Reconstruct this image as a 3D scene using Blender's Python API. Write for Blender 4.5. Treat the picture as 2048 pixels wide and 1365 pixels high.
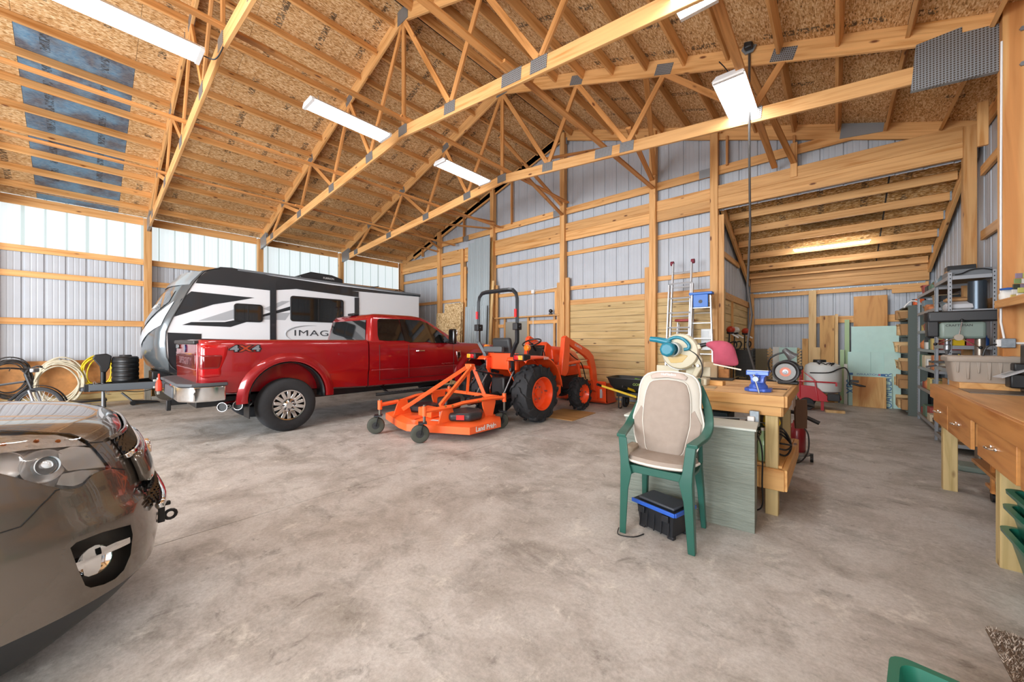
import bpy, bmesh, math, random
from mathutils import Vector, Matrix, Euler
from mathutils.bvhtree import BVHTree
from mathutils.geometry import delaunay_2d_cdt
R = random.Random(7)
PI = math.pi
for o in list(bpy.data.objects): bpy.data.objects.remove(o)
scene = bpy.context.scene
COL = scene.collection

# ------------------------------------------------------------ camera, world, exposure
CAMZ = 1.45
cam = bpy.data.cameras.new('camera'); cam.sensor_width = 36; cam.lens = 36 * 745 / 2048
cam.clip_start = 0.02; cam.clip_end = 200
camo = bpy.data.objects.new('camera', cam); COL.objects.link(camo)
camo.location = (0, 0, CAMZ); camo.rotation_euler = (PI / 2, 0, math.radians(40.93))
scene.camera = camo
world = bpy.data.worlds.new('world'); scene.world = world; world.use_nodes = True
wn = world.node_tree.nodes; wn['Background'].inputs[0].default_value = (0.80, 0.90, 1.0, 1); wn['Background'].inputs[1].default_value = 0.6
vs = scene.view_settings
scene.display_settings.display_device = 'sRGB'
vs.view_transform = "Standard"; vs.look = "None"; vs.gamma = 1; vs.use_curve_mapping = False; vs.exposure = 1.12
scene.cycles.use_denoising = True
scene.cycles.max_bounces = 7; scene.cycles.diffuse_bounces = 4; scene.cycles.glossy_bounces = 3
scene.cycles.transmission_bounces = 4; scene.cycles.transparent_max_bounces = 6
scene.cycles.caustics_reflective = False; scene.cycles.caustics_refractive = False
scene.cycles.sample_clamp_indirect = 4
LAMP_E = 10.0     # emission of the ceiling lamps
PANEL_E = 0.36    # daylight coming through the translucent wall panels
DOOR_E = 170      # daylight through the open door behind the camera (W)
def area(name, loc, rot, sx, sy, e, col=(1, 1, 1)):
    l = bpy.data.lights.new(name, 'AREA'); l.shape = 'RECTANGLE'; l.size = sx; l.size_y = sy; l.energy = e; l.color = col
    o = bpy.data.objects.new(name, l); COL.objects.link(o); o.location = loc; o.rotation_euler = rot
    return o
area('door_daylight', (-5.4, -7.4, 2.4), (math.radians(90), 0, 0), 9, 4.4, DOOR_E * 5.5, (0.92, 0.96, 1))
area('side_fill_light', (1.48, -3.6, 1.9), (0, math.radians(90), 0), 2.4, 4.0, 260, (0.95, 0.98, 1))  # added fill from the right, out of view; the wall has no window there

# ------------------------------------------------------------ helpers
FX, FY = -0.6552, 0.7555
def ray(u, v):
    d = u - 1024.0
    return Vector((FX * 745 + FY * d, FY * 745 - FX * d, 682.5 - v))
def PX(u, v, X):
    r = ray(u, v); return r * (X / r.x) + Vector((0, 0, CAMZ))
def PY(u, v, Y):
    r = ray(u, v); return r * (Y / r.y) + Vector((0, 0, CAMZ))
def PZ(u, v, Z):
    r = ray(u, v); return r * ((Z - CAMZ) / r.z) + Vector((0, 0, CAMZ))

def nd(nt, t, **kw):
    n = nt.nodes.new(t)
    for k, v in kw.items(): setattr(n, k, v)
    return n
def C4(c): return (c[0], c[1], c[2], 1)
def hexc(h):   # sRGB hex -> linear
    h = h.lstrip('#'); r = []
    for i in (0, 2, 4):
        c = int(h[i:i + 2], 16) / 255
        r.append(c / 12.92 if c <= .04045 else ((c + .055) / 1.055) ** 2.4)
    return tuple(r)
MATS = {}
def mat(name, color=None, rough=.5, metal=0, emis=None, estr=0, alpha=1, trans=0, coat=0, ior=None, noise=0, nscale=8, bump=0, bscale=60, stretch=(1, 1, 1), spec=None):
    if name in MATS: return MATS[name]
    m = bpy.data.materials.new(name); m.use_nodes = True; nt = m.node_tree
    b = nt.nodes['Principled BSDF']
    if isinstance(color, str): color = hexc(color)
    b.inputs['Base Color'].default_value = C4(color); b.inputs['Roughness'].default_value = rough
    b.inputs['Metallic'].default_value = metal; b.inputs['Alpha'].default_value = alpha
    b.inputs['Transmission Weight'].default_value = trans; b.inputs['Coat Weight'].default_value = coat
    b.inputs['Coat Roughness'].default_value = .04
    if spec is not None: b.inputs['Specular IOR Level'].default_value = spec
    if ior: b.inputs['IOR'].default_value = ior
    if emis is not None:
        b.inputs['Emission Color'].default_value = C4(emis); b.inputs['Emission Strength'].default_value = estr
    if noise or bump:
        tc = nd(nt, 'ShaderNodeTexCoord'); mp = nd(nt, 'ShaderNodeMapping'); mp.inputs['Scale'].default_value = stretch
        nt.links.new(tc.outputs['Object'], mp.inputs[0])
        if noise:
            n = nd(nt, 'ShaderNodeTexNoise'); n.inputs['Scale'].default_value = nscale; n.inputs['Detail'].default_value = 5
            nt.links.new(mp.outputs[0], n.inputs[0])
            mx = nd(nt, 'ShaderNodeMix', data_type='RGBA')
            cr = nd(nt, 'ShaderNodeMapRange'); cr.inputs[1].default_value = .3; cr.inputs[2].default_value = .7
            nt.links.new(n.outputs[0], cr.inputs[0]); nt.links.new(cr.outputs[0], mx.inputs[0])
            mx.inputs[6].default_value = C4([c * (1 - noise) for c in color]); mx.inputs[7].default_value = C4([min(1, c * (1 + noise)) for c in color])
            nt.links.new(mx.outputs[2], b.inputs['Base Color'])
        if bump:
            n2 = nd(nt, 'ShaderNodeTexNoise'); n2.inputs['Scale'].default_value = bscale; n2.inputs['Detail'].default_value = 3
            nt.links.new(mp.outputs[0], n2.inputs[0])
            bp = nd(nt, 'ShaderNodeBump'); bp.inputs['Strength'].default_value = bump; bp.inputs['Distance'].default_value = .01
            nt.links.new(n2.outputs[0], bp.inputs['Height']); nt.links.new(bp.outputs[0], b.inputs['Normal'])
    MATS[name] = m
    return m
def ramp(nt, stops):
    r = nd(nt, 'ShaderNodeValToRGB'); e = r.color_ramp.elements
    while len(e) > len(stops): e.remove(e[-1])
    while len(e) < len(stops): e.new(.5)
    for i, (p, c) in enumerate(stops):
        e[i].position = p; e[i].color = C4(hexc(c) if isinstance(c, str) else c)
    return r
def wood(name, light, dark, knot='#6b3a18', grain=22, rough=.62, axis=0, knots=True, vary=.16, wave=False):
    """sawn lumber: grain along the object's own axis, a few knots, each board a little different"""
    if name in MATS: return MATS[name]
    m = bpy.data.materials.new(name); m.use_nodes = True; nt = m.node_tree; L = nt.links
    b = nt.nodes['Principled BSDF']; b.inputs['Roughness'].default_value = rough
    tc = nd(nt, 'ShaderNodeTexCoord'); oi = nd(nt, 'ShaderNodeObjectInfo')
    off = nd(nt, 'ShaderNodeVectorMath', operation='ADD'); sc_ = nd(nt, 'ShaderNodeMath', operation='MULTIPLY'); sc_.inputs[1].default_value = 57.
    L.new(oi.outputs['Random'], sc_.inputs[0]); L.new(tc.outputs['Object'], off.inputs[0]); L.new(sc_.outputs[0], off.inputs[1])
    mp = nd(nt, 'ShaderNodeMapping'); s = [grain] * 3; s[axis] = 1.1; mp.inputs['Scale'].default_value = s
    L.new(off.outputs[0], mp.inputs[0])
    n = nd(nt, 'ShaderNodeTexNoise'); n.inputs['Scale'].default_value = 1.0 if not wave else .55; n.inputs['Detail'].default_value = 6; n.inputs['Distortion'].default_value = .6 if not wave else 2.0
    L.new(mp.outputs[0], n.inputs[0])
    rp = ramp(nt, [(.30, dark), (.5, light), (.72, tuple(min(1, c * 1.14) for c in hexc(light)))])
    L.new(n.outputs[0], rp.inputs[0]); col = rp.outputs[0]
    if wave:
        w = nd(nt, 'ShaderNodeTexWave'); w.wave_type = 'RINGS'; w.inputs['Scale'].default_value = .35; w.inputs['Distortion'].default_value = 6; w.inputs['Detail'].default_value = 2; w.inputs['Detail Scale'].default_value = .7
        L.new(mp.outputs[0], w.inputs[0])
        mw = nd(nt, 'ShaderNodeMix', data_type='RGBA'); mw.blend_type = 'MULTIPLY'; mw.inputs[0].default_value = .55
        rw = ramp(nt, [(.3, '#dcae7c'), (.7, '#ffffff')]); L.new(w.outputs[0], rw.inputs[0])
        L.new(col, mw.inputs[6]); L.new(rw.outputs[0], mw.inputs[7]); col = mw.outputs[2]
    if knots:
        mk = nd(nt, 'ShaderNodeMapping'); s = [5.5] * 3; s[axis] = 2.0; mk.inputs['Scale'].default_value = s
        L.new(off.outputs[0], mk.inputs[0])
        v = nd(nt, 'ShaderNodeTexVoronoi'); v.inputs['Scale'].default_value = 1.0; L.new(mk.outputs[0], v.inputs[0])
        rk = ramp(nt, [(.06, (1, 1, 1)), (.12, (0, 0, 0))]); L.new(v.outputs['Distance'], rk.inputs[0])
        mx = nd(nt, 'ShaderNodeMix', data_type='RGBA'); L.new(rk.outputs[0], mx.inputs[0]); L.new(col, mx.inputs[6]); mx.inputs[7].default_value = C4(hexc(knot)); col = mx.outputs[2]
    hs = nd(nt, 'ShaderNodeHueSaturation'); mr = nd(nt, 'ShaderNodeMapRange'); mr.inputs[3].default_value = 1 - vary; mr.inputs[4].default_value = 1 + vary
    L.new(oi.outputs['Random'], mr.inputs[0]); L.new(mr.outputs[0], hs.inputs['Value']); L.new(col, hs.inputs['Color'])
    L.new(hs.outputs[0], b.inputs['Base Color'])
    MATS[name] = m
    return m

class MB:
    """collects shapes, then links them as ONE mesh object"""
    def __init__(s): s.v = []; s.f = []; s.T = Matrix.Identity(4)
    def add(s, vs, fs):
        n = len(s.v); s.v += [tuple(s.T @ Vector(p)) for p in vs]; s.f += [tuple(i + n for i in f) for f in fs]; return s
    def box(s, c, d, rot=None):
        x, y, z = d[0] / 2, d[1] / 2, d[2] / 2
        P = [Vector(p) for p in ((-x, -y, -z), (x, -y, -z), (x, y, -z), (-x, y, -z), (-x, -y, z), (x, -y, z), (x, y, z), (-x, y, z))]
        if rot is not None:
            M = Euler(rot).to_matrix(); P = [M @ p for p in P]
        c = Vector(c)
        return s.add([p + c for p in P], [(0, 3, 2, 1), (4, 5, 6, 7), (0, 1, 5, 4), (1, 2, 6, 5), (2, 3, 7, 6), (3, 0, 4, 7)])
    def bar(s, a, b, w, h, up=(0, 0, 1)):
        a, b = Vector(a), Vector(b); d = (b - a).normalized(); up = Vector(up)
        x = d.cross(up)
        if x.length < 1e-4: x = d.cross(Vector((0, 1, 0)))
        x.normalize(); y = x.cross(d).normalized(); P = []
        for p in (a, b):
            for i, j in ((-1, -1), (1, -1), (1, 1), (-1, 1)): P.append(p + x * (i * w / 2) + y * (j * h / 2))
        return s.add(P, [(0, 3, 2, 1), (4, 5, 6, 7), (0, 1, 5, 4), (1, 2, 6, 5), (2, 3, 7, 6), (3, 0, 4, 7)])
    def cyl(s, a, b, r, r2=None, n=16, cap=True):
        a, b = Vector(a), Vector(b); r2 = r if r2 is None else r2; d = (b - a).normalized()
        x = d.cross(Vector((0, 0, 1)))
        if x.length < 1e-4: x = Vector((1, 0, 0))
        x.normalize(); y = d.cross(x); P = []
        for p, q in ((a, r), (b, r2)):
            for i in range(n):
                t = 2 * PI * i / n; P.append(p + x * (math.cos(t) * q) + y * (math.sin(t) * q))
        F = [(i, (i + 1) % n, n + (i + 1) % n, n + i) for i in range(n)]
        if cap: F += [tuple(range(n))[::-1], tuple(range(n, 2 * n))]
        return s.add(P, F)
    def tube(s, pts, r, n=8, closed=False, flat=None):
        pts = [Vector(p) for p in pts]; m = len(pts); P = []; prev = None
        for i, p in enumerate(pts):
            a = pts[(i - 1) % m] if (closed or i > 0) else p; b = pts[(i + 1) % m] if (closed or i < m - 1) else p
            d = (b - a).normalized()
            if prev is None:
                x = d.cross(Vector((0, 0, 1)))
                if x.length < 1e-3: x = d.cross(Vector((0, 1, 0)))
            else: x = prev - d * prev.dot(d)
            x.normalize(); prev = x; y = d.cross(x); rr = r[i] if isinstance(r, (list, tuple)) else r
            ry = rr if flat is None else rr * flat
            for k in range(n):
                t = 2 * PI * k / n; P.append(p + x * (math.cos(t) * rr) + y * (math.sin(t) * ry))
        F = []
        for i in range(m if closed else m - 1):
            j = (i + 1) % m
            F += [(i * n + k, i * n + (k + 1) % n, j * n + (k + 1) % n, j * n + k) for k in range(n)]
        if not closed: F += [tuple(range(n))[::-1], tuple(range((m - 1) * n, m * n))]
        return s.add(P, F)
    def lathe(s, prof, c=(0, 0, 0), axis='Z', n=24, arc=None):
        """prof: list of (radius, height along axis)"""
        c = Vector(c); P = []; m = len(prof); full = arc is None
        a0, a1 = (0, 2 * PI) if full else arc; k = n if full else n + 1
        for i in range(k):
            t = a0 + (a1 - a0) * i / n; ct, st = math.cos(t), math.sin(t)
            for r, h in prof:
                if axis == 'Z': q = (r * ct, r * st, h)
                elif axis == 'X': q = (h, r * ct, r * st)
                else: q = (r * st, h, r * ct)
                P.append(Vector(q) + c)
        F = []
        for i in range(n):
            j = (i + 1) % k
            F += [(i * m + q, j * m + q, j * m + q + 1, i * m + q + 1) for q in range(m - 1)]
        return s.add(P, F)
    def prism(s, poly, a, b, axis='X'):
        """poly in the plane normal to axis, extruded from a to b"""
        n = len(poly)
        def q(p, t): return {'X': (t, p[0], p[1]), 'Y': (p[0], t, p[1]), 'Z': (p[0], p[1], t)}[axis]
        P = [q(p, a) for p in poly] + [q(p, b) for p in poly]
        return s.add(P, [tuple(range(n))[::-1], tuple(range(n, 2 * n))] + [(i, (i + 1) % n, n + (i + 1) % n, n + i) for i in range(n)])
    def loft(s, rings, cap=True, closed=True):
        n = len(rings[0]); P = [p for r in rings for p in r]; F = []; k = n if closed else n - 1
        for i in range(len(rings) - 1):
            F += [(i * n + j, i * n + (j + 1) % n, (i + 1) * n + (j + 1) % n, (i + 1) * n + j) for j in range(k)]
        if cap: F += [tuple(range(n))[::-1], tuple(range((len(rings) - 1) * n, len(rings) * n))]
        return s.add(P, F)
    def ball(s, c, r, n=14, sc=(1, 1, 1)):
        m = n // 2; P = []
        for i in range(m + 1):
            t = PI * i / m
            for k in range(n):
                a = 2 * PI * k / n; P.append((c[0] + r * sc[0] * math.sin(t) * math.cos(a), c[1] + r * sc[1] * math.sin(t) * math.sin(a), c[2] + r * sc[2] * math.cos(t)))
        return s.add(P, [(i * n + k, (i + 1) * n + k, (i + 1) * n + (k + 1) % n, i * n + (k + 1) % n) for i in range(m) for k in range(n)])
    def mesh(s, name, clean=True):
        me = bpy.data.meshes.new(name); me.from_pydata(s.v, [], s.f); me.update()
        if clean:
            bm = bmesh.new(); bm.from_mesh(me); bmesh.ops.remove_doubles(bm, verts=bm.verts, dist=1e-5)
            bmesh.ops.recalc_face_normals(bm, faces=bm.faces); bm.to_mesh(me); bm.free()
        return me
    def obj(s, name, m, parent=None, bevel=0, smooth=True, seg=2, sub=0, angle=38, loc=None, rot=None, solid=0):
        me = s.mesh(name)
        if m: me.materials.append(m)
        if smooth:
            me.polygons.foreach_set('use_smooth', [True] * len(me.polygons))
            if not sub: me.set_sharp_from_angle(angle=math.radians(angle))
        o = bpy.data.objects.new(name, me); COL.objects.link(o)
        if parent: o.parent = parent
        if loc: o.location = loc
        if rot: o.rotation_euler = rot
        if solid:
            so = o.modifiers.new('t', 'SOLIDIFY'); so.thickness = solid; so.offset = 0
        if bevel:
            bv = o.modifiers.new('b', 'BEVEL'); bv.width = bevel; bv.segments = seg; bv.limit_method = 'ANGLE'; bv.angle_limit = math.radians(35); bv.harden_normals = False
        if sub:
            ss = o.modifiers.new('s', 'SUBSURF'); ss.levels = sub; ss.render_levels = sub
        return o
def tag(o, label=None, cat=None, group=None, kind=None):
    if label: o['label'] = label
    if cat: o['category'] = cat
    if group: o['group'] = group
    if kind: o['kind'] = kind
    return o
def thing(name, loc, label, cat, rz=0, group=None):
    o = bpy.data.objects.new(name, None); COL.objects.link(o); o.location = loc; o.rotation_euler = (0, 0, rz); o.empty_display_size = .2
    return tag(o, label, cat, group)
def solo(mb, name, m, label, cat, group=None, **kw):
    return tag(mb.obj(name, m, **kw), label, cat, group)
def struct(mb, name, m, parent=None, **kw):
    o = mb.obj(name, m, parent, **kw)
    if not parent: o['kind'] = 'structure'
    return o
LUM = {}
def lumber(name, a, b, w, h, m, parent=None, up=(0, 0, 1), bev=True):
    """one straight board from a to b: w thick (sideways), h deep (along up); grain runs along its own x axis"""
    a, b = Vector(a), Vector(b); d = b - a; Ln = d.length; key = (round(Ln, 2), w, h, m.name)
    if key not in LUM:
        e = .004; q = MB()
        x = key[0] / 2
        ring = [(-w / 2 + e, -h / 2), (w / 2 - e, -h / 2), (w / 2, -h / 2 + e), (w / 2, h / 2 - e), (w / 2 - e, h / 2), (-w / 2 + e, h / 2), (-w / 2, h / 2 - e), (-w / 2, -h / 2 + e)]
        q.prism(ring, -x, x, 'X'); me = q.mesh(name); me.materials.append(m); LUM[key] = me
    o = bpy.data.objects.new(name, LUM[key]); COL.objects.link(o)
    X = d.normalized(); Y = Vector(up).cross(X)
    if Y.length < 1e-4: Y = Vector((0, 1, 0)).cross(X)
    Y.normalize(); Z = X.cross(Y)
    M = Matrix((X, Y, Z)).transposed().to_4x4(); M.translation = (a + b) / 2
    if parent: o.parent = parent
    o.matrix_basis = M
    return o
def copy_tree(o, parent=None, **kw):
    c = o.copy(); COL.objects.link(c); c.parent = parent
    for ch in list(o.children): copy_tree(ch, c)
    for k, v in kw.items(): c[k] = v
    return c
def boolean(o, cut, op='DIFFERENCE'):
    """cut the mesh of o with the collected shape, keep the result as o's own mesh"""
    c = cut.obj('cutter', None, smooth=False)
    if o.parent: c.parent = o.parent
    md = o.modifiers.new('cut', 'BOOLEAN'); md.operation = op; md.object = c; md.solver = 'EXACT'
    bpy.context.view_layer.update()
    dg = bpy.context.evaluated_depsgraph_get()
    me = bpy.data.meshes.new_from_object(o.evaluated_get(dg), depsgraph=dg)
    o.modifiers.remove(md); old = o.data; o.data = me; me.name = old.name
    bpy.data.objects.remove(c)
    me.polygons.foreach_set('use_smooth', [True] * len(me.polygons)); me.set_sharp_from_angle(angle=math.radians(38))
    return o
def text(s, size, m, parent=None, loc=(0, 0, 0), rot=(0, 0, 0), ext=.002, name='lettering', shear=0, spacing=1, sx=1, align='CENTER', bold=0):
    c = bpy.data.curves.new(name, 'FONT'); c.body = s; c.size = size; c.extrude = ext; c.align_x = align; c.align_y = 'CENTER'
    c.shear = shear; c.space_character = spacing; c.offset = bold
    if m: c.materials.append(m)
    f = bpy.data.objects.new(name, c); COL.objects.link(f)
    me = bpy.data.meshes.new_from_object(f.evaluated_get(bpy.context.evaluated_depsgraph_get())); bpy.data.objects.remove(f)
    if sx != 1: me.transform(Matrix.Diagonal((sx, 1, 1, 1)))
    if m and not me.materials: me.materials.append(m)
    o = bpy.data.objects.new(name, me); COL.objects.link(o); o.location = loc; o.rotation_euler = rot; o['kind'] = 'stuff'
    if parent: o.parent = parent
    return o
def arc(c, r, a0, a1, n, plane='YZ', ry=None):
    ry = r if ry is None else ry; out = []
    for i in range(n + 1):
        t = math.radians(a0 + (a1 - a0) * i / n); p, q = r * math.cos(t), ry * math.sin(t)
        out.append({'YZ': (c[0], c[1] + p, c[2] + q), 'XZ': (c[0] + p, c[1], c[2] + q), 'XY': (c[0] + p, c[1] + q, c[2])}[plane])
    return out
def smoothpts(pts, n=6, closed=False):
    """Catmull-Rom through pts"""
    P = [Vector(p) for p in pts]; out = []; m = len(P)
    for i in range(m if closed else m - 1):
        p0 = P[(i - 1) % m] if closed or i > 0 else P[i]; p1 = P[i]; p2 = P[(i + 1) % m]; p3 = P[(i + 2) % m] if closed or i + 2 < m else p2
        for k in range(n):
            t = k / n
            out.append(.5 * ((2 * p1) + (-p0 + p2) * t + (2 * p0 - 5 * p1 + 4 * p2 - p3) * t * t + (-p0 + 3 * p1 - 3 * p2 + p3) * t ** 3))
    if not closed: out.append(P[-1])
    return out
def rrect(hx, hy, r, n=4, cx=0, cy=0):
    out = []
    for qx, qy, a in ((1, 1, 0), (-1, 1, 90), (-1, -1, 180), (1, -1, 270)):
        for i in range(n + 1):
            t = math.radians(a + 90 * i / n); out.append((cx + qx * (hx - r) + r * math.cos(t), cy + qy * (hy - r) + r * math.sin(t)))
    return out
def rcyl(c, r, z0, z1, cr=.01):
    return [(0, z0), (r - cr, z0), (r, z0 + cr), (r, z1 - cr), (r - cr, z1), (0, z1)]

# ------------------------------------------------------------ materials
PINE = wood('pine_lumber', '#d3a065', '#bb8040')
PINE2 = wood('pine_web_lumber', '#c98e52', '#ac7237')
TREAT = wood('treated_lumber', '#c7b07c', '#a38c54', knot='#6b4a20', grain=16)
PLANK = wood('treated_plank', '#cdb07a', '#b09055', knot='#5f4020', grain=14, vary=.10)
GALV = mat('galvanized_plate', '#8f979d', .45, .7, noise=.15, nscale=30)
BLACK = mat('black_plastic', '#17181a', .45)
BLACKG = mat('black_gloss', '#0d0e10', .18, coat=.5)
DARK = mat('dark_steel', '#2a2d31', .4, .3)
STEEL = mat('bright_steel', '#9a9ea3', .38, .8)
CHROME = mat('chrome', '#e6e8ea', .08, 1)
ALU = mat('aluminium', '#c9cdd1', .35, .6)
RUBBER = mat('tyre_rubber', '#26272a', .8, noise=.15, nscale=20)
WHITE = mat('white_plastic', '#e4e4e2', .4)
# ============================================================ THE BUILDING
XL, XR, YE, YB, RX, RZ = -13.1, 1.55, 8.29, -7.3, -5.4, 7.0
SL, SR = .312, .35
def roofz(x): return RZ - (SL * (RX - x) if x < RX else SR * (x - RX))
def leanz(y): return 1.45 + 2.53 - .378 * (y - 9.5)

def metal_mat():
    return mat('ribbed_siding', '#b4b9c0', .5, .05, noise=.04, nscale=3)
SIDE = metal_mat()
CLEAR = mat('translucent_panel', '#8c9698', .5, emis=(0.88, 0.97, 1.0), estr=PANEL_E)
# concrete
def concrete():
    m = bpy.data.materials.new('concrete'); m.use_nodes = True; nt = m.node_tree; L = nt.links; b = nt.nodes['Principled BSDF']
    tc = nd(nt, 'ShaderNodeTexCoord'); P = tc.outputs['Object']
    def noise(s, d, dist=0, st=None, rough=.55):
        v = P
        if st:
            mp = nd(nt, 'ShaderNodeMapping'); mp.inputs['Scale'].default_value = st[0]; mp.inputs['Rotation'].default_value = (0, 0, st[1]); L.new(P, mp.inputs[0]); v = mp.outputs[0]
        n = nd(nt, 'ShaderNodeTexNoise'); n.inputs['Scale'].default_value = s; n.inputs['Detail'].default_value = d; n.inputs['Distortion'].default_value = dist; n.inputs['Roughness'].default_value = rough
        L.new(v, n.inputs[0]); return n.outputs[0]
    base = ramp(nt, [(.30, '#98938a'), (.45, '#b5b1ab'), (.56, '#c9c7c3'), (.75, '#b1ada4')]); L.new(noise(1.3, 9, .3, rough=.7), base.inputs[0])
    def over(col, fac, c, amt, mode='MULTIPLY'):
        mx = nd(nt, 'ShaderNodeMix', data_type='RGBA'); mx.blend_type = mode; ml = nd(nt, 'ShaderNodeMath', operation='MULTIPLY'); ml.inputs[1].default_value = amt
        L.new(fac, ml.inputs[0]); L.new(ml.outputs[0], mx.inputs[0]); L.new(col, mx.inputs[6]); mx.inputs[7].default_value = C4(hexc(c)); return mx.outputs[2]
    st = ramp(nt, [(.50, (0, 0, 0)), (.68, (1, 1, 1))]); L.new(noise(1.5, 8, .5, ((1, 1.7, 1), .5), .75), st.inputs[0])
    c = over(base.outputs[0], st.outputs[0], '#8a8478', .55)
    s2 = ramp(nt, [(.60, (0, 0, 0)), (.70, (1, 1, 1))]); L.new(noise(5.5, 6, .6, None, .7), s2.inputs[0])
    c = over(c, s2.outputs[0], '#766e64', .5)
    s3 = ramp(nt, [(.56, (0, 0, 0)), (.66, (1, 1, 1))]); L.new(noise(3.6, 8, .4, ((1.4, 1, 1), 1.1), .75), s3.inputs[0])
    c = over(c, s3.outputs[0], '#e2e0d8', .6, 'MIX')
    s4 = ramp(nt, [(.40, (0, 0, 0)), (.8, (1, 1, 1))]); L.new(noise(45, 5, 0, None, .8), s4.inputs[0])
    c = over(c, s4.outputs[0], '#8a837a', .5)
    L.new(c, b.inputs['Base Color'])
    rr = nd(nt, 'ShaderNodeMapRange'); rr.inputs[3].default_value = .38; rr.inputs[4].default_value = .7; L.new(noise(1.5, 6), rr.inputs[0]); L.new(rr.outputs[0], b.inputs['Roughness'])
    bp = nd(nt, 'ShaderNodeBump'); bp.inputs['Strength'].default_value = .12; bp.inputs['Distance'].default_value = .01; L.new(noise(30, 6), bp.inputs['Height']); L.new(bp.outputs[0], b.inputs['Normal'])
    return m
CONC = concrete()
def osb(name, tint=None, light='#cfa470', dark='#ae8048', prints=True):
    m = bpy.data.materials.new(name); m.use_nodes = True; nt = m.node_tree; L = nt.links; b = nt.nodes['Principled BSDF']; b.inputs['Roughness'].default_value = .75
    tc = nd(nt, 'ShaderNodeTexCoord'); oi = nd(nt, 'ShaderNodeObjectInfo'); ml = nd(nt, 'ShaderNodeMath', operation='MULTIPLY'); ml.inputs[1].default_value = 31.
    ad = nd(nt, 'ShaderNodeVectorMath', operation='ADD'); L.new(oi.outputs['Random'], ml.inputs[0]); L.new(tc.outputs['Object'], ad.inputs[0]); L.new(ml.outputs[0], ad.inputs[1])
    cols = []
    for sc, rot in (((30, 95, 30), .5), ((26, 85, 26), 2.2)):
        mp = nd(nt, 'ShaderNodeMapping'); mp.inputs['Scale'].default_value = sc; mp.inputs['Rotation'].default_value = (0, 0, rot); L.new(ad.outputs[0], mp.inputs[0])
        v = nd(nt, 'ShaderNodeTexVoronoi'); v.inputs['Scale'].default_value = 1; L.new(mp.outputs[0], v.inputs[0])
        sp = nd(nt, 'ShaderNodeSeparateColor'); L.new(v.outputs['Color'], sp.inputs[0]); cols.append(sp.outputs[0])
    av = nd(nt, 'ShaderNodeMath', operation='ADD'); L.new(cols[0], av.inputs[0]); L.new(cols[1], av.inputs[1])
    hl = nd(nt, 'ShaderNodeMath', operation='MULTIPLY'); hl.inputs[1].default_value = .5; L.new(av.outputs[0], hl.inputs[0])
    rp = ramp(nt, [(.06, '#7d5a34'), (.25, dark), (.52, light), (.85, '#e6cba0')]); L.new(hl.outputs[0], rp.inputs[0]); col = rp.outputs[0]
    if tint:
        mx = nd(nt, 'ShaderNodeMix', data_type='RGBA'); mx.inputs[0].default_value = .82; L.new(col, mx.inputs[6])
        n = nd(nt, 'ShaderNodeTexNoise'); n.inputs['Scale'].default_value = 3; n.inputs['Detail'].default_value = 6; L.new(ad.outputs[0], n.inputs[0])
        r2 = ramp(nt, [(.40, tint[0]), (.62, tint[1])]); L.new(n.outputs[0], r2.inputs[0]); L.new(r2.outputs[0], mx.inputs[7]); col = mx.outputs[2]
    if prints:   # rows of black grade stamps
        sx = nd(nt, 'ShaderNodeSeparateXYZ'); L.new(tc.outputs['Object'], sx.inputs[0])
        fac = None
        for c0, w in ((-.28, .045), (.33, .05)):
            d = nd(nt, 'ShaderNodeMath', operation='SUBTRACT'); d.inputs[1].default_value = c0; L.new(sx.outputs[0], d.inputs[0])
            a = nd(nt, 'ShaderNodeMath', operation='ABSOLUTE'); L.new(d.outputs[0], a.inputs[0]); lt = nd(nt, 'ShaderNodeMath', operation='LESS_THAN'); lt.inputs[1].default_value = w; L.new(a.outputs[0], lt.inputs[0])
            if fac is None: fac = lt.outputs[0]
            else:
                mxx = nd(nt, 'ShaderNodeMath', operation='MAXIMUM'); L.new(fac, mxx.inputs[0]); L.new(lt.outputs[0], mxx.inputs[1]); fac = mxx.outputs[0]
        mp = nd(nt, 'ShaderNodeMapping'); mp.inputs['Scale'].default_value = (22, 60, 1); L.new(ad.outputs[0], mp.inputs[0])
        n = nd(nt, 'ShaderNodeTexNoise'); n.inputs['Scale'].default_value = 1; n.inputs['Detail'].default_value = 2; L.new(mp.outputs[0], n.inputs[0])
        g = nd(nt, 'ShaderNodeMath', operation='GREATER_THAN'); g.inputs[1].default_value = .50; L.new(n.outputs[0], g.inputs[0])
        mp2 = nd(nt, 'ShaderNodeMapping'); mp2.inputs['Scale'].default_value = (.1, 2.4, 1); L.new(ad.outputs[0], mp2.inputs[0])
        n2 = nd(nt, 'ShaderNodeTexNoise'); n2.inputs['Scale'].default_value = 1; n2.inputs['Detail'].default_value = 0; L.new(mp2.outputs[0], n2.inputs[0])
        g2 = nd(nt, 'ShaderNodeMath', operation='GREATER_THAN'); g2.inputs[1].default_value = .53; L.new(n2.outputs[0], g2.inputs[0])
        m1 = nd(nt, 'ShaderNodeMath', operation='MULTIPLY'); L.new(fac, m1.inputs[0]); L.new(g.outputs[0], m1.inputs[1])
        m2 = nd(nt, 'ShaderNodeMath', operation='MULTIPLY'); L.new(m1.outputs[0], m2.inputs[0]); L.new(g2.outputs[0], m2.inputs[1])
        m3 = nd(nt, 'ShaderNodeMath', operation='MULTIPLY'); m3.inputs[1].default_value = .8; L.new(m2.outputs[0], m3.inputs[0])
        mx = nd(nt, 'ShaderNodeMix', data_type='RGBA'); L.new(m3.outputs[0], mx.inputs[0]); L.new(col, mx.inputs[6]); mx.inputs[7].default_value = (.03, .025, .02, 1); col = mx.outputs[2]
    L.new(col, b.inputs['Base Color']); MATS[name] = m
    return m
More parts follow.
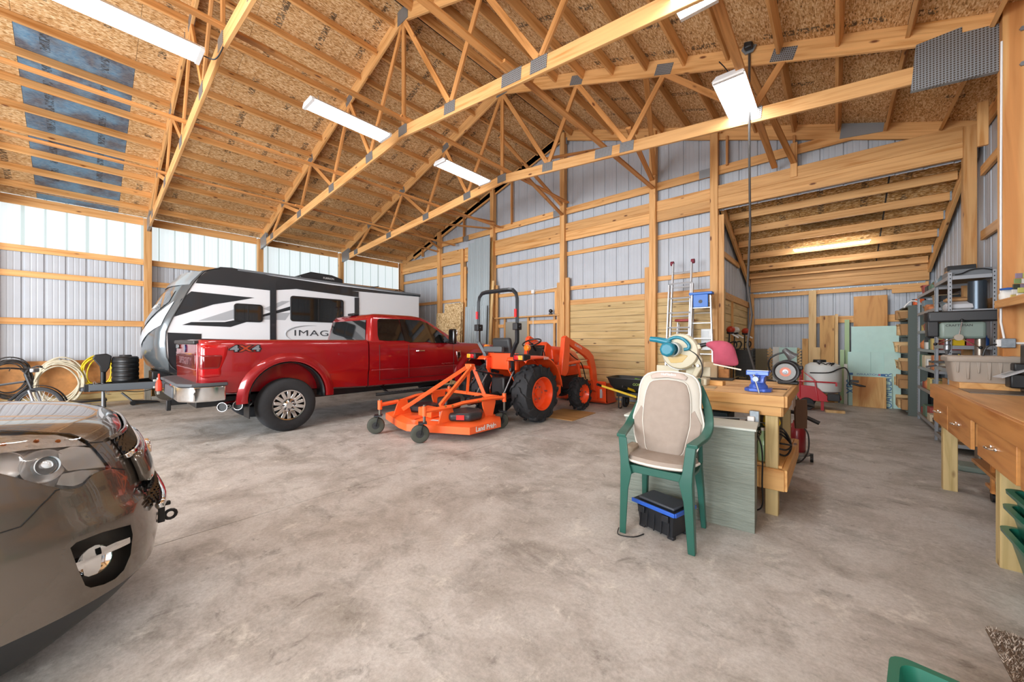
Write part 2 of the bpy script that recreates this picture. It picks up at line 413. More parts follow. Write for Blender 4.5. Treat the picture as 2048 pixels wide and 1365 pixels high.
OSB = osb('roof_osb'); OSBB = osb('blue_stained_osb', ('#1f4a68', '#3f86ad')); OSBP = osb('loose_osb', None, '#cdac7c', '#b08e5c', False)
def platemat():
    m = bpy.data.materials.new('nail_plate'); m.use_nodes = True; nt = m.node_tree; b = nt.nodes['Principled BSDF']; b.inputs['Roughness'].default_value = .4; b.inputs['Metallic'].default_value = .6
    tc = nd(nt, 'ShaderNodeTexCoord'); v = nd(nt, 'ShaderNodeTexVoronoi'); v.inputs['Scale'].default_value = 42; v.inputs['Randomness'].default_value = 0
    nt.links.new(tc.outputs['Object'], v.inputs[0]); r = ramp(nt, [(.30, '#5a5148'), (.36, '#9aa1a6')]); nt.links.new(v.outputs['Distance'], r.inputs[0]); nt.links.new(r.outputs[0], b.inputs['Base Color'])
    return m
PLATE = platemat()

# ---- floor: slab pieces with sawn joints
flo = MB().box((-5.7, 2.3, -.06), (15.2, 19.6, .08)); floor = struct(flo, 'floor', mat('joint_dark', '#55504a', .9), smooth=False)
xs = [XL - .2, -8.4, -3.63, 1.75]; ys = [YB - .2, -4.4, -1.6, 4.5, 8.5, 11.95]
for i in range(3):
    for j in range(5):
        g = .009
        MB().box(((xs[i] + xs[i + 1]) / 2, (ys[j] + ys[j + 1]) / 2, -.02), (xs[i + 1] - xs[i] - g, ys[j + 1] - ys[j] - g, .04)).obj('slab', CONC, floor, smooth=False)

# ---- ribbed siding
PITCH = .3048
PROF = [(0, 0), (.03, 0), (.045, .02), (.075, .02), (.09, 0), (.150, 0), (.160, .003), (.170, .003), (.18, 0), (.232, 0), (.242, .003), (.252, .003), (.262, 0)]
def siding(parent, axis, a, b, z0, top, plane, out, m=None, name='siding_panel', lap=3):
    """panels running along axis from a to b, inside face at plane, ribs towards out; top is a height or a function"""
    m = m or SIDE; s = a; k = 0
    while s < b - .01:
        e = min(b, s + PITCH * lap); pts = []
        for i in range(lap):
            for p, d in PROF:
                q = s + i * PITCH + p
                if q < e - .001: pts.append((q, d))
        pts.append((e, 0)); rings = []
        for q, d in pts:
            t = top(q) if callable(top) else top
            w = plane + out * d
            rings.append([(q, w, z0), (q, w, t)] if axis == 'X' else [(w, q, z0), (w, q, t)])
        mb = MB().loft(rings, cap=False, closed=False)
        o = mb.obj(name, m, parent, smooth=False)
        s = e; k += 1
WAIN = mat('wainscot_board', '#b98148', .6, noise=.22, nscale=9)
# ---- left eave wall
wl = struct(MB().bar((-13.0, YB, 4.66), (-13.0, 8.36, 4.66), .14, .04), 'wall_left', PINE, smooth=False)
siding(wl, 'Y', YB, 8.39, 0, 3.47, -13.17, -1)
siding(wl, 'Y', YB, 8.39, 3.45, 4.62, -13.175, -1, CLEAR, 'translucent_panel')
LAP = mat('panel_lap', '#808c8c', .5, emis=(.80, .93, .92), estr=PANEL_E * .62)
k = 0
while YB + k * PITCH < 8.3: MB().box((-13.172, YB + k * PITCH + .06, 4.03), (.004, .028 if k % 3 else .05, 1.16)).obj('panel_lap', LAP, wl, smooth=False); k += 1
TY = [-6.13, -3.73, -1.33, 1.074, 3.49, 5.909, 8.29]
for y in TY: lumber('post', (-13.02, y, 0), (-13.02, y, 4.5), .14, .14, PINE, wl, up=(0, 1, 0))
for i in range(len(TY) - 1):
    a, b = TY[i] + .07, TY[i + 1] - .07
    for z, h, mm in ((1.876, .14, PINE), (2.89, .13, PINE), (3.43, .14, PINE), (4.45, .19, PINE), (.12, .24, TREAT)):
        lumber('girt' if z < 4.4 else 'header', (-13.12, a, z), (-13.12, b, z), .038, h, mm, wl)
    if i < 4: # board wainscot behind the hoses
        MB().box((-13.08, (a + b) / 2, .62), (.018, b - a, .78)).obj('wainscot_panel', WAIN, wl, smooth=False)
        n = 26
# ---- gable end wall
we = struct(MB().bar((-12.95, 8.33, .02), (-1.8, 8.33, .02), .038, .04), 'wall_back', TREAT, smooth=False)
siding(we, 'X', -13.15, -1.76, 0, lambda x: roofz(x), 8.40, 1)
siding(we, 'X', -1.76, 1.55, 4.07, lambda x: roofz(x), 8.40, 1)
PXS = [-13.0, -10.57, -9.33, -7.96, -5.40, -3.04, -1.82]
def post(x, y0, top, w=.14, d=.14, m=None, parent=None): return lumber('post', (x, y0, 0), (x, y0, top), w, d, m or PINE, parent or we, up=(0, 1, 0))
for x in PXS: post(x, 8.29, (4.5 if x == -9.33 else roofz(x) - .1))
# built-up laminations beside the middle posts
for x, t in ((-7.82, 3.15), (-5.27, 3.1), (-5.53, 3.0), (-3.17, 3.1), (-1.71, 3.95), (-9.24, 3.9)): lumber('lamination', (x, 8.28, 0), (x, 8.28, t), .038, .14, PINE, we, up=(0, 1, 0)) if False else lumber('lamination', (x, 8.29, 0), (x, 8.29, t), .12, .05, PINE, we, up=(0, 1, 0))
post(1.445, 8.29, 4.5, .125, .14)
for i in range(len(PXS) - 1):
    a, b = PXS[i] + .07, PXS[i + 1] - .07
    rows = [(3.74, .1), (2.83, .1)] if i != 99 else []
    for z, h in rows: lumber('girt', (a, 8.37, z), (b, 8.37, z), .038, h, PINE, we)
    for z in (4.185, 4.415): lumber('header', (a, 8.31, z), (b, 8.31, z), .04, .228, PINE, we)
    if i in (0, 1): lumber('girt', (a, 8.37, 1.9), (b, 8.37, 1.9), .038, .1, PINE, we)
for z in (4.185, 4.415): lumber('header', (-1.75, 8.27, z), (1.38, 8.27, z), .06, .228, PINE, we)
for a, b in ((-10.5, -9.4), (-9.26, -8.03), (-7.89, -5.47), (-5.33, -3.11), (-2.97, -1.89), (-1.75, .35)):
    z = 4.86
    lumber('gable_chord', (a, 8.33, z), (b, 8.33, z), .038, .17, PINE, we)
lumber('gable_chord', (-12.2, 8.33, 4.66), (RX, 8.33, roofz(RX) - .14), .038, .19, PINE, we)
lumber('gable_chord', (-12.95, 8.33, roofz(-12.95) - .12), (RX, 8.33, roofz(RX) - .12), .038, .2, PINE, we)
lumber('gable_chord', (RX, 8.33, roofz(RX) - .12), (1.5, 8.33, roofz(1.5) - .12), .05, .26, PINE, we)
lumber('girt', (-3.4, 8.37, 5.3), (-1.0, 8.37, 5.3), .038, .12, PINE, we) if False else None
for x in (-11.6, -9.3, -7.2, -3.1, -1.6, -.55):
    lumber('gable_web', (x, 8.30, 4.9 if x > -11 else 4.6), (x, 8.30, roofz(x) - .2), .038, .089, PINE2, we, up=(0, 1, 0))
lumber('gable_web', (-.55, 8.24, 4.35), (-.55, 8.24, 4.95), .1, .04, PINE, we, up=(0, 1, 0))
for (x, z) in ((-9.2, 4.84), (-5.62, 4.86), (-2.0, 4.86), (-10.9, 4.98), (-5.4, 6.7)): MB().box((x, 8.305, z), (.22, .01, .17)).obj('nail_plate', PLATE, we, smooth=False)
MB().box((.33, 8.30, 4.93), (.52, .012, .26), (0, .12, 0)).obj('nail_plate', PLATE, we, smooth=False)
# plank wainscot
def planks(parent, axis, a, b, plane, n, h=.178, m=PLANK):
    for k in range(n):
        z = .09 + k * h + h / 2
        if axis == 'X': lumber('plank', (a, plane + R.uniform(-.003, .003), z), (b, plane, z), .03, h - .006, m, parent)
        else: lumber('plank', (plane + R.uniform(-.003, .003), a, z), (plane, b, z), .03, h - .006, m, parent)
planks(we, 'X', -5.33, -3.11, 8.345, 13); planks(we, 'X', -2.97, -1.89, 8.345, 13)
for a, b in ((-5.33, -3.11), (-2.97, -1.89)): lumber('plank_cap', (a, 8.345, 2.45), (b, 8.345, 2.45), .045, .13, PINE, we)
lumber('girt', (-5.30, 8.34, 2.43), (-5.30, 8.34, 2.83), .06, .04, PINE, we, up=(0, 1, 0))
# framing round the side door
lumber('ledge', (-7.89, 8.30, 2.14), (-5.47, 8.30, 2.14), .18, .04, PINE, we)
for x in (-7.80, -7.52, -6.62, -5.72, -5.56): lumber('stud', (x, 8.35, 0), (x, 8.35, 2.12), .06, .05, PINE, we, up=(0, 1, 0))
lumber('stud', (-5.66, 8.36, 2.18), (-5.66, 8.36, 2.8), .1, .05, PINE, we, up=(0, 1, 0))
lumber('trimmer', (-6.58, 8.34, 1.98), (-5.6, 8.34, 1.98), .05, .1, PINE, we); lumber('trimmer', (-7.8, 8.34, 1.9), (-7.55, 8.34, 1.9), .05, .1, PINE, we)
d1 = struct(MB().box((-7.07, 8.37, 1.02), (.84, .05, 2.0)), 'door_1', mat('door_grey', '#9c9a90', .5), bevel=.004)
MB().cyl((-6.75, 8.34, 1.0), (-6.75, 8.29, 1.0), .025).obj('handle', STEEL, d1)
# ---- right wall
wr = struct(MB().bar((1.47, YB, 4.66), (1.47, 8.36, 4.66), .14, .04), 'wall_right', PINE, smooth=False)
siding(wr, 'Y', YB, 11.9, 0, lambda y: 4.62 if y < 8.4 else leanz(y), 1.585, 1)
for i in range(len(TY) - 1):
    a, b = TY[i] + .07, TY[i + 1] - .07
    for z, h in ((4.45, .19), (3.82, .13), (2.92, .13), (1.95, .13)):
        lumber('girt' if z < 4.4 else 'header', (1.553, a, z), (1.553, b, z), .038, h, PINE, wr)
for y in TY[:-1]:
    if y != 5.909: lumber('post', (1.46, y, 0), (1.46, y, 4.5), .14, .14, PINE, wr, up=(0, 1, 0))
FACE = wood('facing_board', '#dba566', '#c58a48', knot='#7a3d1a', grain=9, wave=True)
lumber('facing_board', (1.385, 5.86, 0), (1.385, 5.86, 4.75), .34, .16, FACE, wr, up=(0, 1, 0))
for z in (4.05, 4.38): MB().cyl((1.33, 5.775, z), (1.33, 5.76, z), .022, n=6).obj('bolt', GALV, wr)
lumber('brace', (1.40, 7.4, 3.9), (1.40, 7.4, 4.45), .09, .04, PINE, wr, up=(0, 1, 0))
# ---- lean-to bay
wb = struct(MB().bar((-1.75, 11.75, .05), (1.55, 11.75, .05), .04, .1), 'wall_lean_to', TREAT, smooth=False)
siding(wb, 'X', -1.9, 1.7, 0, 3.1, 11.83, 1)
lumber('girt', (-1.62, 11.79, 1.96), (1.5, 11.79, 1.96), .04, .16, PINE, wb)
DUST = mat('strip_board', '#8d7c66', .6)
lumber('strip_board', (-1.7, 11.77, 2.66), (1.5, 11.77, 2.66), .05, .13, PINE, wb)
nb = MB()
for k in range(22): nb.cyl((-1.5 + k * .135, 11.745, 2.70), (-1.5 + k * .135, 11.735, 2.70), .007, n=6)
tag(nb.obj('nail_row', mat('glowing_nail_heads', '#ffffff', .3, emis=(1, 1, .95), estr=.6), wb), kind='stuff')  # nails given a glow of their own so they read as bright dots
MB().box((-.1, 11.74, 2.715), (3.1, .01, .04)).obj('metal_flashing', GALV, wb, smooth=False)
lumber('post', (-1.68, 11.72, 0), (-1.68, 11.72, 2.7), .1, .1, PINE, wb, up=(0, 1, 0))
for z in (2.845, 3.06): lumber('beam', (-1.7, 11.70, z), (1.5, 11.70, z), .06, .21, PINE, wb)
lumber('block', (.95, 11.74, 2.55), (1.45, 11.74, 2.55), .05, .09, PINE, wb)
wll = struct(MB().bar((-1.78, 8.4, 2.42), (-1.78, 11.8, 2.42), .06, .14), 'wall_lean_to_left', PINE, smooth=False)
siding(wll, 'Y', 8.38, 11.9, 0, leanz, -1.82, -1)
lumber('girt', (-1.79, 8.4, 3.30), (-1.79, 10.6, 3.30), .038, .12, PINE, wll)
for k in range(13): lumber('plank', (-1.80, 8.42, .1 + k * .178 + .08), (-1.80, 11.8, .1 + k * .178 + .08), .03, .172, PLANK, wll)
lumber('stud', (-1.77, 9.7, 0), (-1.77, 9.7, 2.36), .05, .04, PINE, wll, up=(0, 1, 0))
lumber('post', (-1.72, 8.46, 0), (-1.72, 8.46, 2.5), .1, .1, TREAT, wll, up=(0, 1, 0))
# lean-to rafters, purlins, deck
cl = struct(MB().add([(-1.85, 8.3, leanz(8.3) + .012), (1.65, 8.3, leanz(8.3) + .012), (1.65, 12.1, leanz(12.1) + .012), (-1.85, 12.1, leanz(12.1) + .012)], [(0, 1, 2, 3)]), 'ceiling_lean_to', mat('roofing', '#3a3a3a', .8), smooth=False, solid=.01)
lumber('rafter', (-1.74, 8.35, leanz(8.35) - .16), (-1.74, 11.7, leanz(11.7) - .16), .05, .19, PINE, cl)
lumber('rafter', (1.50, 8.35, leanz(8.35) - .16), (1.50, 11.7, leanz(11.7) - .16), .05, .19, PINE, cl)
for y in (9.05, 9.55, 10.05, 10.58, 11.12, 11.5): lumber('purlin', (-1.70, y, leanz(y) - .075), (1.46, y, leanz(y) - .075), .04, .14, PINE, cl)
for y in (9.55, 10.05, 10.58, 11.12): MB().box((1.465, y, leanz(y) - .08), (.02, .07, .15)).obj('hanger', GALV, cl, smooth=False)
OSBL = osb('lean_to_osb', None, '#b88a48', '#8a5f2c')
def decking(parent, O, A, B, w, h, m, name='roof_sheet'):
    """a sheet lying on plane O + a*A + b*B (unit vectors), its own x along A"""
    mb = MB().box((0, 0, .006), (w - .004, h - .004, .012)); o = mb.obj(name, m, parent, smooth=False)
    Z = A.cross(B); M = Matrix((A, B, Z)).transposed().to_4x4(); M.translation = O; o.matrix_basis = M; return o
sy = Vector((0, 1, -.378)).normalized()
for i, x in enumerate((-1.15, .07, 1.2)):
    w = (1.22, 1.22, 1.0)[i]
    for j, (t, h) in enumerate(((1.2, 1.5), (2.9, 1.9))):
        decking(cl, Vector((x, 8.3, leanz(8.3))) + sy * (t - (.3 if i % 2 else 0)), Vector((1, 0, 0)), sy, w, h + .35, OSBL)
# ---- main roof: sheathing, purlins, trusses
ce = struct(MB().add([(XL - .3, YB, roofz(XL - .3) + .014), (RX, YB, RZ + .014), (XR + .3, YB, roofz(XR + .3) + .014), (XL - .3, 8.45, roofz(XL - .3) + .014), (RX, 8.45, RZ + .014), (XR + .3, 8.45, roofz(XR + .3) + .014)], [(0, 1, 4, 3), (1, 2, 5, 4)]), 'ceiling', mat('roofing', '#3a3a3a', .8), smooth=False, solid=.01)
for side, S, n, ex in ((-1, SL, 4, XL - .25), (1, SR, 3, XR + .2)):
    v = Vector((side, 0, -S)).normalized(); Ltot = abs(ex - RX) / abs(v.x)
    for c in range(13):
        y = -.6 + 1.22 * (c - 5) + .61 - .05
        t = Ltot; k = 0
        while t > .02:
            h = 2.44 if not (k == 0 and c % 2 == (0 if side > 0 else 1)) else 1.22
            if side < 0 and c == 5: h = 2.44
            h = min(h, t); cy = y; wy = 1.22
            if cy + .61 > 8.45: wy = 1.22 - (cy + .61 - 8.45); cy = 8.45 - wy / 2
            mm = OSBB if (side < 0 and c == 5 and k < 2) else OSB
            O = Vector((RX, cy, RZ)) + v * (t - h / 2)
            # local x along world Y, local y along slope
            A = Vector((0, 1, 0)); Bv = v if side > 0 else -v
            # keep normal up: A x B must point up
            if A.cross(Bv).z < 0: A = -A
            decking(ce, O, A, Bv, wy, h, mm)
            t -= h; k += 1
    for i in range(len(TY) - 1):
        a, b = TY[i] + .02, TY[i + 1] - .02
        d = .30
        while d < Ltot - .1:
            p = Vector((RX, 0, RZ)) + v * d
            nrm = Vector((-v.z * side * 1.0, 0, abs(v.x))) if side > 0 else Vector((v.z, 0, abs(v.x)))
            c0 = p - nrm.normalized() * .072
            lumber('purlin', (c0.x, a, c0.z), (c0.x, b, c0.z), .038, .14, PINE, ce, up=nrm); d += .61
MB().box((RX + .05, .5, RZ - .03), (.05, 15.6, .03)).obj('ridge_vent', mat('vent_black', '#141414', .8), ce, smooth=False)
def truss(y, near=False):
    L_, R_ = XL + .15, XR - .1; H = .235; hb = .185
    def bot(x): return 4.92 - (.085 * (RX - x) if x < RX else .098 * (x - RX))   # centre of bottom chord
    def topc(x): return roofz(x) - .125
    t = bpy.data.objects.new('roof_truss', None); COL.objects.link(t); t.parent = ce
    lumber('top_chord', (L_, y, topc(L_)), (RX, y, topc(RX)), .04, H, PINE, t); lumber('top_chord', (RX, y, topc(RX)), (R_, y, topc(R_)), .04, H, PINE, t)
    lumber('bottom_chord', (L_, y, bot(L_)), (RX, y, bot(RX)), .042, hb, PINE, t); lumber('bottom_chord', (RX, y, bot(RX)), (R_, y, bot(R_)), .042, hb, PINE, t)
    W = [(RX, 1, RX, 0)]
    for s, bn, tn in ((-1, (1.1, 2.7, 4.5, 6.5), (1.9, 3.8, 5.6)), (1, (1.2, 2.8, 4.55), (1.85, 3.4, 4.9))):
        pt = 0
        for k, bo in enumerate(bn):
            W.append((RX + s * pt, 1, RX + s * bo, 0))
            if k < len(tn): W.append((RX + s * tn[k], 1, RX + s * bo, 0)); pt = tn[k]
    for x0, _, x1, _2 in W:
        a = Vector((x0, y, topc(x0) - .09)); b = Vector((x1, y, bot(x1) + .07)); lumber('web', a, b, .038, .085, PINE2, t, up=(0, 1, 0)) if False else lumber('web', a, b, .036, .085, PINE2, t, up=Vector((0, 1, 0)).cross(b - a))
    for x0 in sorted(set([w[0] for w in W])):
        sl = math.atan(SL if x0 < RX else -SR) if abs(x0 - RX) > .1 else 0
        MB().box((0, 0, 0), (.26 if abs(x0 - RX) > .1 else .3, .052, .16 if abs(x0 - RX) > .1 else .24)).obj('nail_plate', PLATE, t, smooth=False, loc=(x0, y, topc(x0) - .03), rot=(0, -sl, 0))
    for x1 in sorted(set([w[2] for w in W])) + [-3.02]:
        sl = math.atan(.085 if x1 < RX else -.098) if abs(x1 - RX) > .1 else 0
        MB().box((0, 0, 0), (.32 if x1 == -3.02 else .24, .052, .16)).obj('nail_plate', PLATE, t, smooth=False, loc=(x1, y, bot(x1) + .02), rot=(0, -sl, 0))
    MB().prism([(.62, 4.16), (1.22, 4.10), (1.24, 4.56), (.98, 4.60), (.98, 4.66), (.66, 4.64)], y - .027, y + .027, 'Y').obj('heel_plate', PLATE, t, smooth=False)
    MB().prism([(-12.9, 4.18), (-12.35, 4.24), (-12.4, 4.6), (-12.9, 4.5)], y - .027, y + .027, 'Y').obj('heel_plate', PLATE, t, smooth=False)
for y in TY[:-1]: truss(y)
# long braces lying on the bottom chords
for x in (-9.7, -7.6, -5.25, -3.06, -.87):
    z = 4.92 - (.085 * (RX - x) if x < RX else .098 * (x - RX)) + .115
    for a, b in ((YB, -1.2), (-1.5, 3.6), (3.3, 8.2)): lumber('brace', (x + (.045 if a > 2 else 0), a, z), (x + (.045 if a > 2 else 0), b, z), .088, .036, PINE2, ce)
# diagonal braces at the gable
for a, b in (((-7.6, 6.0, 4.75), (-7.9, 8.25, 5.1)), ((-8.6, 5.95, 4.7), (-7.95, 8.25, 4.9)), ((-4.9, 5.95, 4.95), (-5.4, 8.25, 4.75)), ((-5.5, 5.95, 5.9), (-5.42, 8.25, 5.0)), ((-2.6, 5.95, 5.0), (-3.05, 8.25, 5.0)), ((-2.3, 5.95, 5.7), (-3.0, 8.25, 5.1)), ((-10.6, 5.95, 4.7), (-10.57, 8.25, 4.6)), ((-10.0, 5.95, 5.3), (-10.5, 8.25, 4.7)), ((-.9, 5.95, 5.2), (-.55, 8.22, 4.6)), ((-4.3, 5.9, 5.0), (-3.1, 8.25, 5.9))):
    lumber('diagonal_brace', a, b, .085, .036, PINE2, ce)
# ---- wall behind the camera with the open vehicle door (not in view, closes the room)
wf = struct(MB().box((-12.3, YB, 2.3), (1.7, .1, 4.6)).box((.6, YB, 2.3), (2.1, .1, 4.6)).add([(XL - .1, YB, 4.55), (XR, YB, 4.55), (XR, YB, 4.6), (RX, YB, RZ), (XL - .1, YB, 4.6)], [(0, 1, 2, 3, 4)]), 'wall_front', SIDE, smooth=False)

# ---- ceiling lamps
TUBE = mat('lamp_tube', '#ffffff', .4, emis=(.96, .985, 1), estr=LAMP_E)
HOOD = mat('lamp_hood', '#d8d8d8', .35, .3)
def lamp(x, y, z, label, w=.30, L=1.2):
    t = thing('ceiling_light', (x, y, z), label, 'light', group='hanging shop lights')
    MB().add([(-w / 2 - .02, -L / 2, -.0), (-w / 2 + .03, -L / 2, .05), (w / 2 - .03, -L / 2, .05), (w / 2 + .02, -L / 2, 0), (-w / 2 - .02, L / 2, -.0), (-w / 2 + .03, L / 2, .05), (w / 2 - .03, L / 2, .05), (w / 2 + .02, L / 2, 0)], [(0, 1, 5, 4), (1, 2, 6, 5), (2, 3, 7, 6), (0, 3, 2, 1), (4, 5, 6, 7)]).obj('hood', HOOD, t, smooth=False, solid=.004)
    for k in range(4): MB().box((-w / 2 + w * (k + .5) / 4, 0, -.004), (w / 4 - .012, L - .06, .03)).obj('tube', TUBE, t, bevel=.012, smooth=False)
    for s in (-1, 1): MB().box((0, s * (L / 2 - .02), .0), (w + .02, .04, .045)).obj('end_cap', WHITE, t, smooth=False)
    for s in (-1, 1): MB().cyl((0, s * .45, .05), (0, s * .45, max(.1, 4.92 - (.085 * (RX - x) if x < RX else .098 * (x - RX)) - z)), .004, n=5).obj('chain', STEEL, t)
lamp(-5.5, .30, 4.72, 'shop light nearest the camera in the left row, top left over the room')
lamp(-5.5, 2.63, 4.74, 'middle shop light of the left row, above the red pickup')
lamp(-5.5, 4.90, 4.74, 'small far shop light of the left row, above the tractor')
lamp(-.95, 5.55, 4.55, 'shop light with four lit tubes hanging beside the long dangling cord')
lamp(-.95, 3.15, 4.52, 'shop light cut off by the top edge of the photo')
lamp(-5.5, -2.1, 4.72, 'shop light of the left row behind the camera'); lamp(-.95, .8, 4.52, 'shop light of the right row above the camera'); 
lt = thing('tube_light', (-.08, 10.3, leanz(10.3) - .235), 'single glowing tube light under the low lean-to roof', 'light')
MB().box((0, 0, 0), (1.2, .05, .035)).obj('tube', mat('bright_tube', '#ffffff', .4, emis=(.97, .985, 1), estr=LAMP_E * 3), lt, bevel=.012); MB().box((0, 0, .026), (1.24, .07, .02)).obj('housing', WHITE, lt)
# ============================================================ VEHICLES
RED = mat('truck_red_paint', '#980d17', .25, .25, coat=1)
GLASS = mat('tinted_glass', '#0c1012', .04, coat=.6, spec=.9)
TAILRED = mat('tail_lens_red', '#b80e16', .15, coat=1)
TAILDK = mat('tail_lens_dark', '#7a0910', .15, coat=1)
def loftbody(st, sec, n_=None):
    """st: list of (y, dict) ; sec(d) -> half ring [(x,z)...] bottom centre to top centre"""
    rings = []
    for y, d in st:
        h = sec(d); rings.append([(x, y, z) for x, z in h] + [(-x, y, z) for x, z in h[::-1][1:-1]])
    return MB().loft(rings)
def wheel(parent, c, r, w, rim, name='wheel', spokes=14, rimmat=None, side=1, tread=0, hub=True):
    """wheel with its axle along x; side=+1 shows its face towards +x"""
    t = bpy.data.objects.new(name, None); COL.objects.link(t); t.parent = parent; t.location = c
    h = w / 2; b = .03
    MB().lathe([(rim, -h + .01), (rim + .02, -h), (r - b * 1.6, -h + .006), (r - b * .4, -h + .03), (r, -h + .06), (r, h - .06), (r - b * .4, h - .03), (r - b * 1.6, h - .006), (rim + .02, h), (rim, h - .01), (rim - .01, h - .05), (rim - .01, -h + .05), (rim, -h + .01)], axis='X', n=48).obj('tyre', RUBBER, t)
    rm = rimmat or CHROME; s = side
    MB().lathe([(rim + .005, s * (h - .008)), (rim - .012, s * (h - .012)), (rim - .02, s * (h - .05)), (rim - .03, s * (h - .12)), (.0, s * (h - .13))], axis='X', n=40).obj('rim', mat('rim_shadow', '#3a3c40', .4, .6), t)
    MB().lathe([(rim + .006, s * (h - .006)), (rim + .006, s * (h + .004)), (rim - .012, s * (h + .002)), (rim - .025, s * (h - .03))], axis='X', n=40).obj('rim_lip', rm, t)
    sp = MB()
    for k in range(spokes):
        a = 2 * PI * (k + .5) / spokes; ca, sa = math.cos(a), math.sin(a)
        a1, a2 = Vector((s * (h - .02), .42 * rim * ca, .42 * rim * sa)), Vector((s * (h - .012), (rim - .015) * ca, (rim - .015) * sa))
        sp.bar(a1, a2, .055 * rim / .25, .028, up=(1, 0, 0))
    tag(sp.obj('spoke', rm, t, bevel=.004), kind='stuff')
    MB().lathe([(0, s * (h + .012)), (.05, s * (h + .012)), (.062, s * (h + .0)), (.075, s * (h - .012)), (.45 * rim, s * (h - .014)), (.47 * rim, s * (h - .04))], axis='X', n=28).obj('hub', rm, t)
    lg = MB()
    for k in range(8): 
        a = 2 * PI * k / 8; lg.cyl((s * (h - .02), .36 * rim * math.cos(a), .36 * rim * math.sin(a)), (s * (h + .012), .36 * rim * math.cos(a), .36 * rim * math.sin(a)), .011, n=6)
    tag(lg.obj('lug_nut', BLACK, t), kind='stuff')
    return t
def truck():
    T = thing('pickup_truck', (-7.61, 2.15, 0), 'red four door pickup truck parked with its tail towards the camera', 'pickup truck')
    def sec(d):
        w, zb, zt = d['w'], d['zb'], d['zt']
        return [(0, zb), (w * .9, zb), (w * .955, zb + .03), (w * .975, .86 if zt > 1.2 else zb + .1), (w * .992, .90), (w * .998, .95), (w, 1.1), (w * .995, 1.25), (w * .985, zt - .07), (w * .965, zt - .02), (w * .93, zt), (0, zt)]
    st = [(-1.08, dict(w=.90, zb=.72, zt=1.46)), (-1.05, dict(w=.955, zb=.70, zt=1.47)), (-.97, dict(w=.998, zb=.68, zt=1.47)), (-.5, dict(w=1.012, zb=.66, zt=1.47)), (0, dict(w=1.012, zb=.64, zt=1.47)), (1.36, dict(w=1.012, zb=.58, zt=1.47))]
    bed = loftbody(st, sec).obj('bed', RED, T)
    [boolean(bed, MB().cyl((q * .72, 0.02, .56), (q * 1.2, 0.02, .56), .565, n=44)) for q in (-1, 1)]
    boolean(bed, MB().box((0, .2, 1.42), (1.36, 2.15, .9)))
    st = [(1.385, dict(w=1.012, zb=.58, zt=1.45)), (2.6, dict(w=1.012, zb=.56, zt=1.43)), (3.3, dict(w=1.0, zb=.56, zt=1.42)), (3.62, dict(w=1.0, zb=.56, zt=1.42)), (4.2, dict(w=1.0, zb=.58, zt=1.40)), (4.75, dict(w=.98, zb=.6, zt=1.36)), (5.0, dict(w=.93, zb=.62, zt=1.3))]
    cabb = loftbody(st, sec).obj('cab_body', RED, T); [boolean(cabb, MB().cyl((q * .66, 4.19, .56), (q * 1.2, 4.19, .56), .565, n=44)) for q in (-1, 1)]
    MB().box((0, 1.373, 1.0), (1.9, .03, .8)).obj('bed_gap', BLACK, T, smooth=False)
    # wheel arch flares
    for s in (-1, 1):
        for yc in (.02, 4.19):
            rings = []
            for i in range(25):
                a = math.radians(-6 + 192 * i / 24); c_, s_ = math.cos(a), math.sin(a); rr = []
                for r_, x in ((.562, .97), (.565, 1.04), (.585, 1.047), (.64, 1.035), (.70, 1.008), (.70, .97)): rr.append((s * x, yc + r_ * c_, .56 + r_ * s_ * (1 if s_ > 0 else .6)))
                rings.append(rr)
            MB().loft(rings, closed=False, cap=False).obj('wheel_arch_flare', RED, T, angle=60)
        for yc in (.02, 4.19):
            MB().lathe([(.545, -.16), (.545, .16)], (s * .86, yc, .56), 'X', n=24, arc=(-.1, PI + .1)).obj('wheel_well', BLACK, T, solid=.01)
    # greenhouse
    g = [(1.40, 1.40, .985, 1.41), (1.40, 1.40, .985, 1.44)]
    base = [(1.40, 1.42), (3.66, 1.42)]; top = [(1.52, 1.985), (2.72, 1.97)]
    # roof ring profile (y, halfwidth, z) lofted by height
    def ring(y0, y1, w0, w1, z0, z1):
        return [(-w0, y0, z0), (w0, y0, z0), (w1, y1, z1), (-w1, y1, z1)]
    rings = []
    for z, y0, y1, w in ((1.40, 1.40, 3.70, .98), (1.88, 1.475, 2.88, .835), (1.955, 1.52, 2.72, .79), (1.99, 1.62, 2.55, .70)):
        n = []; rr = .08
        for (cx, cy) in ((w - rr, y1 - rr), (-w + rr, y1 - rr), (-w + rr, y0 + rr), (w - rr, y0 + rr)):
            q = {(1, 1): 0, (-1, 1): 90, (-1, -1): 180, (1, -1): 270}[(1 if cx > 0 else -1, 1 if cy > (y0 + y1) / 2 else -1)]
            for k in range(4):
                a = math.radians(q + 30 * k); n.append((cx + rr * math.cos(a), cy + rr * math.sin(a), z))
        rings.append(n)
    cab = MB().loft(rings).obj('cab_roof', RED, T, angle=50)
    def xs(z, s=1):  # side plane x at height z
        return s * (.98 - .302 * (z - 1.40))
    def sidepoly(pts, m, name, s=1, off=.012):
        P = [(xs(z, s) + s * off, y, z) for y, z in pts]; n = len(P); Q = [(xs(z, s) - s * .01, y, z) for y, z in pts]
        mb = MB().add(P + Q, [tuple(range(n)), tuple(range(n, 2 * n))[::-1]] + [(i, (i + 1) % n, n + (i + 1) % n, n + i) for i in range(n)])
        return mb.obj(name, m, T, smooth=False)
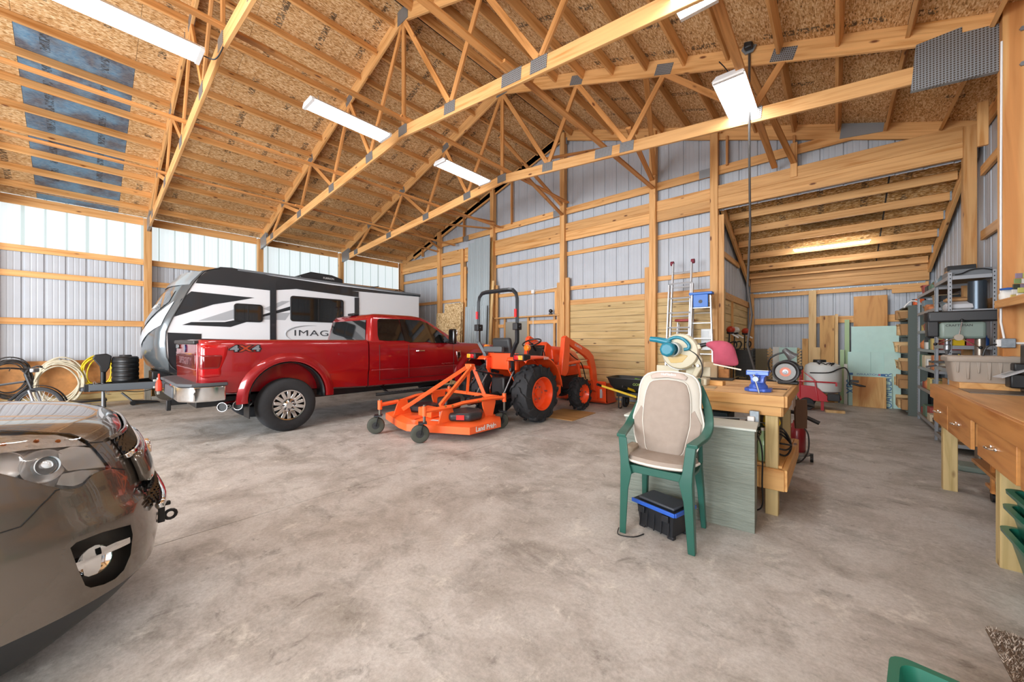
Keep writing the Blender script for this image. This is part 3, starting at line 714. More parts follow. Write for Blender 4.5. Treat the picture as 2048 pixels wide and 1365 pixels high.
    for s in (-1, 1):
        sidepoly([(1.60, 1.47), (1.585, 1.56), (1.63, 1.86), (1.68, 1.895), (2.10, 1.90), (2.16, 1.46), (1.75, 1.455)], GLASS, 'rear_door_window', s)
        sidepoly([(2.28, 1.42), (2.21, 1.90), (2.62, 1.895), (2.80, 1.84), (3.20, 1.58), (3.32, 1.47), (3.30, 1.41), (2.85, 1.41), (2.72, 1.43)], GLASS, 'front_door_window', s)
        sidepoly([(2.115, 1.90), (2.205, 1.90), (2.275, 1.43), (2.165, 1.45)], BLACKG, 'pillar_trim', s, .016)
        for y in (1.585, 2.235, 3.42): 
            MB().tube([(s * 1.0135, y, .70), (s * 1.016, y, 1.1), (s * 1.004, y + (.0 if y > 2 else 0), 1.38)], .0045, n=6).obj('door_seam', mat('seam_dark', '#2a0406', .6), T)
        MB().bar((s * 1.012, 1.585, .70), (s * 1.012, 3.42, .70), .006, .009).obj('door_seam', MATS['seam_dark'], T)
        MB().bar((s * 1.02, 1.42, .895), (s * 1.02, 3.5, .895), .012, .02).obj('side_crease', RED, T, bevel=.005)
        for y in (2.42,):
            h = MB().tube([(s * 1.005, y, 1.24), (s * 1.045, y + .03, 1.245), (s * 1.045, y + .17, 1.245), (s * 1.005, y + .2, 1.24)], .014, n=8).obj('door_handle', CHROME, T)
        # mirror
        mr = MB().box((s * 1.19, 3.24, 1.55), (.2, .1, .34)).obj('side_mirror', BLACKG, T, bevel=.035, seg=3)
        MB().bar((s * .98, 3.26, 1.42), (s * 1.15, 3.26, 1.46), .06, .05).obj('mirror_arm', BLACK, T, bevel=.01)
        MB().box((s * 1.19, 3.30, 1.63), (.19, .05, .12)).obj('mirror_cap', CHROME, T, bevel=.02)
        # tail light
        tl = MB().prism([(-1.085, .93), (-1.085, 1.40), (-.76, 1.40), (-.775, 1.25), (-.84, 1.05), (-.84, .93)], s * .85, s * 1.015, 'X').obj('tail_light', TAILRED, T, bevel=.05, seg=4)
        MB().prism([(-1.09, 1.03), (-1.09, 1.28), (-.81, 1.28), (-.82, 1.18), (-.86, 1.03)], s * .86, s * 1.02, 'X').obj('tail_lens', TAILDK, T, bevel=.05, seg=4)
        # mud flap, exhaust, step
        MB().box((s * .88, -.52, .50), (.28, .012, .42)).obj('mud_flap', BLACK, T)
        MB().tube([(s * .93, 1.55, .42), (s * .97, 1.62, .42), (s * .97, 3.55, .42), (s * .93, 3.62, .42)], .045, n=12, flat=.7).obj('running_board', BLACK, T)
        stp = MB()
        for k in range(24): stp.box((s * .985, 1.75 + k * .07, .455), (.06, .035, .006))
        tag(stp.obj('step_tread', STEEL, T, smooth=False), kind='stuff')
        for y in (1.8, 3.2): MB().bar((s * .6, y, .55), (s * .95, y, .43), .04, .03).obj('step_bracket', BLACK, T)
        MB().prism([(3.50, 1.21), (3.62, 1.22), (3.64, 1.10), (3.60, 1.0), (3.54, .98), (3.52, 1.08)], s * 1.0, s * 1.022, 'X').obj('fender_badge', CHROME, T, bevel=.004)
        MB().prism([(3.53, 1.19), (3.60, 1.195), (3.61, 1.11), (3.55, 1.03)], s * 1.0, s * 1.026, 'X').obj('badge_inset', BLACKG, T)
    sd = wood  # noqa
    # rear window
    P = [(-.80, 1.408, 1.47), (.80, 1.408, 1.47), (.72, 1.465, 1.86), (-.72, 1.465, 1.86)]
    MB().add([(x, y - .006, z) for x, y, z in P], [(0, 1, 2, 3)]).obj('rear_window', GLASS, T, smooth=False, solid=.006)
    P = [(-.86, 3.60, 1.46), (.86, 3.60, 1.46), (.74, 2.90, 1.87), (-.74, 2.90, 1.87)]
    MB().add([(x, y + .012, z) for x, y, z in P], [(0, 1, 2, 3)]).obj('windscreen', GLASS, T, smooth=False, solid=.006)
    MB().box((0, 1.56, 2.0), (.28, .12, .05)).obj('roof_lamp', BLACK, T, bevel=.02)
    # tailgate
    MB().box((0, -1.075, 1.09), (1.66, .05, .70)).obj('tailgate', RED, T, bevel=.012)
    MB().box((0, -1.09, 1.43), (1.66, .09, .06)).obj('tailgate_spoiler', BLACK, T, bevel=.015)
    MB().box((0, -1.102, 1.15), (1.5, .01, .20)).obj('tailgate_panel', mat('truck_red_dark', '#6d0a12', .25, .2, coat=1), T, bevel=.004)
    MB().box((0, -1.106, 1.26), (1.6, .012, .018)).obj('tailgate_trim', RED, T); MB().box((0, -1.106, 1.03), (1.6, .012, .018)).obj('tailgate_trim', RED, T)
    text('SUPER DUTY', .155, mat('emboss_grey', '#8c6a70', .3, .4), T, (0, -1.11, 1.145), (PI / 2, 0, 0), ext=.004, spacing=1.12)
    MB().box((-.62, -1.11, 1.36), (.22, .03, .07)).obj('tailgate_handle', BLACKG, T, bevel=.01); MB().lathe([(0, -.005), (.06, -.005), (.06, .012), (0, .014)], (0, -1.11, 1.335), 'Y', n=20).obj('badge', mat('badge_blue', '#14305e', .3, coat=1), T)
    # bumper
    bm = MB().prism([(-1.02, -.98), (-.98, -1.16), (-.75, -1.29), (.75, -1.29), (.98, -1.16), (1.02, -.98), (1.02, -.80), (.97, -.80), (.97, -.98), (-.97, -.98), (-.97, -.80), (-1.02, -.80)], .60, .82, 'Z').obj('rear_bumper', CHROME, T, bevel=.02)
    MB().prism([(-1.03, -1.0), (-.99, -1.18), (-.76, -1.31), (.76, -1.31), (.99, -1.18), (1.03, -1.0), (1.03, -.78), (-1.03, -.78)], .815, .86, 'Z').obj('bumper_step_pad', mat('grey_plastic', '#474a4e', .6), T, bevel=.01)
    MB().box((0, -1.26, .70), (.8, .10, .17)).obj('bumper_centre', MATS['grey_plastic'], T, bevel=.02)
    MB().box((0, -1.2, .52), (.09, .22, .09)).box((0, -1.3, .48), (.10, .05, .16)).obj('hitch', BLACK, T, bevel=.006)
    MB().box((0, -.4, .52), (.9, 1.3, .14)).obj('frame', BLACK, T, bevel=.01); MB().box((0, 2.0, .5), (.85, 3.6, .16)).obj('frame_rail', BLACK, T, bevel=.01)
    MB().cyl((-.8, 0, .42), (.8, 0, .42), .06).ball((0, 0, .42), .17).obj('axle', BLACK, T)
    for dy in (-.57, -.755):
        MB().lathe([(.052, -.16), (.055, -.16), (.066, .09), (.068, .13), (.06, .13), (.052, .05)], (0, 0, 0), 'X', n=22).obj('exhaust_tip', CHROME, T, loc=(.87, dy, .50), rot=(0, 0, math.radians(-40)))
        MB().lathe([(.0, .115), (.059, .115)], (0, 0, 0), 'X', n=22).obj('exhaust_mouth', BLACK, T, loc=(.87, dy, .50), rot=(0, 0, math.radians(-40)))
    for x in (-.87, .87):
        for y in (.02, 4.19):
            wheel(T, (x, y, .425), .425, .27, .235, side=1 if x > 0 else -1)
    # front
    MB().box((0, 5.02, 1.12), (1.6, .06, .34)).obj('grille', CHROME, T, bevel=.02); MB().box((0, 5.02, .72), (1.96, .22, .22)).obj('front_bumper', CHROME, T, bevel=.04)
    for s in (-1, 1): MB().box((s * .86, 4.96, 1.12), (.2, .14, .34)).obj('headlight', mat('lens_clear', '#cfd6da', .05, coat=1), T, bevel=.03)
    # side lettering
    gm = mat('decal_grey', '#9aa3ad', .3, .5)
    for t, y, m in (('4', -.70, gm), ('X', -.565, mat('decal_orange', '#b8452a', .3, .3)), ('4', -.43, gm)):
        text(t, .125, BLACK, T, (1.0085, y, 1.335), (PI / 2, 0, PI / 2), ext=.001, sx=1.75, bold=.012); text(t, .12, gm if t == '4' else m, T, (1.0105, y, 1.335), (PI / 2, 0, PI / 2), ext=.001, sx=1.65, bold=.004)
    text('F-250 SUPER DUTY', .045, CHROME, T, (1.0275, 3.25, .945), (PI / 2, 0, PI / 2), ext=.002)
    return T
truck()
s = solo(MB().loft([[(x * w, y * w, z) for x, y in rrect(.055, .035, .02, 3)] for z, w in ((-.11, .7), (-.10, 1), (.0, 1.05), (.05, .7), (.07, .35), (.16, .3))]), 'reflector_bag', mat('orange_red', '#e0452c', .5), 'small orange red cover hanging on the pickup rear bumper', 'cover'); s.location = (-7.95, .78, .78)
# ------------------------------------------------------------ travel trailer
def trailer():
    T = thing('travel_trailer', (-11.4, 1.0, 0), 'white travel trailer with dark grey graphics parked behind the red pickup', 'travel trailer')
    X0 = 1.2
    GREY = mat('trailer_front_grey', '#5d6468', .25, .3, coat=.6); WH = mat('trailer_white', '#e3e6ea', .3, coat=.4); DK = mat('trailer_dark', '#30353b', .25, coat=.6)
    # side outline in (y,z), local
    prof = [(.40, .74), (.20, .92), (.12, 1.12), (.10, 1.4), (.11, 1.64), (.21, 1.94), (.336, 2.23), (.44, 2.48), (.56, 2.72), (.73, 2.95), (.98, 3.04), (1.6, 3.05), (2.6, 3.02), (6.05, 2.93), (6.15, 2.9), (6.15, .74)]
    front = 11
    rings = []
    NX = 9
    for j in range(NX):
        u = -1 + 2 * j / (NX - 1); x = X0 * u; b = -.25 * (1 - abs(u) ** 2.5)
        ring = []
        for k, (y, z) in enumerate(prof):
            f = 1 if k < 9 else max(0, 1 - (k - 8) / 3); ring.append((x, y + b * (f if k < front else 0), z))
        rings.append(ring)
    body = MB().loft(rings).obj('body', WH, T, angle=30)
    # front cap, a shell over the nose
    cap = MB(); rr = []
    for j in range(NX):
        u = -1 + 2 * j / (NX - 1); x = (X0 + .012) * u; b = -.25 * (1 - abs(u) ** 2.5)
        rr.append([(x, y + b * (1 if k < 9 else max(0, 1 - (k - 8) / 3)) - .012, z + (.01 if k > 8 else 0)) for k, (y, z) in enumerate(prof[:11])])
    cap.loft(rr, cap=False, closed=False).obj('front_cap', GREY, T, solid=.01)
    for s in (-1, 1):
        MB().tube([(s * (X0 + .008), y - .004, z) for y, z in smoothpts([(p[0], p[1], 0) for p in prof[:10]], 4) for _ in (0,)] if False else [(s * (X0 + .008), q[0], q[1]) for q in smoothpts([(p[0], p[1], 0) for p in prof[:11]], 4)], .009, n=6).obj('edge_moulding', BLACK, T)
    # front cap lighter chevron and window
    def frontpt(u, z):
        for (y0, z0), (y1, z1) in zip(prof, prof[1:]):
            if z0 <= z <= z1: y = y0 + (y1 - y0) * (z - z0) / (z1 - z0); break
        return (X0 * u, y - .25 * (1 - abs(u) ** 2.5) - .03, z)
    def fpatch(pts, m, name):
        # triangulate in (u,z)
        return patch([frontpt(u, z) for u, z in dense(pts, .15)], m, name, T)
    def grid(us, zlo, zhi, m, name, n=6, k=8):
        V = []; F = []
        for i in range(n + 1):
            u = us[0] + (us[1] - us[0]) * i / n; a, b = zlo(u), zhi(u)
            for j in range(k + 1): V.append(frontpt(u, a + (b - a) * j / k))
        for i in range(n):
            for j in range(k): q = i * (k + 1) + j; F.append((q, q + 1, q + k + 2, q + k + 1))
        return MB().add(V, F).obj(name, m, T, angle=60)
    grid((-.86, .86), lambda u: 1.30 + abs(u) * .55, lambda u: 1.55 + abs(u) * .85, mat('trailer_light_grey', '#c3c7cb', .3, coat=.5), 'chevron', 12)
    grid((-.72, .72), lambda u: 1.66 + abs(u) * .85, lambda u: 2.52, mat('cap_window', '#565c5e', .08, coat=1), 'front_window', 12)
    grid((-.97, .97), lambda u: 2.64, lambda u: 2.95, mat('cap_top_grey', '#8f979c', .3, coat=.5), 'cap_top', 12)
    text('IMAGINE', .19, WHITE, T, (.28, .03, 2.2), (math.radians(60), 0, 0), ext=.001, name='cap_lettering', shear=.2)
    # side graphics on both sides
    def q(u, v): p = PX(u, v, -10.2); return (p.y - 1.0, p.z)
    def K(x, y): return q(280 + x / 2.926, 500 + y / 2.926)
    k = 0
    def side(pts, m, name, off=.004):
        P = [K(*p) for p in pts]
        for s in (-1, 1):
            MB().prism(P, s * (X0 - .001), s * (X0 + off), 'X').obj(name, m, T, smooth=False)
    GRY = mat('graphic_grey', '#a9adb2', .3); BK = mat('graphic_black', '#24282c', .25, coat=.5)
    side([(325, 195), (345, 160), (400, 118), (470, 100), (540, 105), (760, 150), (1120, 205), (1640, 268), (1640, 276), (1270, 243), (1000, 225), (760, 238), (500, 210)], BK, 'top_band')
    side([(240, 290), (300, 243), (670, 281), (560, 300), (430, 320), (200, 392)], BK, 'swoosh_upper')
    side([(246, 440), (300, 423), (495, 423), (560, 410), (610, 395), (700, 385), (900, 325), (900, 348), (720, 392), (600, 430), (530, 452)], BK, 'swoosh_lower')
    side([(340, 415), (560, 345), (560, 400), (500, 415)], GRY, 'grey_stripe', .003); side([(720, 345), (830, 300), (880, 300), (760, 360)], GRY, 'grey_stripe', .003); side([(720, 392), (800, 370), (880, 368), (850, 412), (720, 408)], GRY, 'grey_stripe', .003)
    side([(760, 180), (796, 188), (796, 560), (760, 560)], BK, 'slide_edge', .02); side([(798, 190), (1278, 246), (1278, 278), (798, 214)], BK, 'slide_edge', .018)
    side([(1255, 280), (1280, 280), (1280, 420), (1255, 420)], BK, 'slide_edge', .02)
    side([(160, 484), (360, 492), (360, 520), (760, 530), (760, 720), (170, 720)], BK, 'lower_skirt')
    side([(796, 560), (1640, 530), (1640, 560), (796, 620)], BK, 'lower_skirt', .003)
    def win(x0, y0, x1, y1, x2, y2, split):
        a, b, c = K(x0, y0), K(x1, y1), K(x2, y2)   # top-left, bottom-left, right edge mid
        ya, yb = a[0], c[0]; z1, z0 = a[1], b[1]; cy, cz = (ya + yb) / 2, (z0 + z1) / 2
        for s in (-1, 1):
            MB().prism(rrect((yb - ya) / 2, (z1 - z0) / 2, .07, 4, cy, cz), s * X0, s * (X0 + .03), 'X').obj('window_frame', BLACK, T, bevel=.008)
            MB().prism(rrect((yb - ya) / 2 - .035, (z1 - z0) / 2 - .035, .05, 4, cy, cz), s * X0, s * (X0 + .034), 'X').obj('window_glass', GLASS, T, smooth=False)
            MB().box((s * (X0 + .034), ya + (yb - ya) * split, cz), (.012, .025, z1 - z0 - .06)).obj('window_mullion', BLACK, T)
    win(548, 312, 548, 420, 718, 370, .48); win(878, 268, 878, 418, 1190, 350, .5)
    for s in (1,):
        a = K(870, 497); b = K(1250, 500)
        text('IMAGINE', .21, mat('letter_dark', '#3c4146', .3), T, (X0 + .006, (a[0] + b[0]) / 2 + .0, a[1] + .04), (PI / 2, 0, PI / 2), ext=.001, sx=1.6, spacing=1.1)
        pts = [(X0 + .004, a[0] + .55 - .62 * math.cos(math.radians(t)), a[1] + .02 + .22 * math.sin(math.radians(t))) for t in range(-40, 110, 10)]
        MB().tube(pts, [.002 + .018 * math.sin(PI * i / (len(pts) - 1)) for i in range(len(pts))], n=6, flat=1).obj('swoosh_arc', GRY, T)
    # roof things
    MB().box((0, 3.0, 3.035), (2.36, 6.2, .05)).obj('roof_edge', BLACK, T, rot=(-.018, 0, 0)) if False else None
    MB().prism([(1.3, 3.04), (6.2, 2.93), (6.2, 2.97), (1.3, 3.085)], -1.22, 1.22, 'X').obj('roof_membrane', mat('roof_grey', '#6d7276', .5), T, smooth=False)
    MB().prism([(2.75, 3.03), (2.70, 3.17), (3.0, 3.30), (3.55, 3.28), (3.85, 3.20), (3.85, 3.02)], .2, .85, 'X').obj('air_conditioner', mat('ac_black', '#25292d', .4), T, bevel=.03)
    text('FURRION', .07, WHITE, T, (.853, 3.45, 3.17), (PI / 2, 0, PI / 2), ext=.002)
    for y, r in ((1.9, .02), (2.05, .02)): MB().box((.5, y, 3.1), (.36, .14, .05)).obj('roof_vent', mat('vent_grey', '#8a8f94', .5), T, bevel=.01)
    p = PX(738, 572, -10.9); MB().box((.5, 4.9, 3.04), (.36, .36, .08)).obj('roof_vent', MATS['vent_grey'], T, bevel=.01); MB().prism([(4.75, 3.08), (5.05, 3.14), (5.05, 3.16), (4.75, 3.10)], .3, .68, 'X').obj('vent_lid', BLACK, T)
    MB().tube([(.7, 5.6, 2.95), (.7, 5.6, 3.08), (.7, 5.75, 3.12), (.7, 5.95, 3.06), (.7, 5.98, 2.95)], .012).obj('roof_ladder_top', BLACK, T)
    for y in (3.4, 4.3):
        for s in (-1, 1): wheel(T, (s * 1.0, y, .36), .36, .22, .2, side=s, spokes=8, rimmat=ALU)
    MB().box((0, 3.2, .62), (1.9, 5.8, .2)).obj('chassis', BLACK, T, bevel=.01)
    for s in (-1, 1): 
        sj = MB().bar((s * .9, 5.6, .55), (s * .9, 5.6, .05), .05, .05).box((s * .9, 5.6, .02), (.16, .16, .02)).obj('stabilizer', BLACK, T)
    # tongue
    tg = MB(); 
    for s in (-1, 1): MB().bar((s * .85, .5, .54), (s * .06, -.92, .50), .07, .15).obj('tongue_beam', DARK, T, bevel=.006)
    MB().box((0, -.90, .50), (.2, .16, .14)).lathe([(0, .02), (.06, .02), (.075, -.02), (.075, -.06), (0, -.06)], (0, -.97, .5), 'Z', n=16).obj('coupler', DARK, T, bevel=.006)
    MB().cyl((0, -.72, .03), (0, -.72, .60), .028).cyl((0, -.72, 0), (0, -.72, .03), .07).obj('jack_leg', STEEL, T)
    MB().cyl((0, -.72, .58), (0, -.72, .95), .04).obj('jack_tube', BLACK, T)
    MB().prism([(-.87, 1.10), (-.83, 1.17), (-.67, 1.19), (-.60, 1.14), (-.63, .90), (-.68, .80), (-.76, .82), (-.77, .93)], -.09, .09, 'X').obj('jack_head', BLACK, T, bevel=.015)
    cv = [(0, .56), (.24, .56), (.255, .60)]
    for i in range(5): z = .61 + i * .095; cv += [(.262, z), (.272, z + .02), (.272, z + .06), (.262, z + .08)]
    cv += [(.265, 1.09), (.24, 1.12), (.13, 1.125), (.12, 1.155), (0, 1.155)]
    pc = MB().lathe(cv, (0, 0, 0), 'Z', n=32).obj('propane_cover', BLACK, T, angle=25, loc=(0, -.40, 0)); pc.scale = (1.15, .76, 1)
    MB().box((.1, .12, .70), (.6, .3, .2)).obj('battery_box', BLACK, T, bevel=.02)
    zz = MB()
    for i in range(7): 
        c = (.14, -.84 + i * .03, .60 - i * .035); zz.tube([(c[0], c[1] + .018 * math.cos(a), c[2] + .03 * math.sin(a)) for a in [k * PI / 4 for k in range(8)]], .005, n=5, closed=True)
    tag(zz.obj('safety_chain', STEEL, T), kind='stuff')
    MB().box((.6, .05, .50), (.06, .05, .36)).box((.6, .02, .62), (.1, .1, .05)).box((.6, .02, .48), (.1, .1, .05)).obj('sway_bracket', mat('zinc', '#c9cac4', .4, .5), T, bevel=.012)
    MB().tube(smoothpts([(.2, -.9, .45), (.25, -.5, .42), (.3, -.2, .38), (.35, .1, .45)], 6), .008).obj('breakaway_cable', BLACK, T)
    return T
trailer()
# ============================================================ TRACTOR AND MOWER
ORG = mat('tractor_orange', '#f0501e', .35, coat=.4)
ORG2 = mat('mower_orange', '#f4652c', .4, coat=.3)
def lugtyre(parent, c, r, w, rim, nl, side=1, hubx=None):
    t = bpy.data.objects.new('wheel', None); COL.objects.link(t); t.parent = parent; t.location = c
    h = w / 2; r0 = r - .035
    MB().lathe([(rim, -h + .03), (rim + .03, -h + .01), (r0 - .10, -h), (r0 - .02, -h + .02), (r0, -h + .05), (r0, h - .05), (r0 - .02, h - .02), (r0 - .10, h), (rim + .03, h - .01), (rim, h - .03), (rim - .01, h - .06), (rim - .01, -h + .06), (rim, -h + .03)], axis='X', n=48).obj('tyre', RUBBER, t)
    lg = MB()
    for k in range(nl):
        for s in (-1, 1):
            a0 = 2 * PI * (k + (.5 if s > 0 else 0)) / nl; rings = []
            for i, (f, da) in enumerate(((.0, .0), (.25, .1), (.5, .62), (.75, .75), (1.0, 1.15), (1.09, 1.35))):
                x = s * f * h * .98; a = a0 + da * 2 * PI / nl * .62; wd = (.055 if f < .9 else .07) * 12 / nl; rr = r if f < .9 else (r - .022 if f < 1.05 else r - .11)
                rb = r0 - .03 if f < .9 else rr - .05
                if f > 1.05: x = s * (h + .008)
                rings.append([(x, q * math.cos(b), q * math.sin(b)) for q, b in ((rb, a - wd), (rr, a - wd * .72), (rr, a + wd * .72), (rb, a + wd))])
            lg.loft(rings)
    tag(lg.obj('tread_lug', RUBBER, t, smooth=False), kind='stuff')
    s = side
    MB().lathe([(rim + .012, s * (h - .012)), (rim + .012, s * (h + .0)), (rim - .005, s * (h - .002)), (rim - .02, s * (h - .05)), (rim - .035, s * (h * .35)), (rim * .62, s * (h * .12)), (rim * .55, s * (h * .28)), (rim * .28, s * (h * .30)), (rim * .26, s * (h * .5)), (0, s * (h * .5))], axis='X', n=40).obj('rim', ORG, t)
    MB().lathe([(rim - .006, -h + .02), (rim - .006, h - .02)], axis='X', n=40).obj('rim_barrel', ORG, t, solid=.008)
    b = MB()
    for k in range(6): a = 2 * PI * k / 6; b.cyl((s * h * .26, rim * .42 * math.cos(a), rim * .42 * math.sin(a)), (s * h * .36, rim * .42 * math.cos(a), rim * .42 * math.sin(a)), .014, n=6)
    tag(b.obj('wheel_bolt', STEEL, t), kind='stuff')
    MB().cyl((s * (h * .2), rim * .8, .02), (s * (h * .55), rim * .8, .02), .012, n=8).obj('valve', STEEL, t)
    return t
def tractor():
    T = thing('compact_tractor', (-4.60, 5.35, 0), 'orange compact tractor with black roll bar and front loader', 'tractor')
    for s in (-1, 1):
        lugtyre(T, (s * .51, 0, .515), .515, .37, .285, 12, s)
        lugtyre(T, (s * .53, 1.52, .345), .345, .24, .19, 12, s)
    # chassis and engine
    MB().box((0, .35, .52), (.34, 1.1, .34)).obj('transmission', BLACK, T, bevel=.03)
    MB().cyl((-.5, 0, .515), (.5, 0, .515), .10).obj('rear_axle', BLACK, T); MB().cyl((-.5, 1.52, .36), (.5, 1.52, .36), .06).box((0, 1.52, .36), (.3, .2, .2)).obj('front_axle', BLACK, T)
    MB().box((0, 1.35, .55), (.42, 1.3, .30)).obj('engine', DARK, T, bevel=.02)
    st = [(.95, .24, .76, 1.33), (1.05, .26, .72, 1.345), (1.5, .26, .70, 1.31), (1.9, .25, .70, 1.22), (2.06, .22, .72, 1.10)]
    MB().loft([[(x, y, z) for x, z in [(-w, z0), (w, z0), (w * 1.02, (z0 + z1) / 2), (w * .95, z1 - .08), (w * .7, z1), (-w * .7, z1), (-w * .95, z1 - .08), (-w * 1.02, (z0 + z1) / 2)]] for y, w, z0, z1 in st]).obj('hood', ORG, T, bevel=.015)
    MB().box((0, 2.05, .82), (.36, .05, .3)).obj('grille', BLACK, T, bevel=.01)
    for s in (-1, 1):
        MB().box((s * .268, 1.45, .96), (.012, .7, .10)).obj('hood_decal', mat('decal_silver', '#aeb3b8', .3), T)
        text('Kubota', .10, BLACK, T, (s * .276, 1.45, .955), (PI / 2, 0, s * PI / 2), ext=.001, bold=.003)
    # dashboard, wheel
    MB().prism([(.72, .6), (.72, 1.22), (.80, 1.44), (.97, 1.35), (.97, .6)], -.2, .2, 'X').obj('dashboard', ORG, T, bevel=.02)
    MB().prism([(.64, 1.12), (.70, 1.32), (.80, 1.38), (.80, 1.12)], -.17, .17, 'X').obj('instrument_panel', BLACK, T, bevel=.015)
    sw = MB().tube([(.19 * math.cos(a), .19 * math.sin(a) * .92, .19 * math.sin(a) * .38) for a in [2 * PI * k / 24 for k in range(24)]], .015, closed=True)
    for a in (.5, 2.6, 4.71): sw.bar((0, 0, -.02), (.19 * math.cos(a), .19 * math.sin(a) * .92, .19 * math.sin(a) * .38), .02, .012)
    sw.obj('steering_wheel', BLACK, T, loc=(0, .56, 1.42)); MB().cyl((0, .56, 1.40), (0, .72, 1.22), .022).obj('steering_column', BLACK, T)
    MB().box((0, .50, .62), (.9, .62, .03)).obj('foot_platform', mat('platform_black', '#1c1d1f', .7), T, bevel=.008)
    # fenders
    for s in (-1, 1):
        pts = [(.515 * 0 + .66 * math.cos(math.radians(a)) * .93, .515 + .655 * math.sin(math.radians(a))) for a in (8, 20, 32, 44, 56, 68, 80, 92)] + [(-.2, 1.17), (-.36, 1.165), (-.46, 1.15), (-.50, 1.10)]
        rings = [[(s * .26, y, z), (s * .30, y, z + .012), (s * .66, y, z + .012), (s * .70, y, z - .03)] for y, z in pts]
        MB().loft(rings, closed=False, cap=False).obj('fender', ORG, T, solid=.012, angle=50)
        MB().prism([(-.46, .95), (-.46, 1.15), (.1, 1.165), (.42, 1.0), (.60, .66), (.55, .5), (-.2, .6)], s * .255, s * .275, 'X').obj('fender_side', ORG, T, bevel=.006)
        MB().box((s * .58, -.46, 1.17), (.24, .20, .11)).obj('tail_lamp_housing', BLACK, T, bevel=.02)
        MB().box((s * .635, -.562, 1.17), (.09, .02, .075)).obj('tail_lamp_amber', mat('amber_lens', '#f09a1c', .2, coat=1), T, bevel=.005)
        MB().box((s * .54, -.562, 1.17), (.085, .02, .075)).obj('tail_lamp_red', TAILRED, T, bevel=.005)
        MB().cyl((s * .50, -.25, 1.33), (s * .50, -.17, 1.33), .056, n=20).obj('hazard_lamp', mat('orange_lens', '#ef8116', .2, coat=1), T, bevel=.012)
        MB().cyl((s * .50, -.20, 1.15), (s * .50, -.20, 1.3), .01).obj('hazard_stalk', BLACK, T)
        text('B2601', .07, WHITE, T, (s * .685, .22, 1.03), (PI / 2, 0, s * PI / 2), ext=.001, name='fender_lettering') if s < 0 else text('B2601', .06, WHITE, T, (s * .703, .08, 1.14), (PI / 2, 0, PI / 2), ext=.001, name='fender_lettering')
        # roll bar
    for s in (-1, 1):
        pts = [(s * .20, -.12, .62), (s * .26, -.30, .82), (s * .31, -.40, 1.06), (s * .34, -.43, 1.22), (s * .45, -.46, 1.40), (s * .475, -.46, 1.45), (s * .475, -.46, 1.70)]
        lo = MB(); P = smoothpts(pts, 4)
        for a, b in zip(P, P[1:]): pass
        MB().tube(P, .038, n=4).obj('roll_bar_post', DARK, T, bevel=.006, angle=50)
        MB().box((s * .475, -.46, 1.70), (.11, .13, .12)).cyl((s * .56, -.46, 1.70), (s * .40, -.46, 1.70), .025).obj('roll_bar_hinge', BLACK, T, bevel=.012)
        MB().box((s * .475, -.50, 1.93), (.05, .022, .14)).obj('reflector', TAILRED, T)
    up = [(-.475, -.46, 1.70), (-.475, -.46, 1.98), (-.475, -.46, 2.18), (-.45, -.46, 2.27), (-.38, -.46, 2.335), (-.28, -.46, 2.35), (0, -.46, 2.35), (.28, -.46, 2.35), (.38, -.46, 2.335), (.45, -.46, 2.27), (.475, -.46, 2.18), (.475, -.46, 1.98), (.475, -.46, 1.70)]
    MB().tube(up, .04, n=4).obj('roll_bar', DARK, T, bevel=.006, angle=60)
    # seat
    SEAT = mat('seat_vinyl', '#2b2d2f', .55)
    MB().box((0, -.02, 1.08), (.46, .44, .14)).obj('seat', SEAT, T, bevel=.05, seg=3)
    MB().box((-.05, -.25, 1.33), (.44, .10, .36), (.18, 0, 0)).obj('seat_back', SEAT, T, bevel=.045, seg=3)
    MB().box((-.10, -.44, 1.30), (.46, .08, .10)).obj('tool_box', mat('box_grey', '#4c5052', .5), T, bevel=.015)
    MB().box((0, -.30, 1.08), (.7, .08, .30)).obj('rear_panel', ORG, T, bevel=.01)
    MB().box((0, -.30, .64), (.32, .3, .32)).obj('hitch_casting', BLACK, T, bevel=.03)
    MB().box((-.33, .0, 1.12), (.05, .2, .08)).obj('lever_box', BLACK, T, bevel=.01)
    # three point linkage
    for s in (-1, 1):
        MB().bar((s * .22, -.1, .42), (s * .34, -.92, .42), .03, .05).obj('lower_link', BLACK, T)
        MB().cyl((s * .30, -.32, .96), (s * .32, -.70, .44), .014).obj('lift_rod', STEEL, T); MB().bar((s * .22, -.18, .86), (s * .31, -.45, .95), .03, .05).obj('lift_arm', BLACK, T)
    MB().tube([(0, -.3, .82), (0, -.50, .85), (0, -.74, .90), (0, -.98, .95)], [.015, .02, .02, .014]).obj('top_link', DARK, T)
    MB().cyl((0, -.35, .50), (0, -.75, .46), .055, n=16).cyl((0, -.72, .46), (0, -1.15, .44), .065, n=16).obj('drive_shaft', BLACK, T)
    # side instrument / hydraulic cluster
    MB().box((.33, .62, 1.0), (.2, .3, .12), (.3, 0, .2)).obj('loader_valve', BLACK, T, bevel=.03)
    MB().tube(smoothpts([(.33, .55, 1.05), (.36, .5, 1.2), (.33, .48, 1.3)], 4), .01).ball((.33, .48, 1.33), .028).obj('joystick', BLACK, T)
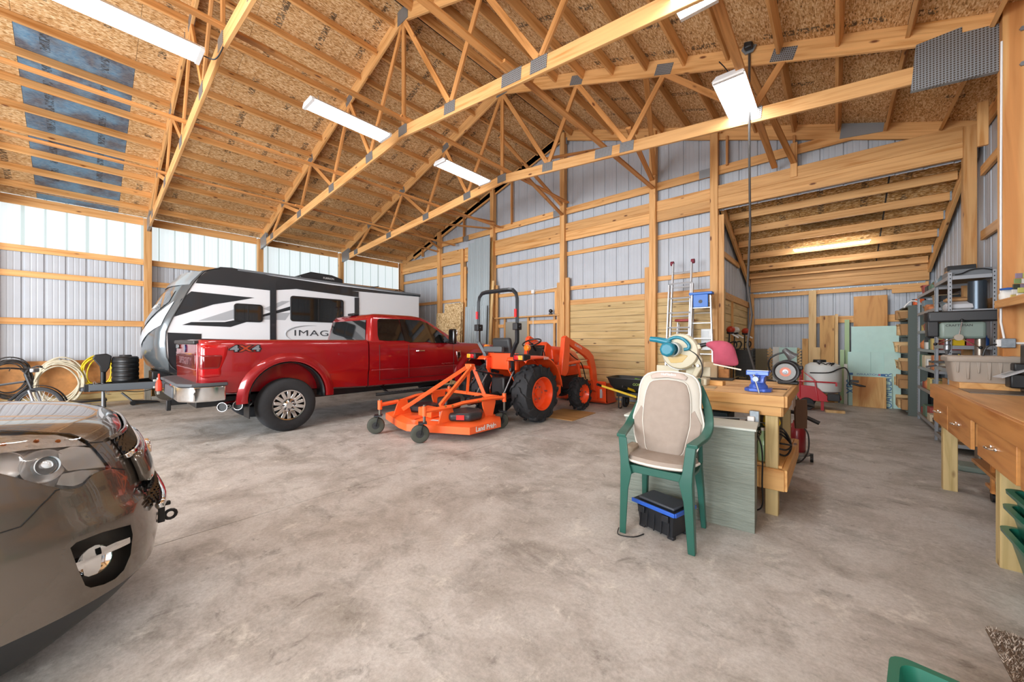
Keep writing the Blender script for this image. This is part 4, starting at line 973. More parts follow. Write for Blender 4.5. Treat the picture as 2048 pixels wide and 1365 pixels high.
    # loader
    for s in (-1, 1):
        x = s * .46
        MB().prism([(.86, .78), (.93, 1.16), (.99, 1.52), (1.06, 1.56), (1.14, 1.50), (1.18, 1.25), (1.12, .82), (1.02, .74)], x - .05, x + .05, 'X').obj('loader_tower', ORG, T, bevel=.012)
        MB().prism([(.70, .98), (.84, .98), (.88, .62), (.86, .42), (.76, .36), (.70, .44), (.74, .66)], x - .035, x + .035, 'X').obj('loader_bracket', ORG, T, bevel=.01)
        MB().box((x - s * .1, .92, .70), (.16, .3, .1)).obj('mount_plate', BLACK, T)
        MB().prism([(1.02, 1.44), (1.10, 1.54), (1.98, 1.25), (2.18, 1.12), (2.30, .85), (2.40, .36), (2.32, .28), (2.22, .34), (2.10, .80), (1.99, 1.02), (1.82, 1.12)], x - .04, x + .04, 'X').obj('loader_arm', ORG, T, bevel=.01)
        MB().cyl((x, 1.10, .98), (x, 1.62, 1.01), .035).obj('lift_cylinder', ORG, T); MB().cyl((x, 1.6, 1.01), (x, 1.95, 1.03), .018).obj('cylinder_rod', CHROME, T)
        MB().cyl((x - s * .09, 1.72, .98), (x - s * .09, 1.84, .55), .03).obj('bucket_cylinder', ORG, T); MB().cyl((x - s * .09, 1.84, .55), (x - s * .09, 2.2, .42), .016).obj('cylinder_rod', CHROME, T)
        MB().bar((x, 2.16, .60), (x, 2.42, .2), .03, .05).obj('bucket_link', ORG, T)
        MB().tube(smoothpts([(x - s * .06, 1.15, 1.3), (x - s * .08, 1.5, 1.12), (x - s * .08, 1.85, .95), (x - s * .07, 2.02, .6)], 5), .011).obj('hose', BLACK, T)
        text('KUBOTA', .075, WHITE, T, (x + s * .042, 1.52, 1.33), (PI / 2, 0, s * PI / 2) if False else (math.radians(90), 0, s * PI / 2), ext=.001, name='arm_lettering').rotation_euler = Euler((math.radians(90), s * math.radians(17), s * PI / 2))
    MB().cyl((-.46, 2.08, .86), (.46, 2.08, .86), .04).obj('cross_tube', ORG, T)
    bk = [(2.36, .50), (2.34, .30), (2.36, .08), (2.42, .03), (2.88, .02), (2.88, .035), (2.45, .05), (2.39, .10), (2.38, .48)]
    MB().prism(bk, -.72, .72, 'X').obj('bucket', ORG, T, bevel=.004)
    for s in (-1, 1): MB().prism([(2.35, .50), (2.34, .06), (2.88, .02), (2.60, .48)], s * .70, s * .72, 'X').obj('bucket_side', ORG, T)
    MB().box((0, 2.345, .515), (1.44, .03, .04)).obj('bucket_lip', ORG, T, bevel=.005)
    for s in (-1, 1): MB().box((s * .40, 2.335, .30), (.04, .06, .34)).box((s * .50, 2.335, .30), (.03, .06, .34)).obj('bucket_bracket', ORG, T)
    MB().box((.64, 2.335, .24), (.006, .004, .16)).box((.60, 2.333, .26), (.05, .006, .2)).obj('warning_label', mat('label_grey', '#b9bcc0', .4), T)
    return T
tractor()
def mower():
    T = thing('rotary_mower', (-4.88, 3.92, 0), 'orange finishing mower with four caster wheels hitched behind the tractor', 'mower')
    out = [(-1.0, -.48), (-.25, -.70), (.03, -.74), (.92, -.28), (.92, .38), (.62, .68), (-.62, .68), (-1.0, .38)]
    top = [(-.86, -.40), (-.22, -.58), (.02, -.61), (.74, -.20), (.74, .30), (.5, .5), (-.5, .5), (-.86, .30)]
    n = len(out)
    MB().loft([[(x, y, .10) for x, y in out], [(x, y, .205) for x, y in out], [(x, y, .245) for x, y in top]], cap=False).add([(x, y, .245) for x, y in top], [tuple(range(n))]).obj('deck', ORG2, T, angle=15)
    MB().bar((.03, -.6, .25), (-.2, .1, .25), .012, .01).obj('deck_seam', mat('seam_orange', '#b8441c', .5), T)
    text('Land Pride', .10, WHITE, T, (.926, .05, .155), (PI / 2, 0, PI / 2), ext=.001, bold=.003)
    CV = mat('cover_black', '#2b2d30', .4)
    MB().prism([(.36, -.28), (.55, -.34), (.80, -.16), (.80, .08), (.62, .28), (.30, .25), (.26, -.1)], .25, .37, 'Z').obj('belt_cover', CV, T, bevel=.04, seg=3)
    MB().prism([(-.8, -.1), (-.55, -.3), (-.30, -.2), (-.26, .15), (-.7, .25)], .25, .36, 'Z').obj('belt_cover', CV, T, bevel=.035, seg=3)
    MB().box((.69, -.257, .315), (.12, .012, .07), (0, 0, .62)).obj('red_reflector', mat('reflector_red', '#d02020', .3, coat=1), T)
    MB().box((-.0, .1, .42), (.26, .32, .2)).obj('gearbox', BLACK, T, bevel=.03)
    MB().box((-.02, -.28, .32), (.34, .2, .14)).obj('belt_guard', ORG2, T, bevel=.01)
    MB().add([(.28, -.50, .252), (.44, -.42, .252), (.40, -.34, .252), (.24, -.42, .252)], [(0, 1, 2, 3)]).obj('warning_label', WHITE, T, smooth=False)
    MB().box((.452, -.42, .36), (.004, .07, .08)).obj('warning_label', WHITE, T, smooth=False)
    for s in (-1, 1):
        A, B = ((.46, -.73), (.72, .68)) if s > 0 else ((-.50, -.87), (-.70, .68))
        L2 = lambda t: (A[0] + (B[0] - A[0]) * t, A[1] + (B[1] - A[1]) * t)
        P = [L2(0) + (.45,), L2(.28) + (.46,), L2(.45) + (.50,), L2(.8) + (.52,), L2(1) + (.51,)]
        MB().tube(P, .034, n=4).obj('frame_rail', ORG2, T, bevel=.004, angle=50)
        m = L2(.27); m2 = L2(.8)
        MB().loft([[(m[0] + x - s * .03, m[1] + y * k, z) for x, y in ((-.012, -.17), (.012, -.17), (.012, .17), (-.012, .17))] for z, k in ((.24, 1), (.44, .55), (.49, .5))]).obj('rail_stand', ORG2, T, bevel=.004)
        MB().loft([[(m2[0] + x - s * .03, m2[1] + y * k, z) for x, y in ((-.012, -.15), (.012, -.15), (.012, .15), (-.012, .15))] for z, k in ((.2, .5), (.44, 1), (.55, 1))]).obj('rail_stand', ORG2, T, bevel=.004)
        b = MB()
        for t in (.22, .30, .62, .68): q = L2(t); b.cyl((q[0] + .02, q[1], .485 if t < .5 else .51), (q[0] + .045, q[1], .485 if t < .5 else .51), .012, n=6)
        tag(b.obj('bolt', mat('brass_bolt', '#b99a4c', .3, .8), T), kind='stuff')
        for (x, y), z in ((A, .45), (B, .51)):
            c = bpy.data.objects.new('caster_wheel', None); COL.objects.link(c); c.parent = T; c.location = (x, y, 0); c.rotation_euler = (0, 0, -.6)
            MB().cyl((0, 0, z - .07), (0, 0, z + .07), .034, n=14).obj('spindle_collar', ORG2, c)
            MB().cyl((0, 0, .28), (0, 0, z + .09), .02, n=12).obj('spindle', mat('worn_steel', '#6d6a62', .5, .6), c)
            dy = -.06
            MB().box((0, dy * .4, .285), (.13, .12, .02)).bar((.058, dy * .4, .285), (.058, dy, .125), .008, .07, up=(1, 0, 0)).bar((-.058, dy * .4, .285), (-.058, dy, .125), .008, .07, up=(1, 0, 0)).obj('fork', DARK, c)
            MB().lathe([(.05, -.035), (.10, -.042), (.122, -.035), (.132, -.01), (.132, .01), (.122, .035), (.10, .042), (.05, .035)], (0, dy, .133), 'X', n=28).obj('tyre', mat('caster_rubber', '#3f4138', .7), c)
            MB().cyl((-.036, dy, .133), (.036, dy, .133), .055, n=18).cyl((-.07, dy, .133), (.07, dy, .133), .012, n=8).obj('hub', BLACK, c)
    a = Vector((.13, .45, 1.01))
    MB().bar(a + Vector((-.05, 0, 0)), (-.42, -.52, .34), .045, .06).obj('rear_brace', ORG2, T, bevel=.004)
    MB().bar(a + Vector((.05, 0, 0)), (.40, -.40, .48), .045, .06).obj('rear_brace', ORG2, T, bevel=.004)
    MB().bar(a + Vector((.05, .03, 0)), (.34, .60, .52), .045, .06).obj('mast_leg', ORG2, T, bevel=.004)
    MB().bar(a + Vector((-.05, .03, 0)), (-.10, .60, .52), .045, .06).obj('mast_leg', ORG2, T, bevel=.004)
    MB().box(a, (.16, .09, .09)).obj('mast_head', ORG2, T, bevel=.01)
    MB().bar((-.66, .60, .52), (.66, .60, .52), .05, .05).obj('cross_bar', ORG2, T)
    return T
mower()
MATP = wood('brown_plywood', '#b48a55', '#9a7040', grain=8)
s = solo(MB().box((0, 0, .006), (.75, .95, .012)), 'plywood_mat', MATP, 'thin brown plywood sheet lying under the tractor front wheel', 'plywood sheet'); s.location = (-3.98, 6.25, 0); s.rotation_euler = (0, 0, .05)
# wheelbarrow
def wheelbarrow():
    p = PZ(1268, 812, 0)
    T = thing('wheelbarrow', (-3.28, 7.70, 0), 'black plastic tub wheelbarrow with yellow handles against plank wall', 'wheelbarrow')
    tub = MB().loft([[(x * w, y * d, z) for x, y in rrect(1, 1, .35, 4)] for w, d, z in ((.28, .17, .36), (.40, .28, .50), (.46, .33, .66), (.475, .345, .66), (.475, .345, .675), (.455, .325, .675), (.39, .27, .51), (.26, .16, .38))], cap=True)
    tub.obj('tub', mat('tub_black', '#212323', .45), T, angle=50)
    MB().ball((0, 0, .50), 1, sc=(.3, .2, .11), n=14).obj('cover_cloth', mat('cloth_grey', '#5f6468', .9), T)
    MB().box((.14, -.02, .63), (.14, .05, .04), (0, .2, .5)).obj('glove', mat('lime', '#7ac21e', .7), T, bevel=.015)
    YE_ = mat('handle_yellow', '#e8c21c', .4)
    for s in (-1, 1):
        h = MB().bar((.35, s * .24 - .12, .30), (-.62, s * .20 - .14, .50), .035, .045).obj('handle', YE_, T, bevel=.006) if False else MB().bar((.25 + s * .02, s * .2 + .0, .28), (-.22 + s * .28, -.46, .50), .032, .045).obj('handle', YE_, T, bevel=.006)
        MB().bar((-.20 + s * .28, -.43, .487), (-.24 + s * .28, -.58, .535), .036, .05).obj('grip', BLACK, T, bevel=.01)
        MB().tube([(s * .2, -.22, .32), (s * .2, -.22, .03), (s * .2, -.12, .01), (s * .2, -.06, .03), (s * .2, .0, .32)], .014).obj('leg', BLACK, T)
        MB().lathe([(.05, -.03), (.12, -.04), (.14, -.02), (.14, .02), (.12, .04), (.05, .03)], (s * .30 + .1, .12, .14), 'X', n=22).cyl((s * .3 + .04, .12, .14), (s * .3 + .16, .12, .14), .05).obj('wheel', RUBBER, T)
    MB().box((0, -.2, .32), (.5, .04, .1)).obj('cross_brace', BLACK, T)
    text('GORILLA', .07, mat('lime_letter', '#7f9a2c', .5), T, (.30, -.325, .56), (math.radians(78), 0, .1), ext=.001, sx=1)
wheelbarrow()
# ============================================================ GREY SUV IN THE FOREGROUND
PAINT = mat('brown_grey_paint', '#665d54', .26, .6, coat=1)
def cdt(poly, step):
    """fill a 2-D polygon with small triangles"""
    B = []
    for i, p in enumerate(poly):
        q = poly[(i + 1) % len(poly)]; d = math.hypot(q[0] - p[0], q[1] - p[1]); k = max(1, int(d / step))
        for j in range(k): B.append((p[0] + (q[0] - p[0]) * j / k, p[1] + (q[1] - p[1]) * j / k))
    def inside(x, y):
        c = False; n = len(poly)
        for i in range(n):
            (x1, y1), (x2, y2) = poly[i], poly[(i + 1) % n]
            if (y1 > y) != (y2 > y) and x < (x2 - x1) * (y - y1) / (y2 - y1) + x1: c = not c
        return c
    xs = [p[0] for p in poly]; ys = [p[1] for p in poly]; pts = list(B); x = min(xs) + step / 2
    while x < max(xs):
        y = min(ys) + step / 2
        while y < max(ys):
            if inside(x, y) and min((x - b[0]) ** 2 + (y - b[1]) ** 2 for b in B) > (step * .45) ** 2: pts.append((x, y))
            y += step
        x += step
    r = delaunay_2d_cdt([Vector(p) for p in pts], [], [list(range(len(B)))], 1, 1e-6)
    return [tuple(v) for v in r[0]], [tuple(f) for f in r[2]]
class Skin:
    """cuts and patches laid on a body: polygons are projected along the rays from a fixed point in the room onto its mesh"""
    def __init__(s, o, org=(0, 0, CAMZ)):
        me = o.data; s.mw = o.matrix_basis.copy()
        p = o.parent
        while p: s.mw = p.matrix_basis @ s.mw; p = p.parent
        s.inv = s.mw.inverted(); s.org = s.inv @ Vector(org); s.b = BVHTree.FromPolygons([v.co for v in me.vertices], [p.vertices for p in me.polygons]); s.R = s.inv.to_3x3()
    def hit(s, u, v):
        d = (s.R @ ray(u, v)).normalized(); h = s.b.ray_cast(s.org, d)
        if h[0] is None: return None, None, d
        n = h[1]
        if n.dot(d) > 0: n = -n
        return h[0], n, d
    def patch(s, poly, step=6, off=.004, thick=0, deep=0):
        V, F = cdt(poly, step); P = []; ok = []
        last = None
        for v in V:
            h, n, d = s.hit(*v); ok.append(h is not None)
            P.append((h + n * off + d * deep) if h is not None else Vector((0, 0, 0)))
        F = [f for f in F if all(ok[i] for i in f)]
        mb = MB().add(P, F)
        return mb
    def cutter(s, poly, step=10, back=.06, deep=.08):
        V, F = cdt(poly, step); A = []; Bq = []
        for v in V:
            h, n, d = s.hit(*v)
            if h is None: h = A[-1] + d * back if A else Vector((0, 0, 0))
            A.append(h - d * back); Bq.append(h + d * deep)
        n = len(V); E = {}
        for f in F:
            for i in range(len(f)): a, b = f[i], f[(i + 1) % len(f)]; E[(a, b)] = 1
        side = [(a, b) for a, b in E if (b, a) not in E]
        return MB().add(A + Bq, F + [tuple(i + n for i in f[::-1]) for f in F] + [(b, a, a + n, b + n) for a, b in side])
def suv():
    T = thing('grey_suv', (-3.12, -.9, 0), 'brown grey SUV whose front corner fills the lower left', 'car')
    N = 3.2
    LV = [(.16, .80, .95), (.25, .86, 1.08), (.345, .905, 1.17), (.45, .917, 1.185), (.53, .92, 1.185), (.62, .92, 1.168), (.675, .921, 1.168), (.71, .918, 1.135), (.80, .92, 1.117), (.90, .915, 1.085), (.98, .895, 1.05), (1.02, .87, 1.03), (1.05, .83, .985), (1.075, .78, .90), (1.10, .68, .74), (1.125, .52, .5), (1.14, .3, .2)]
    def ab(z):
        for (z0, a0, b0), (z1, a1, b1) in zip(LV, LV[1:]):
            if z0 <= z <= z1: t = (z - z0) / (z1 - z0); return a0 + (a1 - a0) * t, b0 + (b1 - b0) * t
    def ring(z, a, b):
        r = []
        for i in range(41):
            t = PI * i / 40; c, s_ = math.cos(t), math.sin(t)
            r.append((a * math.copysign(abs(c) ** (2 / N), c), b * abs(s_) ** (2 / N), z))
        k = 1 if z < 1.0 else max(.05, (1.15 - z) / .15)
        for x, y in ((-a, -.6), (-a, -1.6), (-a, -2.8), (-a * .96, -3.35), (-a * .8, -3.5), (a * .8, -3.5), (a * .96, -3.35), (a, -2.8), (a, -1.6), (a, -.6)): r.append((x, y, z))
        return r
    body = MB().loft([ring(*l) for l in LV[2:]]).obj('body', PAINT, T, angle=50)
    val = MB().loft([ring(*l) for l in LV[:3]]).obj('lower_valance', mat('valance_black', '#1f2123', .5), T, angle=50)
    for y in (.13, -2.7):
        for s in (-1, 1): boolean(body, MB().cyl((s * .6, y, .36), (s * 1.1, y, .36), .40, n=32)); boolean(val, MB().cyl((s * .6, y, .36), (s * 1.1, y, .36), .40, n=32)); wheel(T, (s * .80, y, .35), .35, .22, .22, side=s, spokes=5)
    # cabin
    def cr(z, a, y0, y1): return [(x, y, z) for x, y in rrect(a, (y0 - y1) / 2, .15, 3, 0, (y0 + y1) / 2)]
    MB().loft([cr(1.04, .84, -.25, -3.4), cr(1.45, .70, -.85, -3.3), cr(1.62, .62, -1.2, -3.1), cr(1.68, .5, -1.4, -2.9)]).obj('cabin', PAINT, T, angle=50)
    MB().loft([cr(1.12, .83, -.33, -3.1), cr(1.48, .705, -.86, -2.95)]).obj('windows', GLASS, T)
    Z3 = lambda x, y: (x / 2.2576, 760 + y / 2.2576)
    Z7 = lambda x, y: (x / 6.203, 780 + y / 6.203)
    K = Skin(body)
    hl = [Z7(*p) for p in ((-500, 600), (0, 520), (300, 520), (600, 532), (860, 555), (1000, 600), (1110, 665), (1190, 740), (1290, 860), (1375, 968), (1250, 1010), (1160, 1045), (1110, 1100), (1040, 1180), (960, 1225), (850, 1238), (740, 1225), (600, 1195), (400, 1145), (200, 1090), (0, 1040), (-500, 940))]
    fog = [Z3(*p) for p in ((318, 760), (345, 735), (460, 690), (590, 655), (600, 700), (590, 790), (560, 860), (520, 900), (470, 925), (410, 940), (385, 930), (350, 850))]
    cuts = [K.cutter(hl, 9, .08, .06), K.cutter(fog, 8, .06, .10)]
    for c in cuts: boolean(body, c)
    inner = mat('lamp_chrome', '#f4f5f5', .3, .15)
    K.patch(hl, 8, 0, deep=.056).obj('lamp_reflector', mat('lamp_back', '#f0f1f1', .5), T)
    K.patch([Z7(*p) for p in ((-400, 640), (300, 560), (700, 560), (960, 620), (1080, 690), (800, 710), (400, 740), (0, 790), (-400, 830))], 7, 0, deep=.02).obj('lamp_strip', mat('lamp_facets', '#f4f5f5', .25, .2, bump=.9, bscale=40), T)
    K.patch([Z7(*p) for p in ((720, 760), (900, 700), (1130, 720), (1240, 850), (1310, 960), (1000, 990), (840, 1010), (740, 900))], 7, 0, deep=.02).obj('lamp_cheek', mat('lamp_cheek', '#f0f0ee', .4), T)
    K.patch([Z7(*p) for p in ((700, 1180), (760, 1050), (1000, 1000), (1230, 1000), (1120, 1060), (1020, 1160), (900, 1200))], 7, 0, deep=.02).obj('lamp_cheek', MATS['lamp_cheek'], T)
    def disc(u, v, r, deep, m, name, dish=.03):
        h, n, d = K.hit(u, v); c = h + d * deep; q = (n * .3 - d * .7 + Vector((.15, .75, 0)) * .5).normalized()
        o = MB().lathe([(0, -dish), (r * .5, -dish * .8), (r * .85, -dish * .3), (r, 0), (r * 1.06, 0), (r * 1.06, -dish * 1.2)], n=32).obj(name, m, T)
        o.location = c; o.rotation_mode = 'QUATERNION'; o.rotation_quaternion = q.to_track_quat('Z', 'Y'); return o
    u, v = Z7(545, 950); disc(u, v, .062, .035, inner, 'projector_bowl', .02); disc(u, v, .034, .015, mat('bulb_glass', '#dfe6ea', .05, .3, coat=1), 'projector_lens', -.02)
    u, v = Z7(60, 950); disc(u, v, .05, .03, inner, 'projector_bowl', .02)
    for a, b in ((40, 680), (450, 640), (720, 640)):
        u, v = Z7(a, b); h, n, d = K.hit(u, v); MB().ball(h + d * .016, .008).obj('indicator_bulb', mat('amber', '#d8742c', .2), T)
    LENS = bpy.data.materials.new('clear_lens'); LENS.use_nodes = True; nt = LENS.node_tree
    tr = nd(nt, 'ShaderNodeBsdfTransparent'); gl = nd(nt, 'ShaderNodeBsdfGlossy'); gl.inputs['Roughness'].default_value = .03; fr = nd(nt, 'ShaderNodeFresnel'); mx = nd(nt, 'ShaderNodeMixShader')
    nt.links.new(fr.outputs[0], mx.inputs[0]); nt.links.new(tr.outputs[0], mx.inputs[1]); nt.links.new(gl.outputs[0], mx.inputs[2]); nt.links.new(mx.outputs[0], nt.nodes['Material Output'].inputs[0])
    K.patch(hl, 6, .003).obj('headlight_lens', LENS, T)
    # fog lamp
    K.patch(fog, 8, 0, deep=.095).obj('fog_recess', mat('recess_grey', '#3c3935', .4), T)
    u, v = Z3(430, 815); disc(u, v, .055, .05, CHROME, 'fog_lamp', .03)
    K.patch([Z3(*p) for p in ((375, 790), (400, 765), (430, 748), (450, 745), (460, 775), (455, 850), (440, 875), (400, 890), (380, 885), (372, 840))], 5, 0, deep=.03).obj('fog_bezel', CHROME, T)
    K.patch([Z3(*p) for p in ((455, 765), (520, 735), (585, 712), (592, 735), (540, 760), (460, 795))], 5, .002, deep=.012).obj('fog_blade', CHROME, T)
    K.patch([Z3(*p) for p in ((338, 830), (375, 815), (380, 850), (352, 866))], 5, .002, deep=.015).obj('fog_blade', CHROME, T)
    # shut lines
    SEAM = mat('shut_line', '#141414', .6)
    def line(pts, w=.0025):
        P = []
        for i in range(len(pts) - 1):
            for k in range(6):
                t = k / 6; h, n, d = K.hit(pts[i][0] + (pts[i + 1][0] - pts[i][0]) * t, pts[i][1] + (pts[i + 1][1] - pts[i][1]) * t)
                if h is not None: P.append(h + n * .0005)
        if len(P) > 2: MB().tube(P, w, n=5).obj('shut_line', SEAM, T)
    line([Z7(*p) for p in ((740, 1240), (690, 1250), (580, 1370))] + [Z3(*p) for p in ((190, 562), (130, 625), (90, 665), (0, 693), (-100, 710))])
    line([Z7(*p) for p in ((1110, 660), (1200, 655), (1290, 645))]); line([Z7(*p) for p in ((-200, 515), (0, 513), (300, 516), (860, 548), (1000, 594), (1110, 658))])
    line([Z7(*p) for p in ((1385, 972), (1480, 985), (1560, 992))])
    # grille area laid on the nose (local x across the car)
    def nose(x0, x1, z0, z1, off, m, name, nx=10, nz=4, solid=0):
        V = []; F = []
        for i in range(nx + 1):
            x = x0 + (x1 - x0) * i / nx
            for j in range(nz + 1):
                z = z0 + (z1 - z0) * j / nz; a, b = ab(z); V.append((x, b * (1 - abs(x / a) ** N) ** (1 / N) + off, z))
        for i in range(nx):
            for j in range(nz): q = i * (nz + 1) + j; F.append((q, q + 1, q + nz + 2, q + nz + 1))
        return MB().add(V, F).obj(name, m, T, solid=solid)
    MESHM = mat('grille_black', '#0c0d0e', .35)
    nose(-.52, .52, .90, .985, .004, MESHM, 'upper_grille'); nose(-.42, .42, .60, .735, .006, MESHM, 'lower_grille')
    nose(-.54, .54, .885, .905, .02, CHROME, 'chrome_band', solid=.02); nose(-.54, .54, .985, 1.0, .015, PAINT, 'hood_lip', solid=.01)
    nose(-.50, .50, .75, .885, .028, PAINT, 'grille_bar', solid=.03); nose(-.46, .46, .735, .75, .03, CHROME, 'chrome_band', solid=.02); nose(-.45, .45, .575, .60, .03, CHROME, 'chrome_band', solid=.03)
    st = MB()
    for r_ in range(6):
        for c_ in range(22):
            x = -.5 + c_ * .047 + (r_ % 2) * .022
            for z0, z1 in ((.905, .98), (.61, .73)):
                z = z0 + (z1 - z0) * (r_ + .5) / 6; a, b = ab(z); st.box((x, b * (1 - abs(x / a) ** N) ** (1 / N) + .012, z), (.03, .012, .008), (0, .5, 0))
    tag(st.obj('grille_mesh', BLACKG, T, smooth=False), kind='stuff')
    MB().prism([(-.11, .80), (-.04, .80), (-.04, .785), (.04, .785), (.04, .80), (.11, .80), (.085, .845), (.04, .845), (.04, .86), (-.04, .86), (-.04, .845), (-.085, .845)], 1.13, 1.165, 'Y').obj('emblem', CHROME, T, bevel=.006)
    MB().box((0, 1.20, .47), (.36, .03, .14)).box((.16, 1.22, .50), (.03, .04, .02)).obj('plate_bracket', BLACK, T, bevel=.004)
    MB().tube([(.16 + .0, 1.24 + .025 * math.cos(a), .43 + .025 * math.sin(a)) for a in [k * PI / 6 for k in range(12)]], .009, closed=True).obj('tow_hook', BLACK, T)
    return T
suv()
# ============================================================ RIGHT SIDE: BENCH, SHELVES, LEAN-TO
BWOOD = wood('bench_wood', '#c78a4c', '#a9682c', grain=14, axis=1, knots=False, rough=.4, vary=.06)
BTOP = wood('bench_top_wood', '#d6a468', '#bd8546', grain=9, axis=1, knots=False, rough=.35, vary=.05)
def workbench():
    T = thing('long_workbench', (1.15, 3.2, 0), 'long wooden workbench with drawers along the right wall', 'workbench')
    Y0, Y1 = -2.0, 2.68   # local
    MB().box((.015, (Y0 + Y1) / 2 - .015, .985), (.75, Y1 - Y0 - .03, .03)).obj('worktop', BTOP, T, bevel=.003)
    MB().box((-.375, (Y0 + Y1) / 2, .931), (.03, Y1 - Y0, .138)).obj('apron', BWOOD, T, bevel=.003); MB().box((.015, Y1 - .015, .931), (.75, .03, .138)).obj('end_apron', BWOOD, T, bevel=.003)
    MB().box((.07, Y1 - .23, 1.03), (.66, .42, .055)).obj('raised_board', BTOP, T, bevel=.003)
    MB().box((.02, (Y0 + Y1) / 2, .87), (.7, Y1 - Y0 - .1, .02)).obj('drawer_rail', BWOOD, T, smooth=False)
    for y0, y1 in ((1.93, 2.56), (1.15, 1.91), (.22, .99), (-.6, .17), (-1.5, -.7)):
        d = MB().box((-.372, (y0 + y1) / 2, .75), (.022, y1 - y0 - .015, .225)).obj('drawer', BWOOD, T, bevel=.003)
        MB().box((-.32, (y0 + y1) / 2, .755), (.08, y1 - y0 - .05, .19)).obj('drawer_box', BWOOD, d, smooth=False)
        yc = (y0 + y1) / 2
        MB().tube(smoothpts([(-.383, yc - .05, .765), (-.415, yc - .035, .765), (-.42, yc, .765), (-.415, yc + .035, .765), (-.383, yc + .05, .765)], 4), [.007] * 17, n=8, flat=1).ball((-.386, yc - .05, .765), .012).ball((-.386, yc + .05, .765), .012).obj('handle', CHROME, d)
    for y in (.64 + .05, 2.30 + .05, -1.6):
        for x in (-.305, .33): lumber('leg', (x, y, 0), (x, y, .86), .094, .094, TREAT, T, up=(0, 1, 0))
    MB().box((.1, 2.0, .30), (.5, .9, .03)).obj('lower_shelf', BWOOD, T); MB().box((-.12, 1.96, .48), (.02, .04, .7)).obj('shelf_upright', BWOOD, T)
    return T
workbench()
CARD = mat('cardboard', '#b08558', .8, noise=.08)
TOTE = mat('tote_grey', '#a3988c', .45)
def tote():
    T = thing('storage_tote', (1.05, 5.66, 1.058), 'grey lidded plastic tote standing on the far end of workbench', 'tote')
    def rr(w, d, z, r=.03): return [(x, y, z) for x, y in rrect(w, d, r, 3)]
    MB().loft([rr(.18, .13, 0), rr(.205, .155, .20)]).obj('body', TOTE, T)
    MB().loft([rr(.225, .17, .195), rr(.228, .173, .20), rr(.228, .173, .235), rr(.215, .16, .25), rr(.20, .15, .245)]).obj('lid', TOTE, T)
    for k in range(6):
        x = -.16 + k * .064; MB().prism([(x - .014, .195), (x + .014, .195), (x + .006, .03 if k % 2 else .09), (x - .006, .03 if k % 2 else .09)], -.156, -.135, 'Y').obj('rib', TOTE, T, bevel=.003)
tote()
solo(MB().prism([(.88, 5.02), (1.235, 5.02), (1.235, 5.42), (.88, 5.42)], 1.0005, 1.006, 'Z'), 'steel_plate', mat('plate_steel', '#77726c', .4, .5, noise=.15, nscale=6), 'flat dark steel plate lying on the right workbench', 'steel plate')
T = thing('label_printer', (1.36, 5.30, 1.0), 'black device with light grey tilted tray on the workbench at right edge', 'printer')
MB().box((.0, -.05, .21), (.24, .40, .42)).obj('case', mat('device_brown', '#2c2622', .4), T, bevel=.01)
MB().box((-.15, .05, .10), (.12, .14, .12)).box((-.13, .08, .22), (.1, .1, .07)).obj('feeder', BLACK, T, bevel=.012)
MB().box((-.20, .03, .165), (.17, .12, .008), (0, -.45, .25)).obj('tray', mat('tray_grey', '#c3c5c8', .35), T); MB().box((-.2, .03, .172), (.09, .05, .004), (0, -.45, .25)).obj('tray_window', mat('tray_dark', '#8c9093', .3), T)
GT = mat('tub_green', '#1f6a56', .35, coat=.2)
def tub(x, y, z, lab, w=.24, d=.17, h=.26, rz=0, m=GT, taper=.72, group='green plastic tubs'):
    T = thing('plastic_tub', (x, y, z), lab, 'tub', rz, group)
    r = lambda k, zz, o=0: [(a * k + (o if a > 0 else -o), b * k + (o if b > 0 else -o), zz) for a, b in rrect(w, d, .05, 4)]
    MB().loft([r(taper, 0), r(.98, h - .02), r(1, h - .02, .018), r(1, h, .02), r(1, h, 0), r(.97, h, 0), r(taper * .97, .012)]).obj('tub', m, T, angle=40)
for k, (z, lab) in enumerate(((.0, 'dark green tub at the bottom of the stack under the workbench'), (.135, 'dark green tub in the middle of the stack under the workbench'), (.225, 'dark green tub on top of the stack under the workbench'))):
    tub(1.03 + .01 * k, 3.36, z + .006, lab, w=.27, d=.24, h=.34)
tub(.40, 1.66, 0, 'dark green open bin on the floor at bottom edge of photo', .26, .23, .31, rz=-.12)
rug = MB(); rr = random.Random(3)
rug.box((.0, 0, .008), (.62, 1.7, .016))
T = thing('shag_rug', (.88, 2.12, 0), 'brown and beige speckled shag rug on the floor, bottom right', 'rug')
rug.obj('backing', mat('rug_back', '#6d5c4c', .9), T, smooth=False)
RUGM = bpy.data.materials.new('rug_pile'); RUGM.use_nodes = True; nt = RUGM.node_tree; b = nt.nodes['Principled BSDF']; b.inputs['Roughness'].default_value = .95
g = nd(nt, 'ShaderNodeNewGeometry'); rp = ramp(nt, [(0, '#5a4636'), (.35, '#9a8878'), (.7, '#d8cfc4'), (1, '#efe9e0')]); nt.links.new(g.outputs['Random Per Island'], rp.inputs[0]); nt.links.new(rp.outputs[0], b.inputs['Base Color'])
p = MB()
for i in range(14000):
    x, y = rr.uniform(-.31, .31), rr.uniform(-.1, .85); h = rr.uniform(.02, .035); dx, dy = rr.uniform(-.012, .012), rr.uniform(-.012, .012); w = .003; a = rr.uniform(0, PI); cx, sx_ = w * math.cos(a), w * math.sin(a)
    p.v += [(x - cx, y - sx_, .014), (x + cx, y + sx_, .014), (x + dx, y + dy, h)]; n = len(p.v); p.f.append((n - 3, n - 2, n - 1))
me = bpy.data.meshes.new('pile'); me.from_pydata(p.v, [], p.f); me.materials.append(RUGM); o = bpy.data.objects.new('pile', me); COL.objects.link(o); o.parent = T; o['kind'] = 'stuff'

